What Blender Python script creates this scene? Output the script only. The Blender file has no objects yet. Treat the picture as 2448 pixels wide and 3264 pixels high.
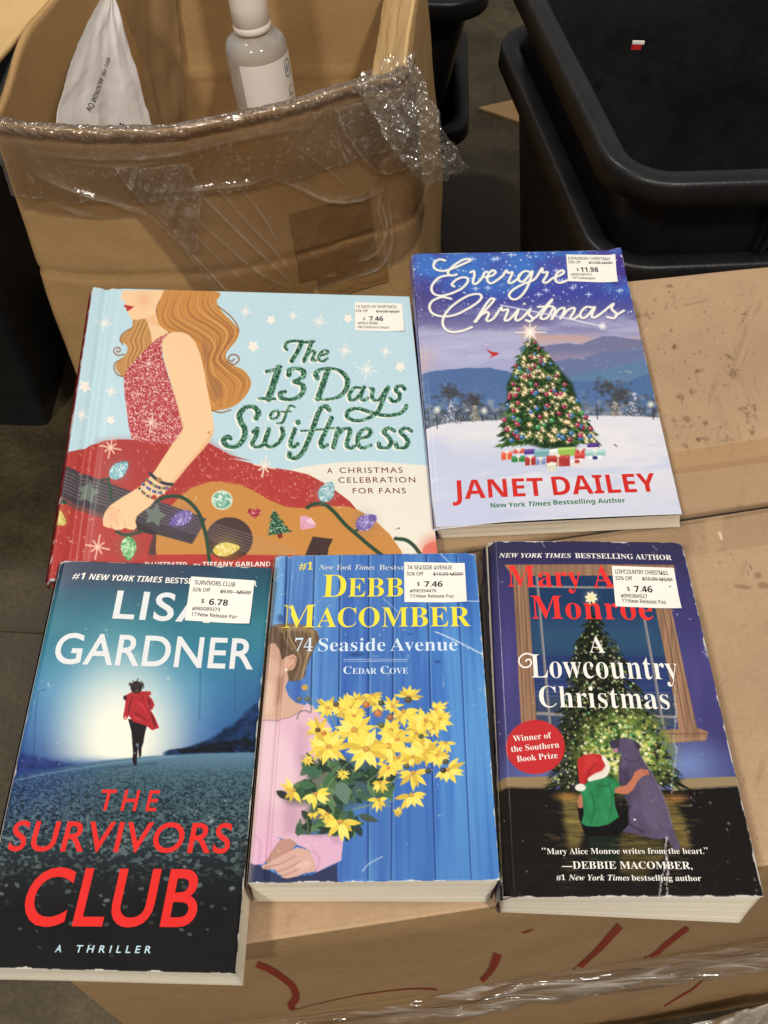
import bpy, math, random
import numpy as np
from mathutils import Vector, Matrix

sc = bpy.context.scene
COL = sc.collection

# ------------------------------------------------------------------ camera
PITCH, ROLL, CAM_H = 0.9417538704588257, 0.02828690503721116, 0.45806674202930237
_f = Vector((0, math.cos(PITCH), -math.sin(PITCH)))
_r0 = Vector((1, 0, 0))
_u0 = _r0.cross(_f)
_r = math.cos(ROLL) * _r0 + math.sin(ROLL) * _u0
_u = -math.sin(ROLL) * _r0 + math.cos(ROLL) * _u0
cam = bpy.data.cameras.new('camera')
cam.sensor_fit = 'VERTICAL'
cam.sensor_height = 36.0
cam.lens = 36.0 * 3100.2438 / 3264.0
cam.clip_start, cam.clip_end = 0.02, 60
cam_ob = bpy.data.objects.new('camera', cam)
COL.objects.link(cam_ob)
cam_ob.matrix_world = Matrix(((_r.x, _u.x, -_f.x, 0), (_r.y, _u.y, -_f.y, 0), (_r.z, _u.z, -_f.z, CAM_H), (0, 0, 0, 1)))
sc.camera = cam_ob

# ------------------------------------------------------------------ world, lamps, exposure
world = bpy.data.worlds.new('World')
sc.world = world
world.use_nodes = True
_bg = world.node_tree.nodes['Background']
_bg.inputs[0].default_value = (1.0, 0.94, 0.86, 1)
_bg.inputs[1].default_value = 0.26
sc.view_settings.view_transform = 'Standard'
sc.view_settings.look = 'None'
sc.view_settings.exposure = 0.0
sc.view_settings.gamma = 1.0


def ceiling_lamp(name, loc, power, size, target=(0, 0.4, 0)):
    li = bpy.data.lights.new(name, 'AREA')
    li.shape = 'DISK'
    li.size = size
    li.energy = power
    li.color = (1.0, 0.96, 0.905)
    ob = bpy.data.objects.new(name, li)
    COL.objects.link(ob)
    ob.location = loc
    ob.rotation_euler = (Vector(target) - Vector(loc)).to_track_quat('-Z', 'Y').to_euler()


ceiling_lamp('ceiling_lamp', (-1.25, -1.75, 3.1), 73, 0.34)
ceiling_lamp('ceiling_lamp', (1.05, -1.35, 3.2), 79, 0.34)
ceiling_lamp('ceiling_lamp', (-1.7, 2.3, 3.6), 50, 0.34)

sc.cycles.max_bounces = 8
sc.cycles.transparent_max_bounces = 16


# ------------------------------------------------------------------ object helpers
def link(name, mesh, mats, parent=None):
    o = bpy.data.objects.new(name, mesh)
    COL.objects.link(o)
    for m in (mats if isinstance(mats, (list, tuple)) else [mats]):
        mesh.materials.append(m)
    if parent is not None:
        o.parent = parent
        o.matrix_parent_inverse = Matrix.Translation(-parent.location)
    return o


def thing(name, label, cat, loc, group=None):
    o = bpy.data.objects.new(name, None)
    o.empty_display_size = 0.02
    COL.objects.link(o)
    o.location = loc
    tag(o, label, cat, group)
    return o


def tag(o, label, cat, group=None):
    o['label'] = label
    o['category'] = cat
    if group:
        o['group'] = group


def mesh_of(name, verts, faces, smooth=False, mat_idx=None):
    me = bpy.data.meshes.new(name)
    me.from_pydata([tuple(map(float, v)) for v in verts], [], faces)
    if smooth:
        me.polygons.foreach_set('use_smooth', [True] * len(me.polygons))
    if mat_idx is not None:
        me.polygons.foreach_set('material_index', mat_idx)
    me.update()
    return me


def grid_mesh(name, P, smooth=True, keep=None, closed_u=False):
    """P: (rows, cols, 3) array of points -> quads; keep: bool per cell."""
    nr, nc = P.shape[:2]
    idx = np.arange(nr * nc).reshape(nr, nc)
    if closed_u:
        nxt = np.roll(idx, -1, axis=1)
        q = np.stack([idx[:-1], idx[1:], nxt[1:], nxt[:-1]], -1).reshape(-1, 4)
    else:
        q = np.stack([idx[:-1, :-1], idx[1:, :-1], idx[1:, 1:], idx[:-1, 1:]], -1).reshape(-1, 4)
    if keep is not None:
        q = q[keep.reshape(-1)]
    me = bpy.data.meshes.new(name)
    me.vertices.add(nr * nc)
    me.vertices.foreach_set('co', P.reshape(-1).astype(np.float32))
    me.loops.add(q.size)
    me.loops.foreach_set('vertex_index', q.reshape(-1).astype(np.int32))
    me.polygons.add(len(q))
    me.polygons.foreach_set('loop_start', (np.arange(len(q)) * 4).astype(np.int32))
    me.polygons.foreach_set('use_smooth', np.ones(len(q), bool) if smooth else np.zeros(len(q), bool))
    me.update(calc_edges=True)
    me.validate()
    return me


# ------------------------------------------------------------------ noise (numpy)
def crumple(x, y, seed=0, n=7, warp=0.25):
    """sharp-creased facets: folded triangle waves in random directions, 0..1."""
    r = random.Random(seed)
    wx = x + warp * (vnoise(x * 1.3, y * 1.3, seed + 1) - .5)
    wy = y + warp * (vnoise(x * 1.3, y * 1.3, seed + 2) - .5)
    h, s = 0, 0
    for _ in range(n):
        th, fq, ph = r.uniform(0, math.pi), r.uniform(.5, 1.9), r.random()
        a = 1 / fq
        q = (wx * math.cos(th) + wy * math.sin(th)) * fq + ph
        h = h + a * np.abs(2 * (q - np.floor(q)) - 1)
        s += a
    return h / s


_rs = np.random.RandomState(11)
_TAB = _rs.rand(256, 256)


def vnoise(x, y, seed=0):
    x = np.asarray(x, float) + seed * 37.3
    y = np.asarray(y, float) + seed * 91.7
    xi, yi = np.floor(x).astype(int), np.floor(y).astype(int)
    fx, fy = x - xi, y - yi
    fx, fy = fx * fx * (3 - 2 * fx), fy * fy * (3 - 2 * fy)
    a = _TAB[xi & 255, yi & 255]
    b = _TAB[(xi + 1) & 255, yi & 255]
    c = _TAB[xi & 255, (yi + 1) & 255]
    d = _TAB[(xi + 1) & 255, (yi + 1) & 255]
    return a * (1 - fx) * (1 - fy) + b * fx * (1 - fy) + c * (1 - fx) * fy + d * fx * fy


def fbm(x, y, seed=0, o=4):
    t, a, s = 0, 0.5, 0
    for k in range(o):
        t = t + a * vnoise(x * 2 ** k, y * 2 ** k, seed + k * 3)
        s += a
        a *= 0.5
    return t / s


def ss(a, b, x):
    t = np.clip((x - a) / (b - a), 0, 1)
    return t * t * (3 - 2 * t)


def lin(c):
    c = np.asarray(c, float)
    return np.where(c <= 0.04045, c / 12.92, ((np.maximum(c, 0) + 0.055) / 1.055) ** 2.4)


def rgb(r, g, b, k=1.0):
    v = lin(np.array([r, g, b]) / 255.0) * k
    return (float(v[0]), float(v[1]), float(v[2]), 1.0)


# ------------------------------------------------------------------ materials
def mat(name, base=(0.5, 0.5, 0.5, 1), rough=0.6, spec=0.4, **kw):
    m = bpy.data.materials.new(name)
    m.use_nodes = True
    b = m.node_tree.nodes['Principled BSDF']
    b.inputs['Base Color'].default_value = base
    b.inputs['Roughness'].default_value = rough
    b.inputs['Specular IOR Level'].default_value = spec
    for k, v in kw.items():
        b.inputs[k.replace('_', ' ')].default_value = v
    return m


class NT:
    def __init__(s, m):
        s.t = m.node_tree
        s.b = s.t.nodes.get('Principled BSDF')
        s.out = s.t.nodes.get('Material Output')

    def n(s, typ, ins=None, **kw):
        nd = s.t.nodes.new(typ)
        for k, v in kw.items():
            setattr(nd, k, v)
        for k, v in (ins or {}).items():
            if isinstance(v, bpy.types.NodeSocket):
                s.t.links.new(v, nd.inputs[k])
            else:
                nd.inputs[k].default_value = v
        return nd

    def l(s, a, b):
        s.t.links.new(a, b)

    def obj(s, scale=(1, 1, 1)):
        tc = s.n('ShaderNodeTexCoord')
        return s.n('ShaderNodeMapping', {'Vector': tc.outputs['Object'], 'Scale': scale}).outputs[0]

    def noise(s, vec, scale, detail=4, rough=0.55):
        return s.n('ShaderNodeTexNoise', {'Vector': vec, 'Scale': scale, 'Detail': detail, 'Roughness': rough}).outputs['Fac']

    def ramp(s, fac, stops):
        r = s.n('ShaderNodeValToRGB', {'Fac': fac})
        while len(r.color_ramp.elements) < len(stops):
            r.color_ramp.elements.new(0.5)
        for e, (p, c) in zip(r.color_ramp.elements, stops):
            e.position = p
            e.color = c if len(c) == 4 else (*c, 1)
        return r.outputs['Color']

    def mix(s, f, a, b, mode='MIX'):
        x = s.n('ShaderNodeMix', data_type='RGBA', blend_type=mode)
        for i, v in ((0, f), (6, a), (7, b)):
            if isinstance(v, bpy.types.NodeSocket):
                s.l(v, x.inputs[i])
            else:
                x.inputs[i].default_value = v
        return x.outputs[2]

    def math(s, op, a, b=0.0):
        x = s.n('ShaderNodeMath', operation=op)
        for i, v in ((0, a), (1, b)):
            if isinstance(v, bpy.types.NodeSocket):
                s.l(v, x.inputs[i])
            else:
                x.inputs[i].default_value = v
        return x.outputs[0]

    def bump(s, h, strength=0.3, dist=0.001, normal=None):
        ins = {'Height': h, 'Strength': strength, 'Distance': dist}
        if normal is not None:
            ins['Normal'] = normal
        return s.n('ShaderNodeBump', ins).outputs[0]


def print_material(name, rough=0.3, spec=0.35):
    m = mat(name, rough=rough, spec=spec)
    t = NT(m)
    a = t.n('ShaderNodeAttribute', attribute_name='Col').outputs['Color']
    g = t.n('ShaderNodeAttribute', attribute_name='glitter').outputs['Fac']
    t.l(a, t.b.inputs['Base Color'])
    v = t.obj()
    n1 = t.noise(v, 60, 4)
    n2 = t.n('ShaderNodeTexVoronoi', {'Vector': v, 'Scale': 900.0}).outputs['Color']
    n2 = t.n('ShaderNodeSeparateColor', {'Color': n2}).outputs[0]
    r = t.math('ADD', t.math('MULTIPLY', n1, 0.16), rough - 0.08)
    t.l(r, t.b.inputs['Roughness'])
    b1 = t.bump(t.noise(v, 35, 3), 0.12, 0.0016)
    b2 = t.bump(t.math('MULTIPLY', n2, g), 0.8, 0.0006, b1)
    t.l(b2, t.b.inputs['Normal'])
    t.l(t.math('MULTIPLY', g, 0.12), t.b.inputs['Metallic'])
    return m


M_PRINT = print_material('printed_cover_stock', 0.33, 0.22)
M_PRINT_GLOSS = print_material('glossy_printed_cover_stock', 0.24, 0.3)


def ink(name, c, rough=0.35):
    return mat(name, rgb(*c, 0.86), rough, 0.2)


def card_material(name, base, var=0.10, dark=None):
    m = mat(name, rough=0.85, spec=0.2)
    t = NT(m)
    v = t.obj()
    big = t.noise(v, 7, 5, 0.6)
    fib = t.noise(t.obj((260, 300, 300)), 1.0, 3)
    spk = t.noise(v, 420, 2)
    c0 = t.ramp(big, [(0.3, rgb(*base, 1 - var)), (0.7, rgb(*base, 1 + var))])
    c1 = t.mix(0.05, c0, t.ramp(fib, [(0.35, (0.1, 0.065, 0.035, 1)), (0.65, (0.9, 0.7, 0.5, 1))]), 'OVERLAY')
    c2 = t.mix(0.1, c1, t.ramp(spk, [(0.4, (0.25, 0.18, 0.1, 1)), (0.6, (0.7, 0.6, 0.5, 1))]), 'SOFT_LIGHT')
    t.l(c2, t.b.inputs['Base Color'])
    t.l(t.bump(big, 0.25, 0.012, t.bump(spk, 0.06, 0.0004)), t.b.inputs['Normal'])
    return m


M_CARD = card_material('brown_cardboard', (150, 122, 86))  # darker than the lid: part of the box front's shade is in this colour
M_CARD_IN = card_material('inner_cardboard', (171, 138, 93))
M_CARD_LIGHT = card_material('pale_cardboard', (200, 168, 118))
M_CARD_PAINT = mat('worn_box_lid_card', rough=0.85, spec=0.2)
_t = NT(M_CARD_PAINT)
_a = _t.n('ShaderNodeAttribute', attribute_name='Col').outputs['Color']
_v = _t.obj()
_spk = _t.noise(_v, 500, 2)
_t.l(_t.mix(0.1, _a, _t.ramp(_spk, [(0.4, (0.25, 0.2, 0.15, 1)), (0.6, (0.75, 0.7, 0.65, 1))]), 'SOFT_LIGHT'), _t.b.inputs['Base Color'])
_t.l(_t.bump(_t.noise(_v, 25, 4), 0.2, 0.004, _t.bump(_spk, 0.05, 0.0004)), _t.b.inputs['Normal'])


def page_material():
    m = mat('page_edges', rough=0.9, spec=0.1)
    t = NT(m)
    a = t.n('ShaderNodeAttribute', attribute_name='leaf').outputs['Fac']
    v = t.obj((26, 26, 26))
    wob = t.math('MULTIPLY', t.noise(v, 1.0, 2), 0.5)
    q = t.n('ShaderNodeCombineXYZ', {'X': t.math('ADD', t.math('MULTIPLY', a, 46.0), wob)}).outputs[0]
    n = t.noise(q, 1.0, 3, 0.75)
    q2 = t.n('ShaderNodeCombineXYZ', {'X': t.math('MULTIPLY', a, 9.0), 'Y': wob}).outputs[0]
    n2 = t.noise(q2, 1.0, 2)
    c = t.ramp(n, [(0.32, rgb(186, 168, 138)), (0.5, rgb(238, 228, 206)), (0.7, rgb(248, 241, 226))])
    c = t.mix(0.45, c, t.ramp(n2, [(0.35, rgb(216, 200, 172)), (0.65, rgb(248, 241, 226))]))
    t.l(c, t.b.inputs['Base Color'])
    t.l(t.bump(n, 0.5, 0.0006), t.b.inputs['Normal'])
    return m


M_PAGES = page_material()
M_PAPER = mat('sticker_paper', rgb(232, 226, 216), 0.55, 0.3)
M_STICKINK = mat('sticker_black_ink', rgb(40, 38, 42), 0.6, 0.2)
M_STICKGREY = mat('sticker_grey_ink', rgb(95, 90, 92), 0.6, 0.2)


def black_plastic(name, k=1.0):
    m = mat(name, rough=0.4, spec=0.36)
    t = NT(m)
    v = t.obj()
    n = t.noise(v, 14, 6, 0.65)
    d = t.noise(v, 160, 4, 0.7)
    c = t.ramp(n, [(0.35, (0.006 * k, 0.006 * k, 0.0065 * k, 1)), (0.75, (0.016 * k, 0.015 * k, 0.015 * k, 1))])
    c = t.mix(t.math('MULTIPLY', t.ramp(d, [(0.62, (0, 0, 0, 1)), (0.8, (1, 1, 1, 1))]), 0.13), c, (0.10, 0.09, 0.08, 1))
    t.l(c, t.b.inputs['Base Color'])
    t.l(t.math('ADD', t.math('MULTIPLY', d, 0.3), 0.24), t.b.inputs['Roughness'])
    t.l(t.bump(t.noise(v, 300, 3), 0.25, 0.0006, t.bump(n, 0.2, 0.004)), t.b.inputs['Normal'])
    return m


M_BLACK = black_plastic('scuffed_black_plastic', 1.0)


def film_material(name, haze=0.06, crease=0.4, tint=(0.93, 0.9, 0.85, 1), scale=30, strength=0.35, stretch=(1, 1, 1), cap=0.16, rot=(0, 0, 0)):
    m = bpy.data.materials.new(name)
    m.use_nodes = True
    t = NT(m)
    t.t.nodes.remove(t.b)
    tc = t.n('ShaderNodeTexCoord')
    v = t.n('ShaderNodeMapping', {'Vector': tc.outputs['Object'], 'Scale': stretch, 'Rotation': rot}).outputs[0]
    wv = t.n('ShaderNodeTexNoise', {'Vector': v, 'Scale': scale * 0.6, 'Detail': 2.0})
    v2 = t.mix(0.06, v, wv.outputs['Color'], 'ADD')
    n = t.n('ShaderNodeTexNoise', {'Vector': v2, 'Scale': scale, 'Detail': 2.5, 'Roughness': 0.5})
    fold = t.math('SUBTRACT', 1.0, t.math('MULTIPLY', t.math('ABSOLUTE', t.math('SUBTRACT', n.outputs['Fac'], 0.5)), 9.0))
    fold = t.math('MAXIMUM', fold, 0.0)
    part = t.ramp(t.noise(v, scale * 0.4, 3), [(0.42, (0, 0, 0, 1)), (0.6, (1, 1, 1, 1))])
    line = t.math('MULTIPLY', t.math('POWER', fold, 3.0), part)
    b = t.bump(fold, strength, 0.002)
    b = t.bump(n.outputs['Fac'], strength * 1.2, 0.02, b)
    tr = t.n('ShaderNodeBsdfTransparent', {'Color': tint}).outputs[0]
    gl = t.n('ShaderNodeBsdfGlossy', {'Color': (1, 1, 1, 1), 'Roughness': 0.09, 'Normal': b}).outputs[0]
    df = t.n('ShaderNodeBsdfDiffuse', {'Color': (0.8, 0.77, 0.72, 1), 'Normal': b}).outputs[0]
    tl = t.n('ShaderNodeBsdfTranslucent', {'Color': (0.8, 0.77, 0.72, 1)}).outputs[0]
    df = t.n('ShaderNodeMixShader', {0: 0.35, 1: df, 2: tl}).outputs[0]
    fr = t.n('ShaderNodeFresnel', {'IOR': 1.5, 'Normal': b}).outputs[0]
    hz = t.math('MULTIPLY', t.ramp(t.noise(v, scale * 0.3, 4), [(0.35, (0.2, 0.2, 0.2, 1)), (0.7, (1.6, 1.6, 1.6, 1))]), haze)
    hz = t.math('MINIMUM', t.math('ADD', hz, t.math('MULTIPLY', line, crease)), 0.9)
    s1 = t.n('ShaderNodeMixShader', {0: hz, 1: tr, 2: df}).outputs[0]
    s2 = t.n('ShaderNodeMixShader', {0: t.math('MINIMUM', fr, cap), 1: s1, 2: gl}).outputs[0]
    t.l(s2, t.out.inputs['Surface'])
    return m


def clear_film(name, haze, tint, cap=0.3, rough=0.08, fine=0.3):
    """thin clear film; its folds are in the mesh, 'fold' marks the bunched, whiter creases."""
    m = bpy.data.materials.new(name)
    m.use_nodes = True
    t = NT(m)
    t.t.nodes.remove(t.b)
    v = t.obj()
    fo = t.n('ShaderNodeAttribute', attribute_name='fold').outputs['Fac']
    b = t.bump(t.noise(v, 160, 3), fine, 0.003)
    tr = t.n('ShaderNodeBsdfTransparent', {'Color': tint}).outputs[0]
    gl = t.n('ShaderNodeBsdfGlossy', {'Color': (1, 1, 1, 1), 'Roughness': rough, 'Normal': b}).outputs[0]
    df = t.n('ShaderNodeBsdfDiffuse', {'Color': (0.82, 0.76, 0.66, 1), 'Normal': b}).outputs[0]
    tl = t.n('ShaderNodeBsdfTranslucent', {'Color': (0.82, 0.79, 0.73, 1)}).outputs[0]
    df = t.n('ShaderNodeMixShader', {0: 0.35, 1: df, 2: tl}).outputs[0]
    hz = t.math('MULTIPLY', t.ramp(t.noise(v, 9, 4), [(0.35, (0.3, 0.3, 0.3, 1)), (0.7, (1.5, 1.5, 1.5, 1))]), haze)
    hz = t.math('MINIMUM', t.math('ADD', hz, t.math('MULTIPLY', fo, 0.5)), 0.85)
    fr = t.n('ShaderNodeFresnel', {'IOR': 1.85, 'Normal': b}).outputs[0]
    s1 = t.n('ShaderNodeMixShader', {0: hz, 1: tr, 2: df}).outputs[0]
    s2 = t.n('ShaderNodeMixShader', {0: t.math('MINIMUM', fr, cap), 1: s1, 2: gl}).outputs[0]
    t.l(s2, t.out.inputs['Surface'])
    return m


def sharpness(w):
    q = np.abs(np.gradient(np.gradient(w, axis=1), axis=1)) + np.abs(np.gradient(np.gradient(w, axis=0), axis=0))
    a, b = np.percentile(q, 86), np.percentile(q, 98)
    return np.clip((q - a) / (b - a), 0, 1)


def fold_attr(o, vals):
    a = o.data.attributes.new('fold', 'FLOAT', 'POINT')
    a.data.foreach_set('value', np.clip(vals, 0, 1).reshape(-1).astype(np.float32))
    return o


M_FILM = clear_film('stretch_film', 0.05, (0.90, 0.85, 0.77, 1), 0.3)
M_FILM_CRUMPLE = clear_film('crumpled_stretch_film', 0.05, (0.96, 0.94, 0.9, 1), 0.3, 0.07)
M_FILM_ROPE = film_material('twisted_stretch_film', 0.05, 0.4, (0.94, 0.91, 0.86, 1), 60, 0.45, (0.12, 1.0, 1.6), 0.3)
M_TAPE = film_material('clear_packing_tape', 0.03, 0.05, (0.95, 0.93, 0.9, 1), 12, 0.12, (1, 1, 1), 0.06)


# ------------------------------------------------------------------ printed artwork: colour laid on a fine grid of points
def homography(src, dst):
    A = []
    for (x, y), (u, v) in zip(src, dst):
        A.append([x, y, 1, 0, 0, 0, -u * x, -u * y, -u])
        A.append([0, 0, 0, x, y, 1, -v * x, -v * y, -v])
    return np.linalg.svd(np.array(A))[2][-1].reshape(3, 3)


def app(Hm, P):
    P = np.asarray(P, float)
    q = np.concatenate([P, np.ones(P.shape[:-1] + (1,))], -1) @ Hm.T
    return q[..., :2] / q[..., 2:3]


def Z(x0, y0, s):
    return lambda *p: [(x0 + a * s, y0 + b * s) for a, b in p]


def cr(pts, closed=False, n=7):
    P = np.array(pts, float)
    if closed:
        P = np.concatenate([P[-1:], P, P[:2]])
    else:
        P = np.concatenate([2 * P[:1] - P[1:2], P, 2 * P[-1:] - P[-2:-1]])
    out = []
    for i in range(1, len(P) - 2):
        p0, p1, p2, p3 = P[i - 1:i + 3]
        for k in range(n):
            t = k / n
            out.append(0.5 * (2 * p1 + (p2 - p0) * t + (2 * p0 - 5 * p1 + 4 * p2 - p3) * t * t + (3 * p1 - p0 - 3 * p2 + p3) * t ** 3))
    if not closed:
        out.append(P[-2])
    return np.array(out)


class Canvas:
    """One printed sheet: sheet corners (design units, TL TR BR BL) and its corners in space."""

    def __init__(s, px, top, step=2.5, bump=None):
        s.px = np.array(px, float)
        s.top = np.array(top, float)
        s.H = homography(s.px, [(0, 0), (1, 0), (1, 1), (0, 1)])
        s.Hi = np.linalg.inv(s.H)
        wpx = max(np.hypot(*(s.px[1] - s.px[0])), np.hypot(*(s.px[2] - s.px[3])))
        hpx = max(np.hypot(*(s.px[3] - s.px[0])), np.hypot(*(s.px[2] - s.px[1])))
        s.nu, s.nv = int(wpx / step), int(hpx / step)
        u, v = np.meshgrid(np.linspace(0, 1, s.nu + 1), np.linspace(0, 1, s.nv + 1))
        s.uv = np.stack([u, v], -1)
        q = app(s.Hi, s.uv)
        s.X, s.Y = q[..., 0], q[..., 1]
        s.c = np.zeros(s.X.shape + (3,))
        s.g = np.zeros(s.X.shape)
        s.w = 0.5 * (np.linalg.norm(s.top[1] - s.top[0]) + np.linalg.norm(s.top[2] - s.top[3]))
        s.h = 0.5 * (np.linalg.norm(s.top[3] - s.top[0]) + np.linalg.norm(s.top[2] - s.top[1]))
        n = np.cross(s.top[3] - s.top[0], s.top[1] - s.top[0])
        s.nrm = n / np.linalg.norm(n)
        if s.nrm[2] < 0:
            s.nrm = -s.nrm
        s.bump = bump
        s.aa = step * 0.6

    def surf(s, uv, off=0.0):
        uv = np.asarray(uv, float)
        u, v = uv[..., 0:1], uv[..., 1:2]
        T = s.top
        P = T[0] * (1 - u) * (1 - v) + T[1] * u * (1 - v) + T[2] * u * v + T[3] * (1 - u) * v
        d = np.zeros(uv.shape[:-1]) + off
        if s.bump is not None:
            d = d + s.bump(uv[..., 0], uv[..., 1])
        return P + d[..., None] * s.nrm

    def sl(s, pts, m=6):
        P = np.asarray(pts, float)
        x0, y0 = P.min(0) - m
        x1, y1 = P.max(0) + m
        q = app(s.H, [(x0, y0), (x1, y0), (x1, y1), (x0, y1), (s.px[0][0], y0), (s.px[1][0], y1)][:4])
        q = np.clip(q, -0.01, 1.01)
        a, b = int(max(0, q[:, 0].min() * s.nu - 1)), int(min(s.nu, q[:, 0].max() * s.nu + 2))
        c, d = int(max(0, q[:, 1].min() * s.nv - 1)), int(min(s.nv, q[:, 1].max() * s.nv + 2))
        return (slice(c, d + 1), slice(a, b + 1))

    def put(s, sl, a, col):
        a = np.clip(a, 0, 1)[..., None]
        col = np.asarray(col, float) / 255.0
        s.c[sl] = s.c[sl] * (1 - a) + col * a

    ALL = (slice(None), slice(None))

    def fill(s, col, a=1.0):
        s.put(s.ALL, np.zeros(s.X.shape) + a, col)

    def inside(s, pts, sl):
        P = np.asarray(pts, float)
        X, Y = s.X[sl], s.Y[sl]
        ins = np.zeros(X.shape, bool)
        d2 = np.full(X.shape, 1e12)
        for (x1, y1), (x2, y2) in zip(P, np.roll(P, -1, 0)):
            if y1 != y2:
                cnd = ((y1 > Y) != (y2 > Y)) & (X < (x2 - x1) * (Y - y1) / (y2 - y1) + x1)
                ins ^= cnd
            dx, dy = x2 - x1, y2 - y1
            L = dx * dx + dy * dy
            t = np.clip(((X - x1) * dx + (Y - y1) * dy) / (L + 1e-9), 0, 1)
            d2 = np.minimum(d2, (X - x1 - t * dx) ** 2 + (Y - y1 - t * dy) ** 2)
        return np.where(ins, np.sqrt(d2), -np.sqrt(d2))

    def poly(s, pts, col, a=1.0, soft=None, curve=False, glitter=0.0, fn=None):
        if curve:
            pts = cr(pts, True)
        soft = soft or s.aa
        sl = s.sl(pts, soft * 2 + 4)
        if s.X[sl].size == 0:
            return
        d = s.inside(pts, sl)
        k = ss(-soft, soft, d) * a
        c = col if fn is None else fn(s.X[sl], s.Y[sl], d)
        s.put(sl, k, c)
        if glitter:
            s.g[sl] = np.maximum(s.g[sl], k * glitter)

    def stroke(s, pts, w, col, a=1.0, curve=False, soft=None, pen=None, glitter=0.0, taper=False, fn=None, n=7):
        if curve:
            pts = cr(pts, False, n)
        P = np.asarray(pts, float)
        wm = max(w, pen or 0)
        soft = soft or s.aa
        sl = s.sl(P, wm + soft + 4)
        X, Y = s.X[sl], s.Y[sl]
        if X.size == 0:
            return
        best = np.full(X.shape, -1e9)
        N = len(P) - 1
        for i in range(N):
            (x1, y1), (x2, y2) = P[i], P[i + 1]
            dx, dy = x2 - x1, y2 - y1
            L = math.hypot(dx, dy) + 1e-9
            t = np.clip(((X - x1) * dx + (Y - y1) * dy) / L ** 2, 0, 1)
            dd = np.hypot(X - x1 - t * dx, Y - y1 - t * dy)
            ww = w
            if pen:
                kk = abs(dy) / L
                ww = pen + (w - pen) * kk ** 1.3
            if taper:
                u = (i + t) / N
                ww = ww * np.sin(np.pi * np.clip(u, 0.03, 0.97)) ** 0.6
            best = np.maximum(best, ww / 2 - dd)
        k = ss(-soft, soft, best) * a
        c = col if fn is None else fn(X, Y, best)
        s.put(sl, k, c)
        if glitter:
            s.g[sl] = np.maximum(s.g[sl], k * glitter)

    def ell(s, c, rx, ry, col, a=1.0, rot=0.0, soft=None, glitter=0.0, fn=None):
        th = np.linspace(0, 2 * np.pi, 40, endpoint=False)
        cc, sn = math.cos(rot), math.sin(rot)
        pts = np.stack([c[0] + rx * np.cos(th) * cc - ry * np.sin(th) * sn, c[1] + rx * np.cos(th) * sn + ry * np.sin(th) * cc], -1)
        s.poly(pts, col, a, soft, glitter=glitter, fn=fn)

    def glow(s, c, r, col, a=1.0, p=2.0):
        sl = s.sl([(c[0] - r, c[1] - r), (c[0] + r, c[1] + r)])
        d = np.hypot(s.X[sl] - c[0], s.Y[sl] - c[1]) / r
        s.put(sl, np.clip(1 - d, 0, 1) ** p * a, col)

    def grad_y(s, stops):
        ys = [q[0] for q in stops]
        for k in range(3):
            s.c[..., k] = np.interp(s.Y, ys, [q[1][k] / 255 for q in stops])

    def spark(s, c, r, col=(245, 235, 220), n=8, w=3.0, a=0.9, rot=0.2):
        for k in range(n):
            th = rot + k * 2 * math.pi / n
            rr = r * (1 if k % 2 == 0 else 0.62)
            s.stroke([c, (c[0] + rr * math.cos(th), c[1] + rr * math.sin(th))], w, col, a)
        s.glow(c, r * 0.45, col, 0.8)

    def wear(s, amt=0.012, col=(232, 226, 214), seed=0, edges='tblr', thr=0.62):
        u, v = s.uv[..., 0] * s.w, s.uv[..., 1] * s.h
        d = np.full(u.shape, 1.0)
        if 'l' in edges: d = np.minimum(d, u)
        if 'r' in edges: d = np.minimum(d, s.w - u)
        if 't' in edges: d = np.minimum(d, v)
        if 'b' in edges: d = np.minimum(d, s.h - v)
        n = fbm(u * 170, v * 170, seed, 4)
        k = ss(thr - 0.05, thr + 0.03, n + 0.22 * np.exp(-d / 0.0009) - d / (amt * 0.35)) * 0.85
        s.put(s.ALL, k, col)
        k2 = ss(0.79, 0.83, fbm(u * 420, v * 420, seed + 5, 3)) * 0.35
        s.put(s.ALL, k2 * ss(0.55, 0.65, vnoise(u * 40, v * 40, seed + 9)), col)

    def build(s, name, m, parent, k=0.86, thick=0.00035, edge=(228, 220, 204)):
        P = s.surf(s.uv)
        c = lin(s.c)
        g = (c @ np.array([.2126, .7152, .0722]))[..., None]
        c = (g + (c - g) * .88) * k
        # skirt ring so that the sheet has a real thickness
        Pp = np.pad(P, ((1, 1), (1, 1), (0, 0)), mode='edge')
        cp = np.pad(c, ((1, 1), (1, 1), (0, 0)), mode='edge')
        gp = np.pad(s.g, ((1, 1), (1, 1)), mode='constant')
        ring = np.ones(Pp.shape[:2], bool)
        ring[1:-1, 1:-1] = False
        Pp[ring] -= s.nrm * thick
        cp[ring] = lin(np.array(edge) / 255.0)
        me = grid_mesh(name, Pp[:, ::1], True)
        ca = me.color_attributes.new('Col', 'FLOAT_COLOR', 'POINT')
        ca.data.foreach_set('color', np.concatenate([cp, np.ones(cp.shape[:2] + (1,))], -1).reshape(-1).astype(np.float32))
        if s.g.max() > 0:
            ga = me.attributes.new('glitter', 'FLOAT', 'POINT')
            ga.data.foreach_set('value', gp.reshape(-1).astype(np.float32))
        return link(name, me, m, parent)


# ------------------------------------------------------------------ lettering
FONT_STYLES = {'serifb': (0x1D400, 0x1D41A, 0x1D7CE), 'serifi': (0x1D434, 0x1D44E, None), 'serifbi': (0x1D468, 0x1D482, 0x1D7CE),
               'sans': (0x1D5A0, 0x1D5BA, 0x1D7E2), 'sansb': (0x1D5D4, 0x1D5EE, 0x1D7EC), 'sansi': (0x1D608, 0x1D622, 0x1D7E2),
               'sansbi': (0x1D63C, 0x1D656, 0x1D7EC)}


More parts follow.
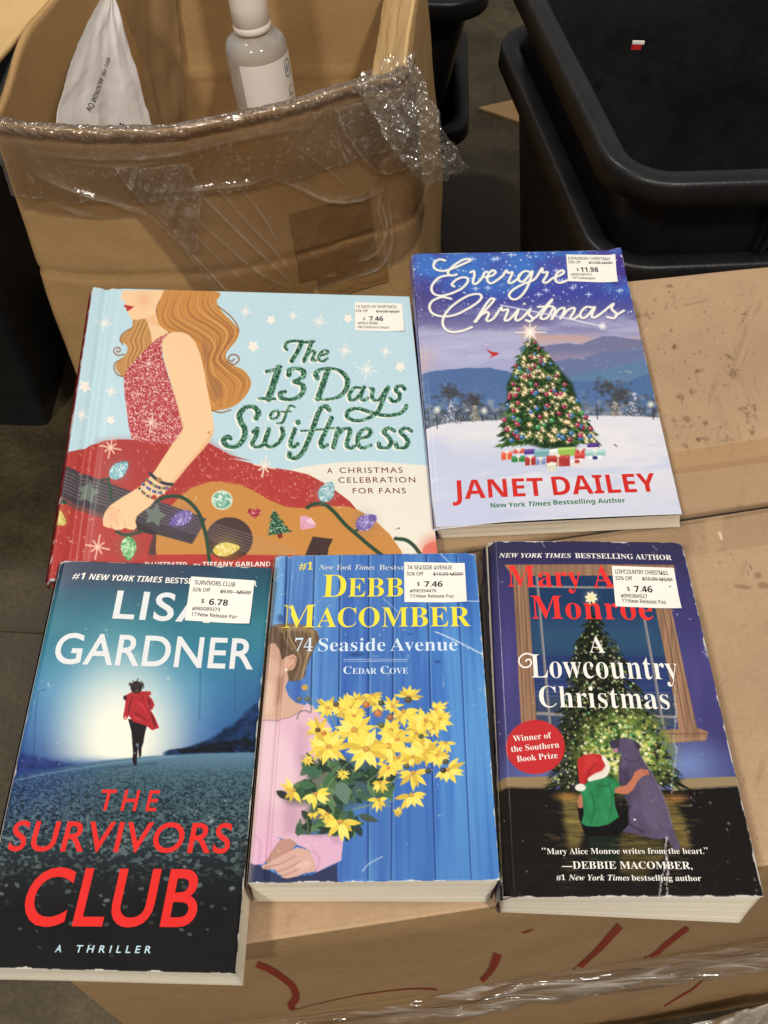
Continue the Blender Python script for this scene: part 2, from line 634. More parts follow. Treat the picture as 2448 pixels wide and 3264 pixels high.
def styled(txt, style):
    if style not in FONT_STYLES:
        return txt
    up, lo, dg = FONT_STYLES[style]
    o = ''
    for ch in txt:
        if 'A' <= ch <= 'Z':
            o += chr(up + ord(ch) - 65)
        elif ch == 'h' and style == 'serifi':
            o += chr(0x210E)
        elif 'a' <= ch <= 'z':
            o += chr(lo + ord(ch) - 97)
        elif dg and '0' <= ch <= '9':
            o += chr(dg + ord(ch) - 48)
        else:
            o += ch
    return o


_tcache = {}


def text_tris(body, offset=0.0, spacing=1.0, res=5):
    key = (body, offset, spacing)
    if key in _tcache:
        return _tcache[key]
    cu = bpy.data.curves.new('lettering', 'FONT')
    cu.body = body
    cu.size = 1.0
    cu.resolution_u = res
    cu.offset = offset
    cu.space_character = spacing
    ob = bpy.data.objects.new('lettering', cu)
    COL.objects.link(ob)
    dg = bpy.context.evaluated_depsgraph_get()
    me = bpy.data.meshes.new_from_object(ob.evaluated_get(dg))
    me.calc_loop_triangles()
    V = np.empty(len(me.vertices) * 3)
    me.vertices.foreach_get('co', V)
    T = np.empty(len(me.loop_triangles) * 3, np.int32)
    me.loop_triangles.foreach_get('vertices', T)
    bpy.data.objects.remove(ob)
    bpy.data.curves.remove(cu)
    bpy.data.meshes.remove(me)
    _tcache[key] = (V.reshape(-1, 3)[:, :2], T.reshape(-1, 3))
    return _tcache[key]


def cap_height(style):
    V, T = text_tris(styled('H', style))
    return V[:, 1].max() - V[:, 1].min()


class Letters:
    """All printed words of one sheet as one mesh; every word lies on the sheet's surface."""

    def __init__(s, canvas, off=0.00014):
        s.cv, s.off = canvas, off
        s.buf = {}
        s.to('cover_lettering')

    def to(s, name):
        s.cur = s.buf.setdefault(name, dict(V=[], F=[], M=[], mats=[], n=0))

    def mm(s, p):
        p = np.array(p, float)
        q = s.cv.inv(p) if hasattr(s.cv, 'inv') else app(s.cv.H, p)
        return q * [s.cv.w, s.cv.h]

    def word(s, txt, style, p0, p1, cap, m, off=0.0, spacing=1.0, shear=0.0, raw=False, lift=0.0):
        body = txt if raw else styled(txt, style)
        V, T = text_tris(body, off, spacing)
        a, b, c = s.mm(p0), s.mm(p1), s.mm((p0[0], p0[1] - cap))
        hmm = np.linalg.norm(c - a) / cap_height(style)
        e = b - a
        L = np.linalg.norm(e)
        e = e / L
        up = np.array([e[1], -e[0]])
        x0, x1 = V[:, 0].min(), V[:, 0].max()
        sx = L / (x1 - x0)
        x = (V[:, 0] - x0) * sx + shear * V[:, 1] * hmm
        P = a + x[:, None] * e + (V[:, 1] * hmm)[:, None] * up
        s.add(P / [s.cv.w, s.cv.h], T, m, lift)

    def add(s, uv, T, m, lift=0.0):
        P = s.cv.surf(uv, s.off + lift)
        b = s.cur
        if m not in b['mats']:
            b['mats'].append(m)
        b['V'].append(P)
        b['F'] += [tuple(int(i) + b['n'] for i in t) for t in T]
        b['M'] += [b['mats'].index(m)] * len(T)
        b['n'] += len(P)

    def bar(s, p0, p1, w, m, lift=0.0):
        a, b = s.mm(p0), s.mm(p1)
        e = (b - a) / np.linalg.norm(b - a)
        nn = np.array([e[1], -e[0]])
        ww = np.linalg.norm(s.mm((p0[0], p0[1] + w)) - a) / 2
        q = np.array([a - nn * ww, b - nn * ww, b + nn * ww, a + nn * ww]) / [s.cv.w, s.cv.h]
        s.add(q, [(0, 1, 2), (0, 2, 3)], m, lift)

    def build(s, name, parent):
        for k, b in s.buf.items():
            if b['V']:
                nm = name if k == 'cover_lettering' else k
                link(nm, mesh_of(nm, np.concatenate(b['V']), b['F'], False, b['M']), b['mats'], parent)


# ------------------------------------------------------------------ the setting: concrete floor
def floor_material():
    m = mat('stained_concrete', rough=0.6, spec=0.35)
    t = NT(m)
    v = t.obj()
    a = t.noise(v, 2.2, 6, 0.65)
    b = t.noise(v, 11, 5, 0.7)
    c = t.noise(v, 190, 3, 0.6)
    k = t.ramp(a, [(0.3, rgb(38, 30, 17)), (0.55, rgb(58, 48, 29)), (0.75, rgb(82, 69, 43))])
    k = t.mix(0.5, k, t.ramp(b, [(0.35, rgb(36, 30, 19)), (0.68, rgb(98, 86, 60))]))
    k = t.mix(0.3, k, t.ramp(c, [(0.35, (0.1, 0.1, 0.1, 1)), (0.65, (0.8, 0.8, 0.8, 1))]), 'SOFT_LIGHT')
    t.l(k, t.b.inputs['Base Color'])
    t.l(t.math('ADD', t.math('MULTIPLY', b, 0.4), 0.35), t.b.inputs['Roughness'])
    t.l(t.bump(c, 0.2, 0.001), t.b.inputs['Normal'])
    return m


FLOOR_Z = -0.5
fl = link('floor', mesh_of('floor', [(-8, -6, FLOOR_Z), (8, -6, FLOOR_Z), (8, 12, FLOOR_Z), (-8, 12, FLOOR_Z)], [(0, 1, 2, 3)]), floor_material())
fl['kind'] = 'structure'
# saw-cut joints in the slab: shallow dark strips just above it
jv, jf = [], []
for (x0, y0, x1, y1, w) in ((-1.2, 0.545, -0.1, 0.51, 0.004), (-0.62, -0.5, -0.66, 3.0, 0.003)):
    d = Vector((x1 - x0, y1 - y0)).normalized()
    n = Vector((-d.y, d.x)) * w / 2
    k = len(jv)
    jv += [(x0 - n.x, y0 - n.y, FLOOR_Z + .002), (x1 - n.x, y1 - n.y, FLOOR_Z + .002), (x1 + n.x, y1 + n.y, FLOOR_Z + .002), (x0 + n.x, y0 + n.y, FLOOR_Z + .002)]
    jf.append((k, k + 1, k + 2, k + 3))
jo = link('floor_joint', mesh_of('floor_joint', jv, jf), mat('joint_filler', rgb(66, 57, 38), 0.8))
jo['kind'] = 'structure'

# ------------------------------------------------------------------ the cardboard box the books lie on
box = thing('cardboard_box', 'closed scuffed cardboard box under the books, red marker strokes on its front', 'box', (0.09, 0.32, FLOOR_Z))

CARD = np.array((184, 150, 112.0))


def scuff(cv, seed):
    n = fbm(cv.X / 420, cv.Y / 300, seed, 5)
    n2 = fbm(cv.X / 60, cv.Y / 60, seed + 4, 4)
    k = (0.92 + 0.14 * n + 0.06 * (n2 - 0.5))
    cv.c = np.stack([np.full(cv.X.shape, CARD[i] / 255) * k for i in range(3)], -1)
    st = fbm(cv.X / 26 + cv.Y / 90, cv.Y / 150, seed + 8, 4)
    cv.put(cv.ALL, ss(0.63, 0.8, st) * 0.2 * ss(0.45, 0.62, fbm(cv.X / 180, cv.Y / 200, seed + 2, 3)), (112, 84, 56))
    cr_ = np.abs(fbm(cv.X / 130, cv.Y / 170, seed + 17, 3) - 0.5)
    cv.put(cv.ALL, (1 - ss(0.0, 0.006, cr_)) * 0.22, (215, 182, 140))


back_px = [(357, 1061), (2819, 813), (3117, 1509), (269, 1946)]
back = Canvas(back_px, [(-.185, .475, 0), (.36, .578, 0), (.36, .3765, 0), (-.16, .2655, 0)], 4.2,
              bump=lambda u, v: 0.0012 * (fbm(u * 5, v * 3, 7, 2) - 0.5) - 0.0004)
scuff(back, 3)
zS = Z(1900, 850, .4749)
_rng = random.Random(5)
for (x, y, rx, ry, rot, a) in ((995, 730, 22, 40, -.2, .6), (700, 1035, 36, 20, .2, .45), (605, 550, 12, 16, 0, .7), (425, 325, 18, 10, 0, .7), (365, 332, 14, 12, 0, .5),
                               (965, 622, 12, 14, 0, .6), (1060, 965, 12, 18, 0, .5), (520, 1240, 30, 16, .5, .55), (795, 1165, 14, 8, -.4, .7), (695, 1222, 18, 12, 0, .4),
                               (660, 885, 26, 20, .7, .55), (490, 910, 16, 20, 0, .35), (765, 715, 14, 10, .5, .5), (735, 850, 16, 22, -.3, .35), (1095, 1020, 10, 22, 0, .45), (970, 1172, 16, 12, 0, .45),
                               (825, 1065, 14, 10, 0, .5), (560, 124, 34, 5, -.2, .5), (390, 705, 40, 6, .05, .4), (600, 200, 8, 40, 0, .25), (1140, 960, 9, 30, -.3, .4), (1130, 1125, 14, 12, 0, .5), (1067, 318, 12, 12, 0, .4)):
    c = zS((x, y))[0]
    back.ell(c, rx * .44, ry * .44, (116, 90, 62), a * .75, rot, soft=4.5)
    for _ in range(5):
        back.ell((c[0] + _rng.gauss(0, rx * .5), c[1] + _rng.gauss(0, ry * .5)), 2 + 3 * _rng.random(), 2 + 4 * _rng.random(), (92, 66, 42), a * .7, soft=3)
for _ in range(130):
    c = zS((_rng.uniform(280, 1150), _rng.uniform(150, 1300)))[0]
    back.ell(c, 1.5 + 2.5 * _rng.random(), 1.5 + 5 * _rng.random(), (110, 82, 54), .45 * _rng.random() + .15, soft=2.5)
for _ in range(26):
    c = zS((_rng.uniform(330, 1150), _rng.uniform(680, 1250)))[0]
    back.stroke([c, (c[0] + _rng.uniform(4, 22), c[1] + _rng.uniform(20, 70))], 4, (120, 90, 60), .3, soft=4, taper=True)
back.stroke(zS((660, 262), (820, 225)), 4, (118, 90, 60), .45, taper=True)
# paper tape band along the flap edge and its darker strip
back.poly(zS((-1200, 1640), (480, 1277), (1600, 1090), (1700, 1260), (530, 1420), (-1200, 1790)), (176, 136, 90), .75)
back.stroke(zS((-1200, 1640), (480, 1277), (1600, 1090)), 2.2, (206, 176, 132), .5)
back.poly(zS((-1200, 1790), (530, 1420), (1700, 1260), (1700, 1540), (575, 1650), (-1200, 2050)), (192, 158, 114), .6)
back.stroke([(269, 1940), (2175, 1658), (3117, 1505)], 10, (120, 94, 64), .55, soft=5)
back.build('lid_flap', M_CARD_PAINT, box, thick=0.004, edge=(150, 116, 76))

front_px = [(269, 1946), (3117, 1509), (3577, 2582), (200, 3092)]
front = Canvas(front_px, [(-.16, .262, 0), (.36, .373, 0), (.36, .168, 0), (-.133, .084, 0)], 4.2,
               bump=lambda u, v: 0.0012 * (fbm(u * 5, v * 3, 9, 2) - 0.5) - 0.0006 - 0.0022 * ss(0.975, 1.0, v) ** 2)
scuff(front, 23)
front.stroke([(269, 1946), (2175, 1664), (3117, 1511)], 9, (128, 100, 68), .6, soft=5)
for (x, y, rx, ry) in ((980, 2170, 44, 22), (940, 2100, 26, 22), (830, 2180, 60, 14), (880, 2060, 16, 34), (672, 2010, 8, 8), (1105, 2140, 9, 9)):
    front.ell(zS((x, y))[0], rx * .4749, ry * .4749, (120, 90, 58), .5, .1, soft=5)
for _ in range(70):
    c = (_rng.uniform(2050, 2448), _rng.uniform(1680, 2850))
    front.ell(c, 1.5 + 2 * _rng.random(), 1.5 + 3 * _rng.random(), (110, 82, 54), .4 * _rng.random() + .1, soft=2.5)
front.poly(zS((560, 1720), (700, 1640), (680, 1900), (600, 1960)), (200, 168, 122), .5, soft=6)
front.stroke(zS((672, 1800), (684, 1840)), 8, (246, 236, 214), .9, soft=3)
front.stroke(zS((870, 2040), (890, 2090)), 5, (224, 200, 160), .7, soft=3)
front.stroke([(200, 3088), (790, 2998), (1560, 2883), (3577, 2580)], 7, (206, 172, 128), .6, soft=5)
front.build('lid_flap', M_CARD_PAINT, box, thick=0.0008, edge=(160, 124, 84))

# the four sides, slightly slack board
_c = [np.array(p) for p in ((-.133, .084), (.36, .168), (.36, .578), (-.185, .475))]
NS = 40


def box_side(a, b, s, t, seed):
    """s along the side, t from the top (0) to the floor (1)."""
    d = b - a
    n = np.array([d[1], -d[0]]) / np.linalg.norm(d)
    w = 0.010 * (fbm(s * 4, t * 3, seed, 3) - 0.45) * np.sin(np.pi * np.clip(s, 0, 1)) * np.clip(t * 4, 0, 1)
    w = w - 0.001 + 0.0028 * ss(0, .014, t) - 0.005 * np.exp(-((t - 0.375) / 0.012) ** 2)
    xy = a + s[..., None] * d + w[..., None] * n
    return np.concatenate([xy, (-0.0026 + t * (FLOOR_Z + 0.0026))[..., None]], -1)


V, Fc = [], []
for k in range(4):
    s_, t_ = np.meshgrid(np.linspace(0, 1, NS * 2), np.linspace(0, 1, NS))
    Pq = box_side(_c[k], _c[(k + 1) % 4], s_, t_, 40 + k)
    o = len(V)
    V += Pq.reshape(-1, 3).tolist()
    nc = NS * 2
    Fc += [(o + i * nc + j, o + (i + 1) * nc + j, o + (i + 1) * nc + j + 1, o + i * nc + j + 1) for i in range(NS - 1) for j in range(nc - 1)]
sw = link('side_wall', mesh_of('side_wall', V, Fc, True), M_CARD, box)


# red marker strokes on the front side
def ribbon(P, w):
    P = np.asarray(P, float)
    T = np.gradient(P, axis=0)
    T /= np.linalg.norm(T, axis=1)[:, None] + 1e-9
    Nn = np.stack([-T[:, 1], T[:, 0]], -1)
    w = np.asarray(w)[:, None] / 2
    return P + Nn * w, P - Nn * w


HF = homography([(200, 3092), (3577, 2582), (2521, 3152), (646, 3461)], [(0, 0), (1, 0), (1, .9), (0, .9)])
zM7 = Z(700, 2800, 1.0537)
mk = mat('red_marker_ink', rgb(134, 50, 38), 0.8, 0.1)
_t = NT(mk)
_t.l(_t.ramp(_t.noise(_t.obj((90, 90, 500)), 1.0, 4), [(0.3, (.55, .55, .55, 1)), (0.6, (.92, .92, .92, 1))]), _t.b.inputs['Alpha'])
for pts, w in (([(110, 240), (150, 258), (190, 285), (220, 310), (228, 340), (215, 362), (222, 380)], [26, 26, 24, 26, 28, 30, 16]),
               ([(228, 378), (290, 360), (400, 332), (500, 316), (580, 308), (630, 309), (655, 313)], [3, 3, 3, 4, 5, 8, 5]),
               ([(838, 203), (825, 240), (808, 270), (790, 291)], [34, 30, 26, 22]),
               ([(1210, 122), (1150, 190), (1110, 232), (1072, 268)], [30, 25, 22, 18]),
               ([(1415, 130), (1350, 180), (1320, 208), (1285, 230)], [24, 21, 18, 14]),
               ([(912, 143), (930, 138), (948, 133)], [3, 9, 4]),
               ([(1495, 270), (1460, 295), (1430, 322), (1390, 345), (1340, 370)], [5, 7, 9, 7, 4])):
    Pc = cr(zM7(*pts), False, 14)
    ww = .85 * np.interp(np.linspace(0, 1, len(Pc)), np.linspace(0, 1, len(w)), w)
    A, B = ribbon(Pc, ww)
    st = np.stack([app(HF, A), app(HF, B)], 1).reshape(-1, 2)
    Pq = box_side(_c[0], _c[1], st[:, 0], st[:, 1], 40)
    Pq[:, :2] += np.array([.168, -.986]) * 0.0005
    link('marker_stroke', mesh_of('marker_stroke', Pq.tolist(), [(2 * i, 2 * i + 1, 2 * i + 3, 2 * i + 2) for i in range(len(Pc) - 1)]), mk, box)

# band of twisted stretch film round the middle of the box
nu, nv = 220, 26
s_, t_ = np.meshgrid(np.linspace(-0.004, 1, nu), np.linspace(0, 1, nv))
wd = np.interp(s_, [0, .35, .6, 1], [.012, .03, .075, .10])
top = np.interp(s_, [0, .3, .6, 1], [.385, .385, .365, .335]) + 0.012 * (fbm(s_ * 9, s_ * 0, 61, 3) - .5)
tt = top + wd * t_ * 1.6
Pq = box_side(_c[0], _c[1], s_, tt, 40)
rid = 1 - np.abs(2 * fbm(s_ * 3.5 + t_ * .4, t_ * 6 + s_ * 2.5, 63, 2) - 1)
off = 0.0025 + 0.008 * rid ** 2 * np.sin(np.pi * t_) + .003 * np.sin(np.pi * t_)
Pq[..., :2] += np.array([.168, -.986]) * off[..., None]
keep = np.ones((nv - 1, nu - 1), bool)
link('stretch_film', grid_mesh('stretch_film', Pq, True, keep), M_FILM_ROPE, box)

# clear tape over the flap joint
s_, t_ = np.meshgrid(np.linspace(0.02, 1, 90), np.linspace(0, 1, 12))
j0, j1 = np.array((-.16, .2635)), np.array((.36, .375))
jd = (j1 - j0) / np.linalg.norm(j1 - j0)
jn = np.array([-jd[1], jd[0]])
xy = j0 + s_[..., None] * (j1 - j0) + ((0.5 - t_) * 0.062 + 0.004)[..., None] * jn
zz = 0.0009 + 0.0006 * fbm(s_ * 12, t_ * 2, 71, 2) - 0.001 * np.exp(-((t_ - .565) / .03) ** 2)
link('packing_tape', grid_mesh('packing_tape', np.concatenate([xy, zz[..., None]], -1)), M_TAPE, box)

# crumpled clear plastic lying on the floor in front of the box
nu, nv = 260, 150
s_, t_ = np.meshgrid(np.linspace(0, 1, nu), np.linspace(0, 1, nv))
X = .12 + .45 * s_ + .02 * (fbm(s_ * 6, t_ * 6, 81, 3) - .5)
Y = .101 + .17 * X - .19 * (1 - t_) + .02 * (fbm(s_ * 6, t_ * 6, 83, 3) - .5) * (1 - t_) - .012 * fbm(s_ * 7, t_ * 0, 90, 3)
rg = crumple(s_ * 11, t_ * 6, 85)
zz = FLOOR_Z + .004 + (.03 + .095 * rg ** 1.5 + .045 * fbm(s_ * 3, t_ * 3, 87, 2)) * np.clip(np.minimum(t_ * 6, (1 - t_) * 30 + .25), 0, 1) * np.clip(np.minimum(s_, 1 - s_) * 9, 0, 1)
pb = link('plastic_bag', grid_mesh('plastic_bag', np.stack([X, Y, zz], -1)), clear_film('crumpled_clear_bag', 0.6, (0.95, 0.93, 0.9, 1), 0.4))
fold_attr(pb, .15 + .7 * sharpness(rg))
tag(pb, 'crumpled clear plastic bag on the floor in front of the closed box', 'plastic bag')
# ------------------------------------------------------------------ the open carton wrapped in stretch film
carton = thing('open_carton', 'tall open brown carton behind the books, rim wrapped in shiny stretch film', 'carton', (-0.15, 0.9, FLOOR_Z))


def offset_poly(P, d):
    """outward offset of a counter-clockwise convex polygon."""
    P = np.asarray(P, float)
    n = len(P)
    L = []
    for i in range(n):
        e = P[(i + 1) % n] - P[i]
        e /= np.linalg.norm(e)
        L.append((P[i] + d * np.array([e[1], -e[0]]), e))
    out = []
    for i in range(n):
        (p, e), (q, f) = L[i - 1], L[i]
        k = np.linalg.solve(np.array([e, -f]).T, q - p)
        out.append(p + k[0] * e)
    return np.array(out)


def rounded(P, r, n=8, m=14):
    """closed outline: m points along each side and n on each rounded corner (same count for every polygon)."""
    P = np.asarray(P, float)
    k = len(P)
    r = [r] * k if np.isscalar(r) else r
    out = []
    A, B = [], []
    for i in range(k):
        a, b, c = P[i - 1], P[i], P[(i + 1) % k]
        u, v = (a - b) / np.linalg.norm(a - b), (c - b) / np.linalg.norm(c - b)
        ang = math.acos(np.clip(u @ v, -1, 1))
        t = r[i] / math.tan(ang / 2)
        A.append(b + u * t)
        B.append(b + v * t)
    for i in range(k):
        b = P[i]
        for j in range(n + 1):
            q = j / n
            # rational quadratic arc through the corner
            w = 0.72
            d = (1 - q) ** 2 + 2 * w * q * (1 - q) + q * q
            out.append(((1 - q) ** 2 * A[i] + 2 * w * q * (1 - q) * b + q * q * B[i]) / d)
        nx = A[(i + 1) % k]
        for j in range(1, m):
            out.append(B[i] + (nx - B[i]) * j / m)
    return np.array(out)


RIM = [(-.335, .705), (.010, .797), (.028, 1.10), (-.265, 1.01)]
BOT = [(-.335, .705), (.060, .792), (.078, 1.09), (-.265, 1.01)]
NC, MC = 6, 44
rim0 = rounded(RIM, [.012, .035, .02, .015], NC, MC)
bot0 = rounded(BOT, [.012, .03, .02, .015], NC, MC)
NP = len(rim0)
ROW = NC + MC        # points per side block: 0 = front-left corner, then the front side ...


def carton_wall(i, t, off=0.0):
    """i: float index round the outline, t: 0 rim .. 1 floor; off: distance outside the board."""
    i = np.asarray(i, float)
    t = np.asarray(t, float)
    i0 = np.floor(i).astype(int)
    fr = (i - i0)[..., None]
    a = rim0[i0 % NP] * (1 - fr) + rim0[(i0 + 1) % NP] * fr
    b = bot0[i0 % NP] * (1 - fr) + bot0[(i0 + 1) % NP] * fr
    nx = rim0[(i0 + 1) % NP] - rim0[i0 % NP]
    nrm = np.stack([nx[..., 1], -nx[..., 0]], -1)
    nrm /= np.linalg.norm(nrm, axis=-1, keepdims=True) + 1e-9
    f = np.clip((i - NC) / MC, 0, 1)                       # 0..1 along the front side
    bulge = 0.034 * np.sin(np.pi * f ** 0.8) * np.exp(-t * 2.2) + 0.014 * np.sin(np.pi * f) * np.sin(np.pi * t)
    g = np.clip((i - ROW - NC) / MC, 0, 1)
    bulge = bulge + 0.012 * np.sin(np.pi * g) * np.sin(np.pi * np.clip(t * 1.2, 0, 1))
    dent = (0.008 * (fbm(i / 13.0, t * 5, 101, 3) - .5) + .005 * (crumple(i / 26.0, t * 3.2, 103, 5) - .5) - .0025 * np.exp(-((t - .30) / .006) ** 2)) * np.clip(t * 8 + .25, 0, 1)
    xy = a * (1 - t[..., None]) + b * t[..., None] + nrm * (bulge + dent + off)[..., None]
    lf = np.clip((i - 3 * ROW) / ROW, 0, 1)                # left side stands higher
    hi = 0.075 * np.sin(np.pi * np.clip(lf * .5 + .0, 0, .5)) * np.where(lf > 0, 1, 0) * ss(0, .35, 1 - lf) + 0.034 * ss(2.2 * ROW, 3 * ROW, i) * np.where(lf > 0, 0, 1)
    hi = np.where(lf > 0, 0.034 * ss(0.0, 0.28, 1 - lf), hi)
    z = hi + 0.006 * (vnoise(i / 7.0, 0 * i, 105) - .5) * np.exp(-t * 12)
    z = z * (1 - t) + FLOOR_Z * t
    return np.concatenate([xy, z[..., None]], -1)


ii, tt = np.meshgrid(np.arange(NP), np.concatenate([np.linspace(0, .5, 44), np.linspace(.52, 1, 16)]))
Po = carton_wall(ii, tt)
me = grid_mesh('wall', Po, True, closed_u=True)
wall = link('wall', me, [M_CARD_IN], carton)
sd = wall.modifiers.new('board', 'SOLIDIFY')
sd.thickness = 0.005
sd.offset = -1
bev = None

# inner bottom sheet (things stand on it)
cen = rim0.mean(0)
fl_pts = [(*((p - cen) * 0.955 + cen), -0.1895) for p in rim0]
link('inner_sheet', mesh_of('inner_sheet', fl_pts, [tuple(range(NP))]), M_CARD_IN, carton)


def panel(name, corners, m, parent, seed, amp=0.004, n=30, thick=0.004, label=None):
    u, v = np.meshgrid(np.linspace(0, 1, n), np.linspace(0, 1, n))
    c = np.array(corners, float)
    P = c[0] * ((1 - u) * (1 - v))[..., None] + c[1] * (u * (1 - v))[..., None] + c[2] * (u * v)[..., None] + c[3] * ((1 - u) * v)[..., None]
    nn = np.cross(c[1] - c[0], c[3] - c[0])
    nn /= np.linalg.norm(nn)
    P = P + nn * (amp * 2 * (fbm(u * 4, v * 4, seed, 3) - .5))[..., None]
    o = link(name, grid_mesh(name, P), m, parent)
    sm = o.modifiers.new('board', 'SOLIDIFY')
    sm.thickness = thick
    return o


# folded-in right flap, folded-out left flap, crushed flaps in the far left corner
panel('flap', [(.008, .806, .006), (.026, 1.09, .006), (-.012, 1.06, -.058), (-.022, .845, -.052)], M_CARD_LIGHT, carton, 111, .003)
panel('flap', [(-.330, .745, .024), (-.270, 1.0, .034), (-.40, 1.04, .012), (-.47, .77, .0)], M_CARD_LIGHT, carton, 113, .003)
panel('flap', [(-.300, .93, .05), (-.225, 1.018, .03), (-.236, 1.0, -.2), (-.285, .955, -.2)], M_CARD, carton, 115, .009)
None and panel('flap', [(-.19, 1.022, .06), (-.175, 1.026, .06), (-.205, 1.0, -.2), (-.232, 1.0, -.2)], M_CARD, carton, 117, .004)

None and panel('flap', [(-.3215, .729, .045), (-.302, .812, .056), (-.2945, .842, .004), (-.3125, .765, -.03)], M_CARD_LIGHT, carton, 119, .002)
# tape patches on the front side
M_BTAPE = mat('brown_tape', rgb(140, 107, 65), 0.35, 0.5)
_t = NT(M_BTAPE)
_t.l(_t.bump(_t.noise(_t.obj(), 40, 4), .5, .004), _t.b.inputs['Normal'])


def patch(f0, f1, t0, t1, seed, off):
    f, d = np.meshgrid(np.linspace(0, 1, 50), np.linspace(0, 1, 30))
    ff = f0 + (f1 - f0) * f + .006 * (fbm(d * 4, 0 * d, seed, 3) - .5)
    tp = t0 + (t1 - t0) * d + .004 * (fbm(f * 5, 0 * f, seed + 2, 3) - .5)
    link('packing_tape', grid_mesh('packing_tape', carton_wall(NC + ff * MC, tp, off + .0012 * fbm(f * 7, d * 5, seed + 4, 3))), M_BTAPE, carton)


patch(.69, .935, .205, .365, 171, .0008)
patch(.745, .965, .360, .425, 175, .0012)


# stretch film: a sheet folded over the front rim, hanging down the front and round the corner
def drop(f):
    """how far down the front the film reaches, for f = 0..1 along the front and round the corner."""
    return np.interp(f, [0, .12, .27, .33, .42, .50, .66, .69, .73, 1.0, 1.2], [.17, .18, .175, .26, .42, .62, .62, .50, .40, .40, .34])


def ft(*pts):
    """design units of the wrapped front -> (along the front, down from the rim)"""
    return [((x + 65) / 1358.0, (y - np.interp(x, [0, 480, 900, 1250], [402, 425, 368, 262])) / 1414.0) for x, y in pts]


FOLDS = [(ft((0, 520), (120, 560), (240, 600), (345, 640)), .004, 1.0), (ft((60, 535), (200, 580), (330, 625)), .003, .6), (ft((0, 590), (100, 625), (180, 640)), .003, .5),
         (ft((340, 578), (470, 582), (600, 572), (740, 556), (850, 535)), .004, 1.0), (ft((840, 548), (930, 575), (1040, 600), (1160, 590), (1260, 560)), .004, .9),
         (ft((0, 455), (200, 470), (420, 480), (640, 450), (850, 420), (1000, 395)), .005, .8), (ft((120, 480), (300, 500), (460, 498)), .003, .5),
         (ft((470, 620), (600, 740), (720, 840), (830, 905)), .003, .55), (ft((540, 575), (650, 690), (760, 800), (838, 880)), .003, .7), (ft((620, 575), (720, 690), (800, 780), (845, 850)), .003, .5), (ft((700, 565), (770, 660), (815, 760)), .003, .5),
         (ft((380, 670), (480, 780), (560, 880), (640, 980)), .003, .8), (ft((350, 640), (420, 720), (500, 830), (560, 930)), .0025, .5), (ft((440, 640), (560, 780), (680, 900)), .0025, .4),
         (ft((1250, 590), (1262, 680), (1210, 760), (1130, 800)), .003, .9), (ft((1285, 600), (1275, 740), (1200, 820), (1080, 860)), .003, .8), (ft((1290, 720), (1240, 830), (1140, 905), (1060, 925)), .0025, .8), (ft((1240, 640), (1200, 740), (1140, 790)), .0025, .4),
         (ft((900, 440), (1010, 490), (1120, 560)), .0025, .4), (ft((930, 420), (1060, 470), (1150, 545)), .002, .3), (ft((1255, 560), (1235, 620), (1250, 700), (1235, 800)), .003, .6)]
nf, nd = 460, 230
f_, d_ = np.meshgrid(np.linspace(-0.04, 1.2, nf), np.linspace(0, 1, nd))
i_ = NC + f_ * MC
t_ = -0.012 + (drop(f_) + .012 * (fbm(f_ * 8, 0 * f_, 121, 3) - .5)) * d_
fold = np.zeros(f_.shape)
hgt = np.zeros(f_.shape)
for pts, w, a in FOLDS:
    P = cr(pts, False, 8)
    fx, ty = f_ * .35, t_ * .5
    best = np.full(f_.shape, 1e9)
    tpar = np.zeros(f_.shape)
    for k in range(len(P) - 1):
        x1, y1, x2, y2 = P[k][0] * .35, P[k][1] * .5, P[k + 1][0] * .35, P[k + 1][1] * .5
        L2 = (x2 - x1) ** 2 + (y2 - y1) ** 2 + 1e-12
        q = np.clip(((fx - x1) * (x2 - x1) + (ty - y1) * (y2 - y1)) / L2, 0, 1)
        dd = np.hypot(fx - x1 - q * (x2 - x1), ty - y1 - q * (y2 - y1))
        u = dd < best
        best = np.where(u, dd, best)
        tpar = np.where(u, (k + q) / (len(P) - 1), tpar)
    end = np.sin(np.pi * np.clip(tpar, .04, .96)) ** .5
    jit = .6 + .8 * vnoise(f_ * 60, t_ * 60, 127)
    hgt = np.maximum(hgt, a * end * np.exp(-(best / w) ** 2) * .0042 * (.7 + .6 * vnoise(f_ * 40, t_ * 40, 129)))
    fold = np.maximum(fold, a * end * np.exp(-(best / (w * .35)) ** 2) * .65 * jit)
rim_k = np.exp(-(t_ / .022) ** 2)
cw = crumple(f_ * 30, t_ * 26, 123)
hgt = hgt + .0016 * cw * (.35 + rim_k) + .0012 * crumple(f_ * 9 - t_ * 9, t_ * 7, 125)
edge = np.clip((d_ - .985) / .015, 0, 1) * .35 + np.clip((.03 - d_) / .03, 0, 1) * .1
tc = np.clip(t_, 0, 1)
Pf = carton_wall(i_, tc, .0012 + hgt)
k_in = np.clip(-t_ / .012, 0, 1)
Pin = carton_wall(i_, tc * 0 + .012, -.0075)
Pf = Pf * (1 - k_in[..., None]) + Pin * k_in[..., None]
Pf[..., 2] += .0025 * np.exp(-(t_ / .008) ** 2) + .002 * cw * np.exp(-(t_ / .01) ** 2)
fold_attr(link('stretch_film', grid_mesh('stretch_film', Pf), M_FILM, carton), fold + edge + .25 * rim_k * np.clip(cw * 2 - .8, 0, 1))


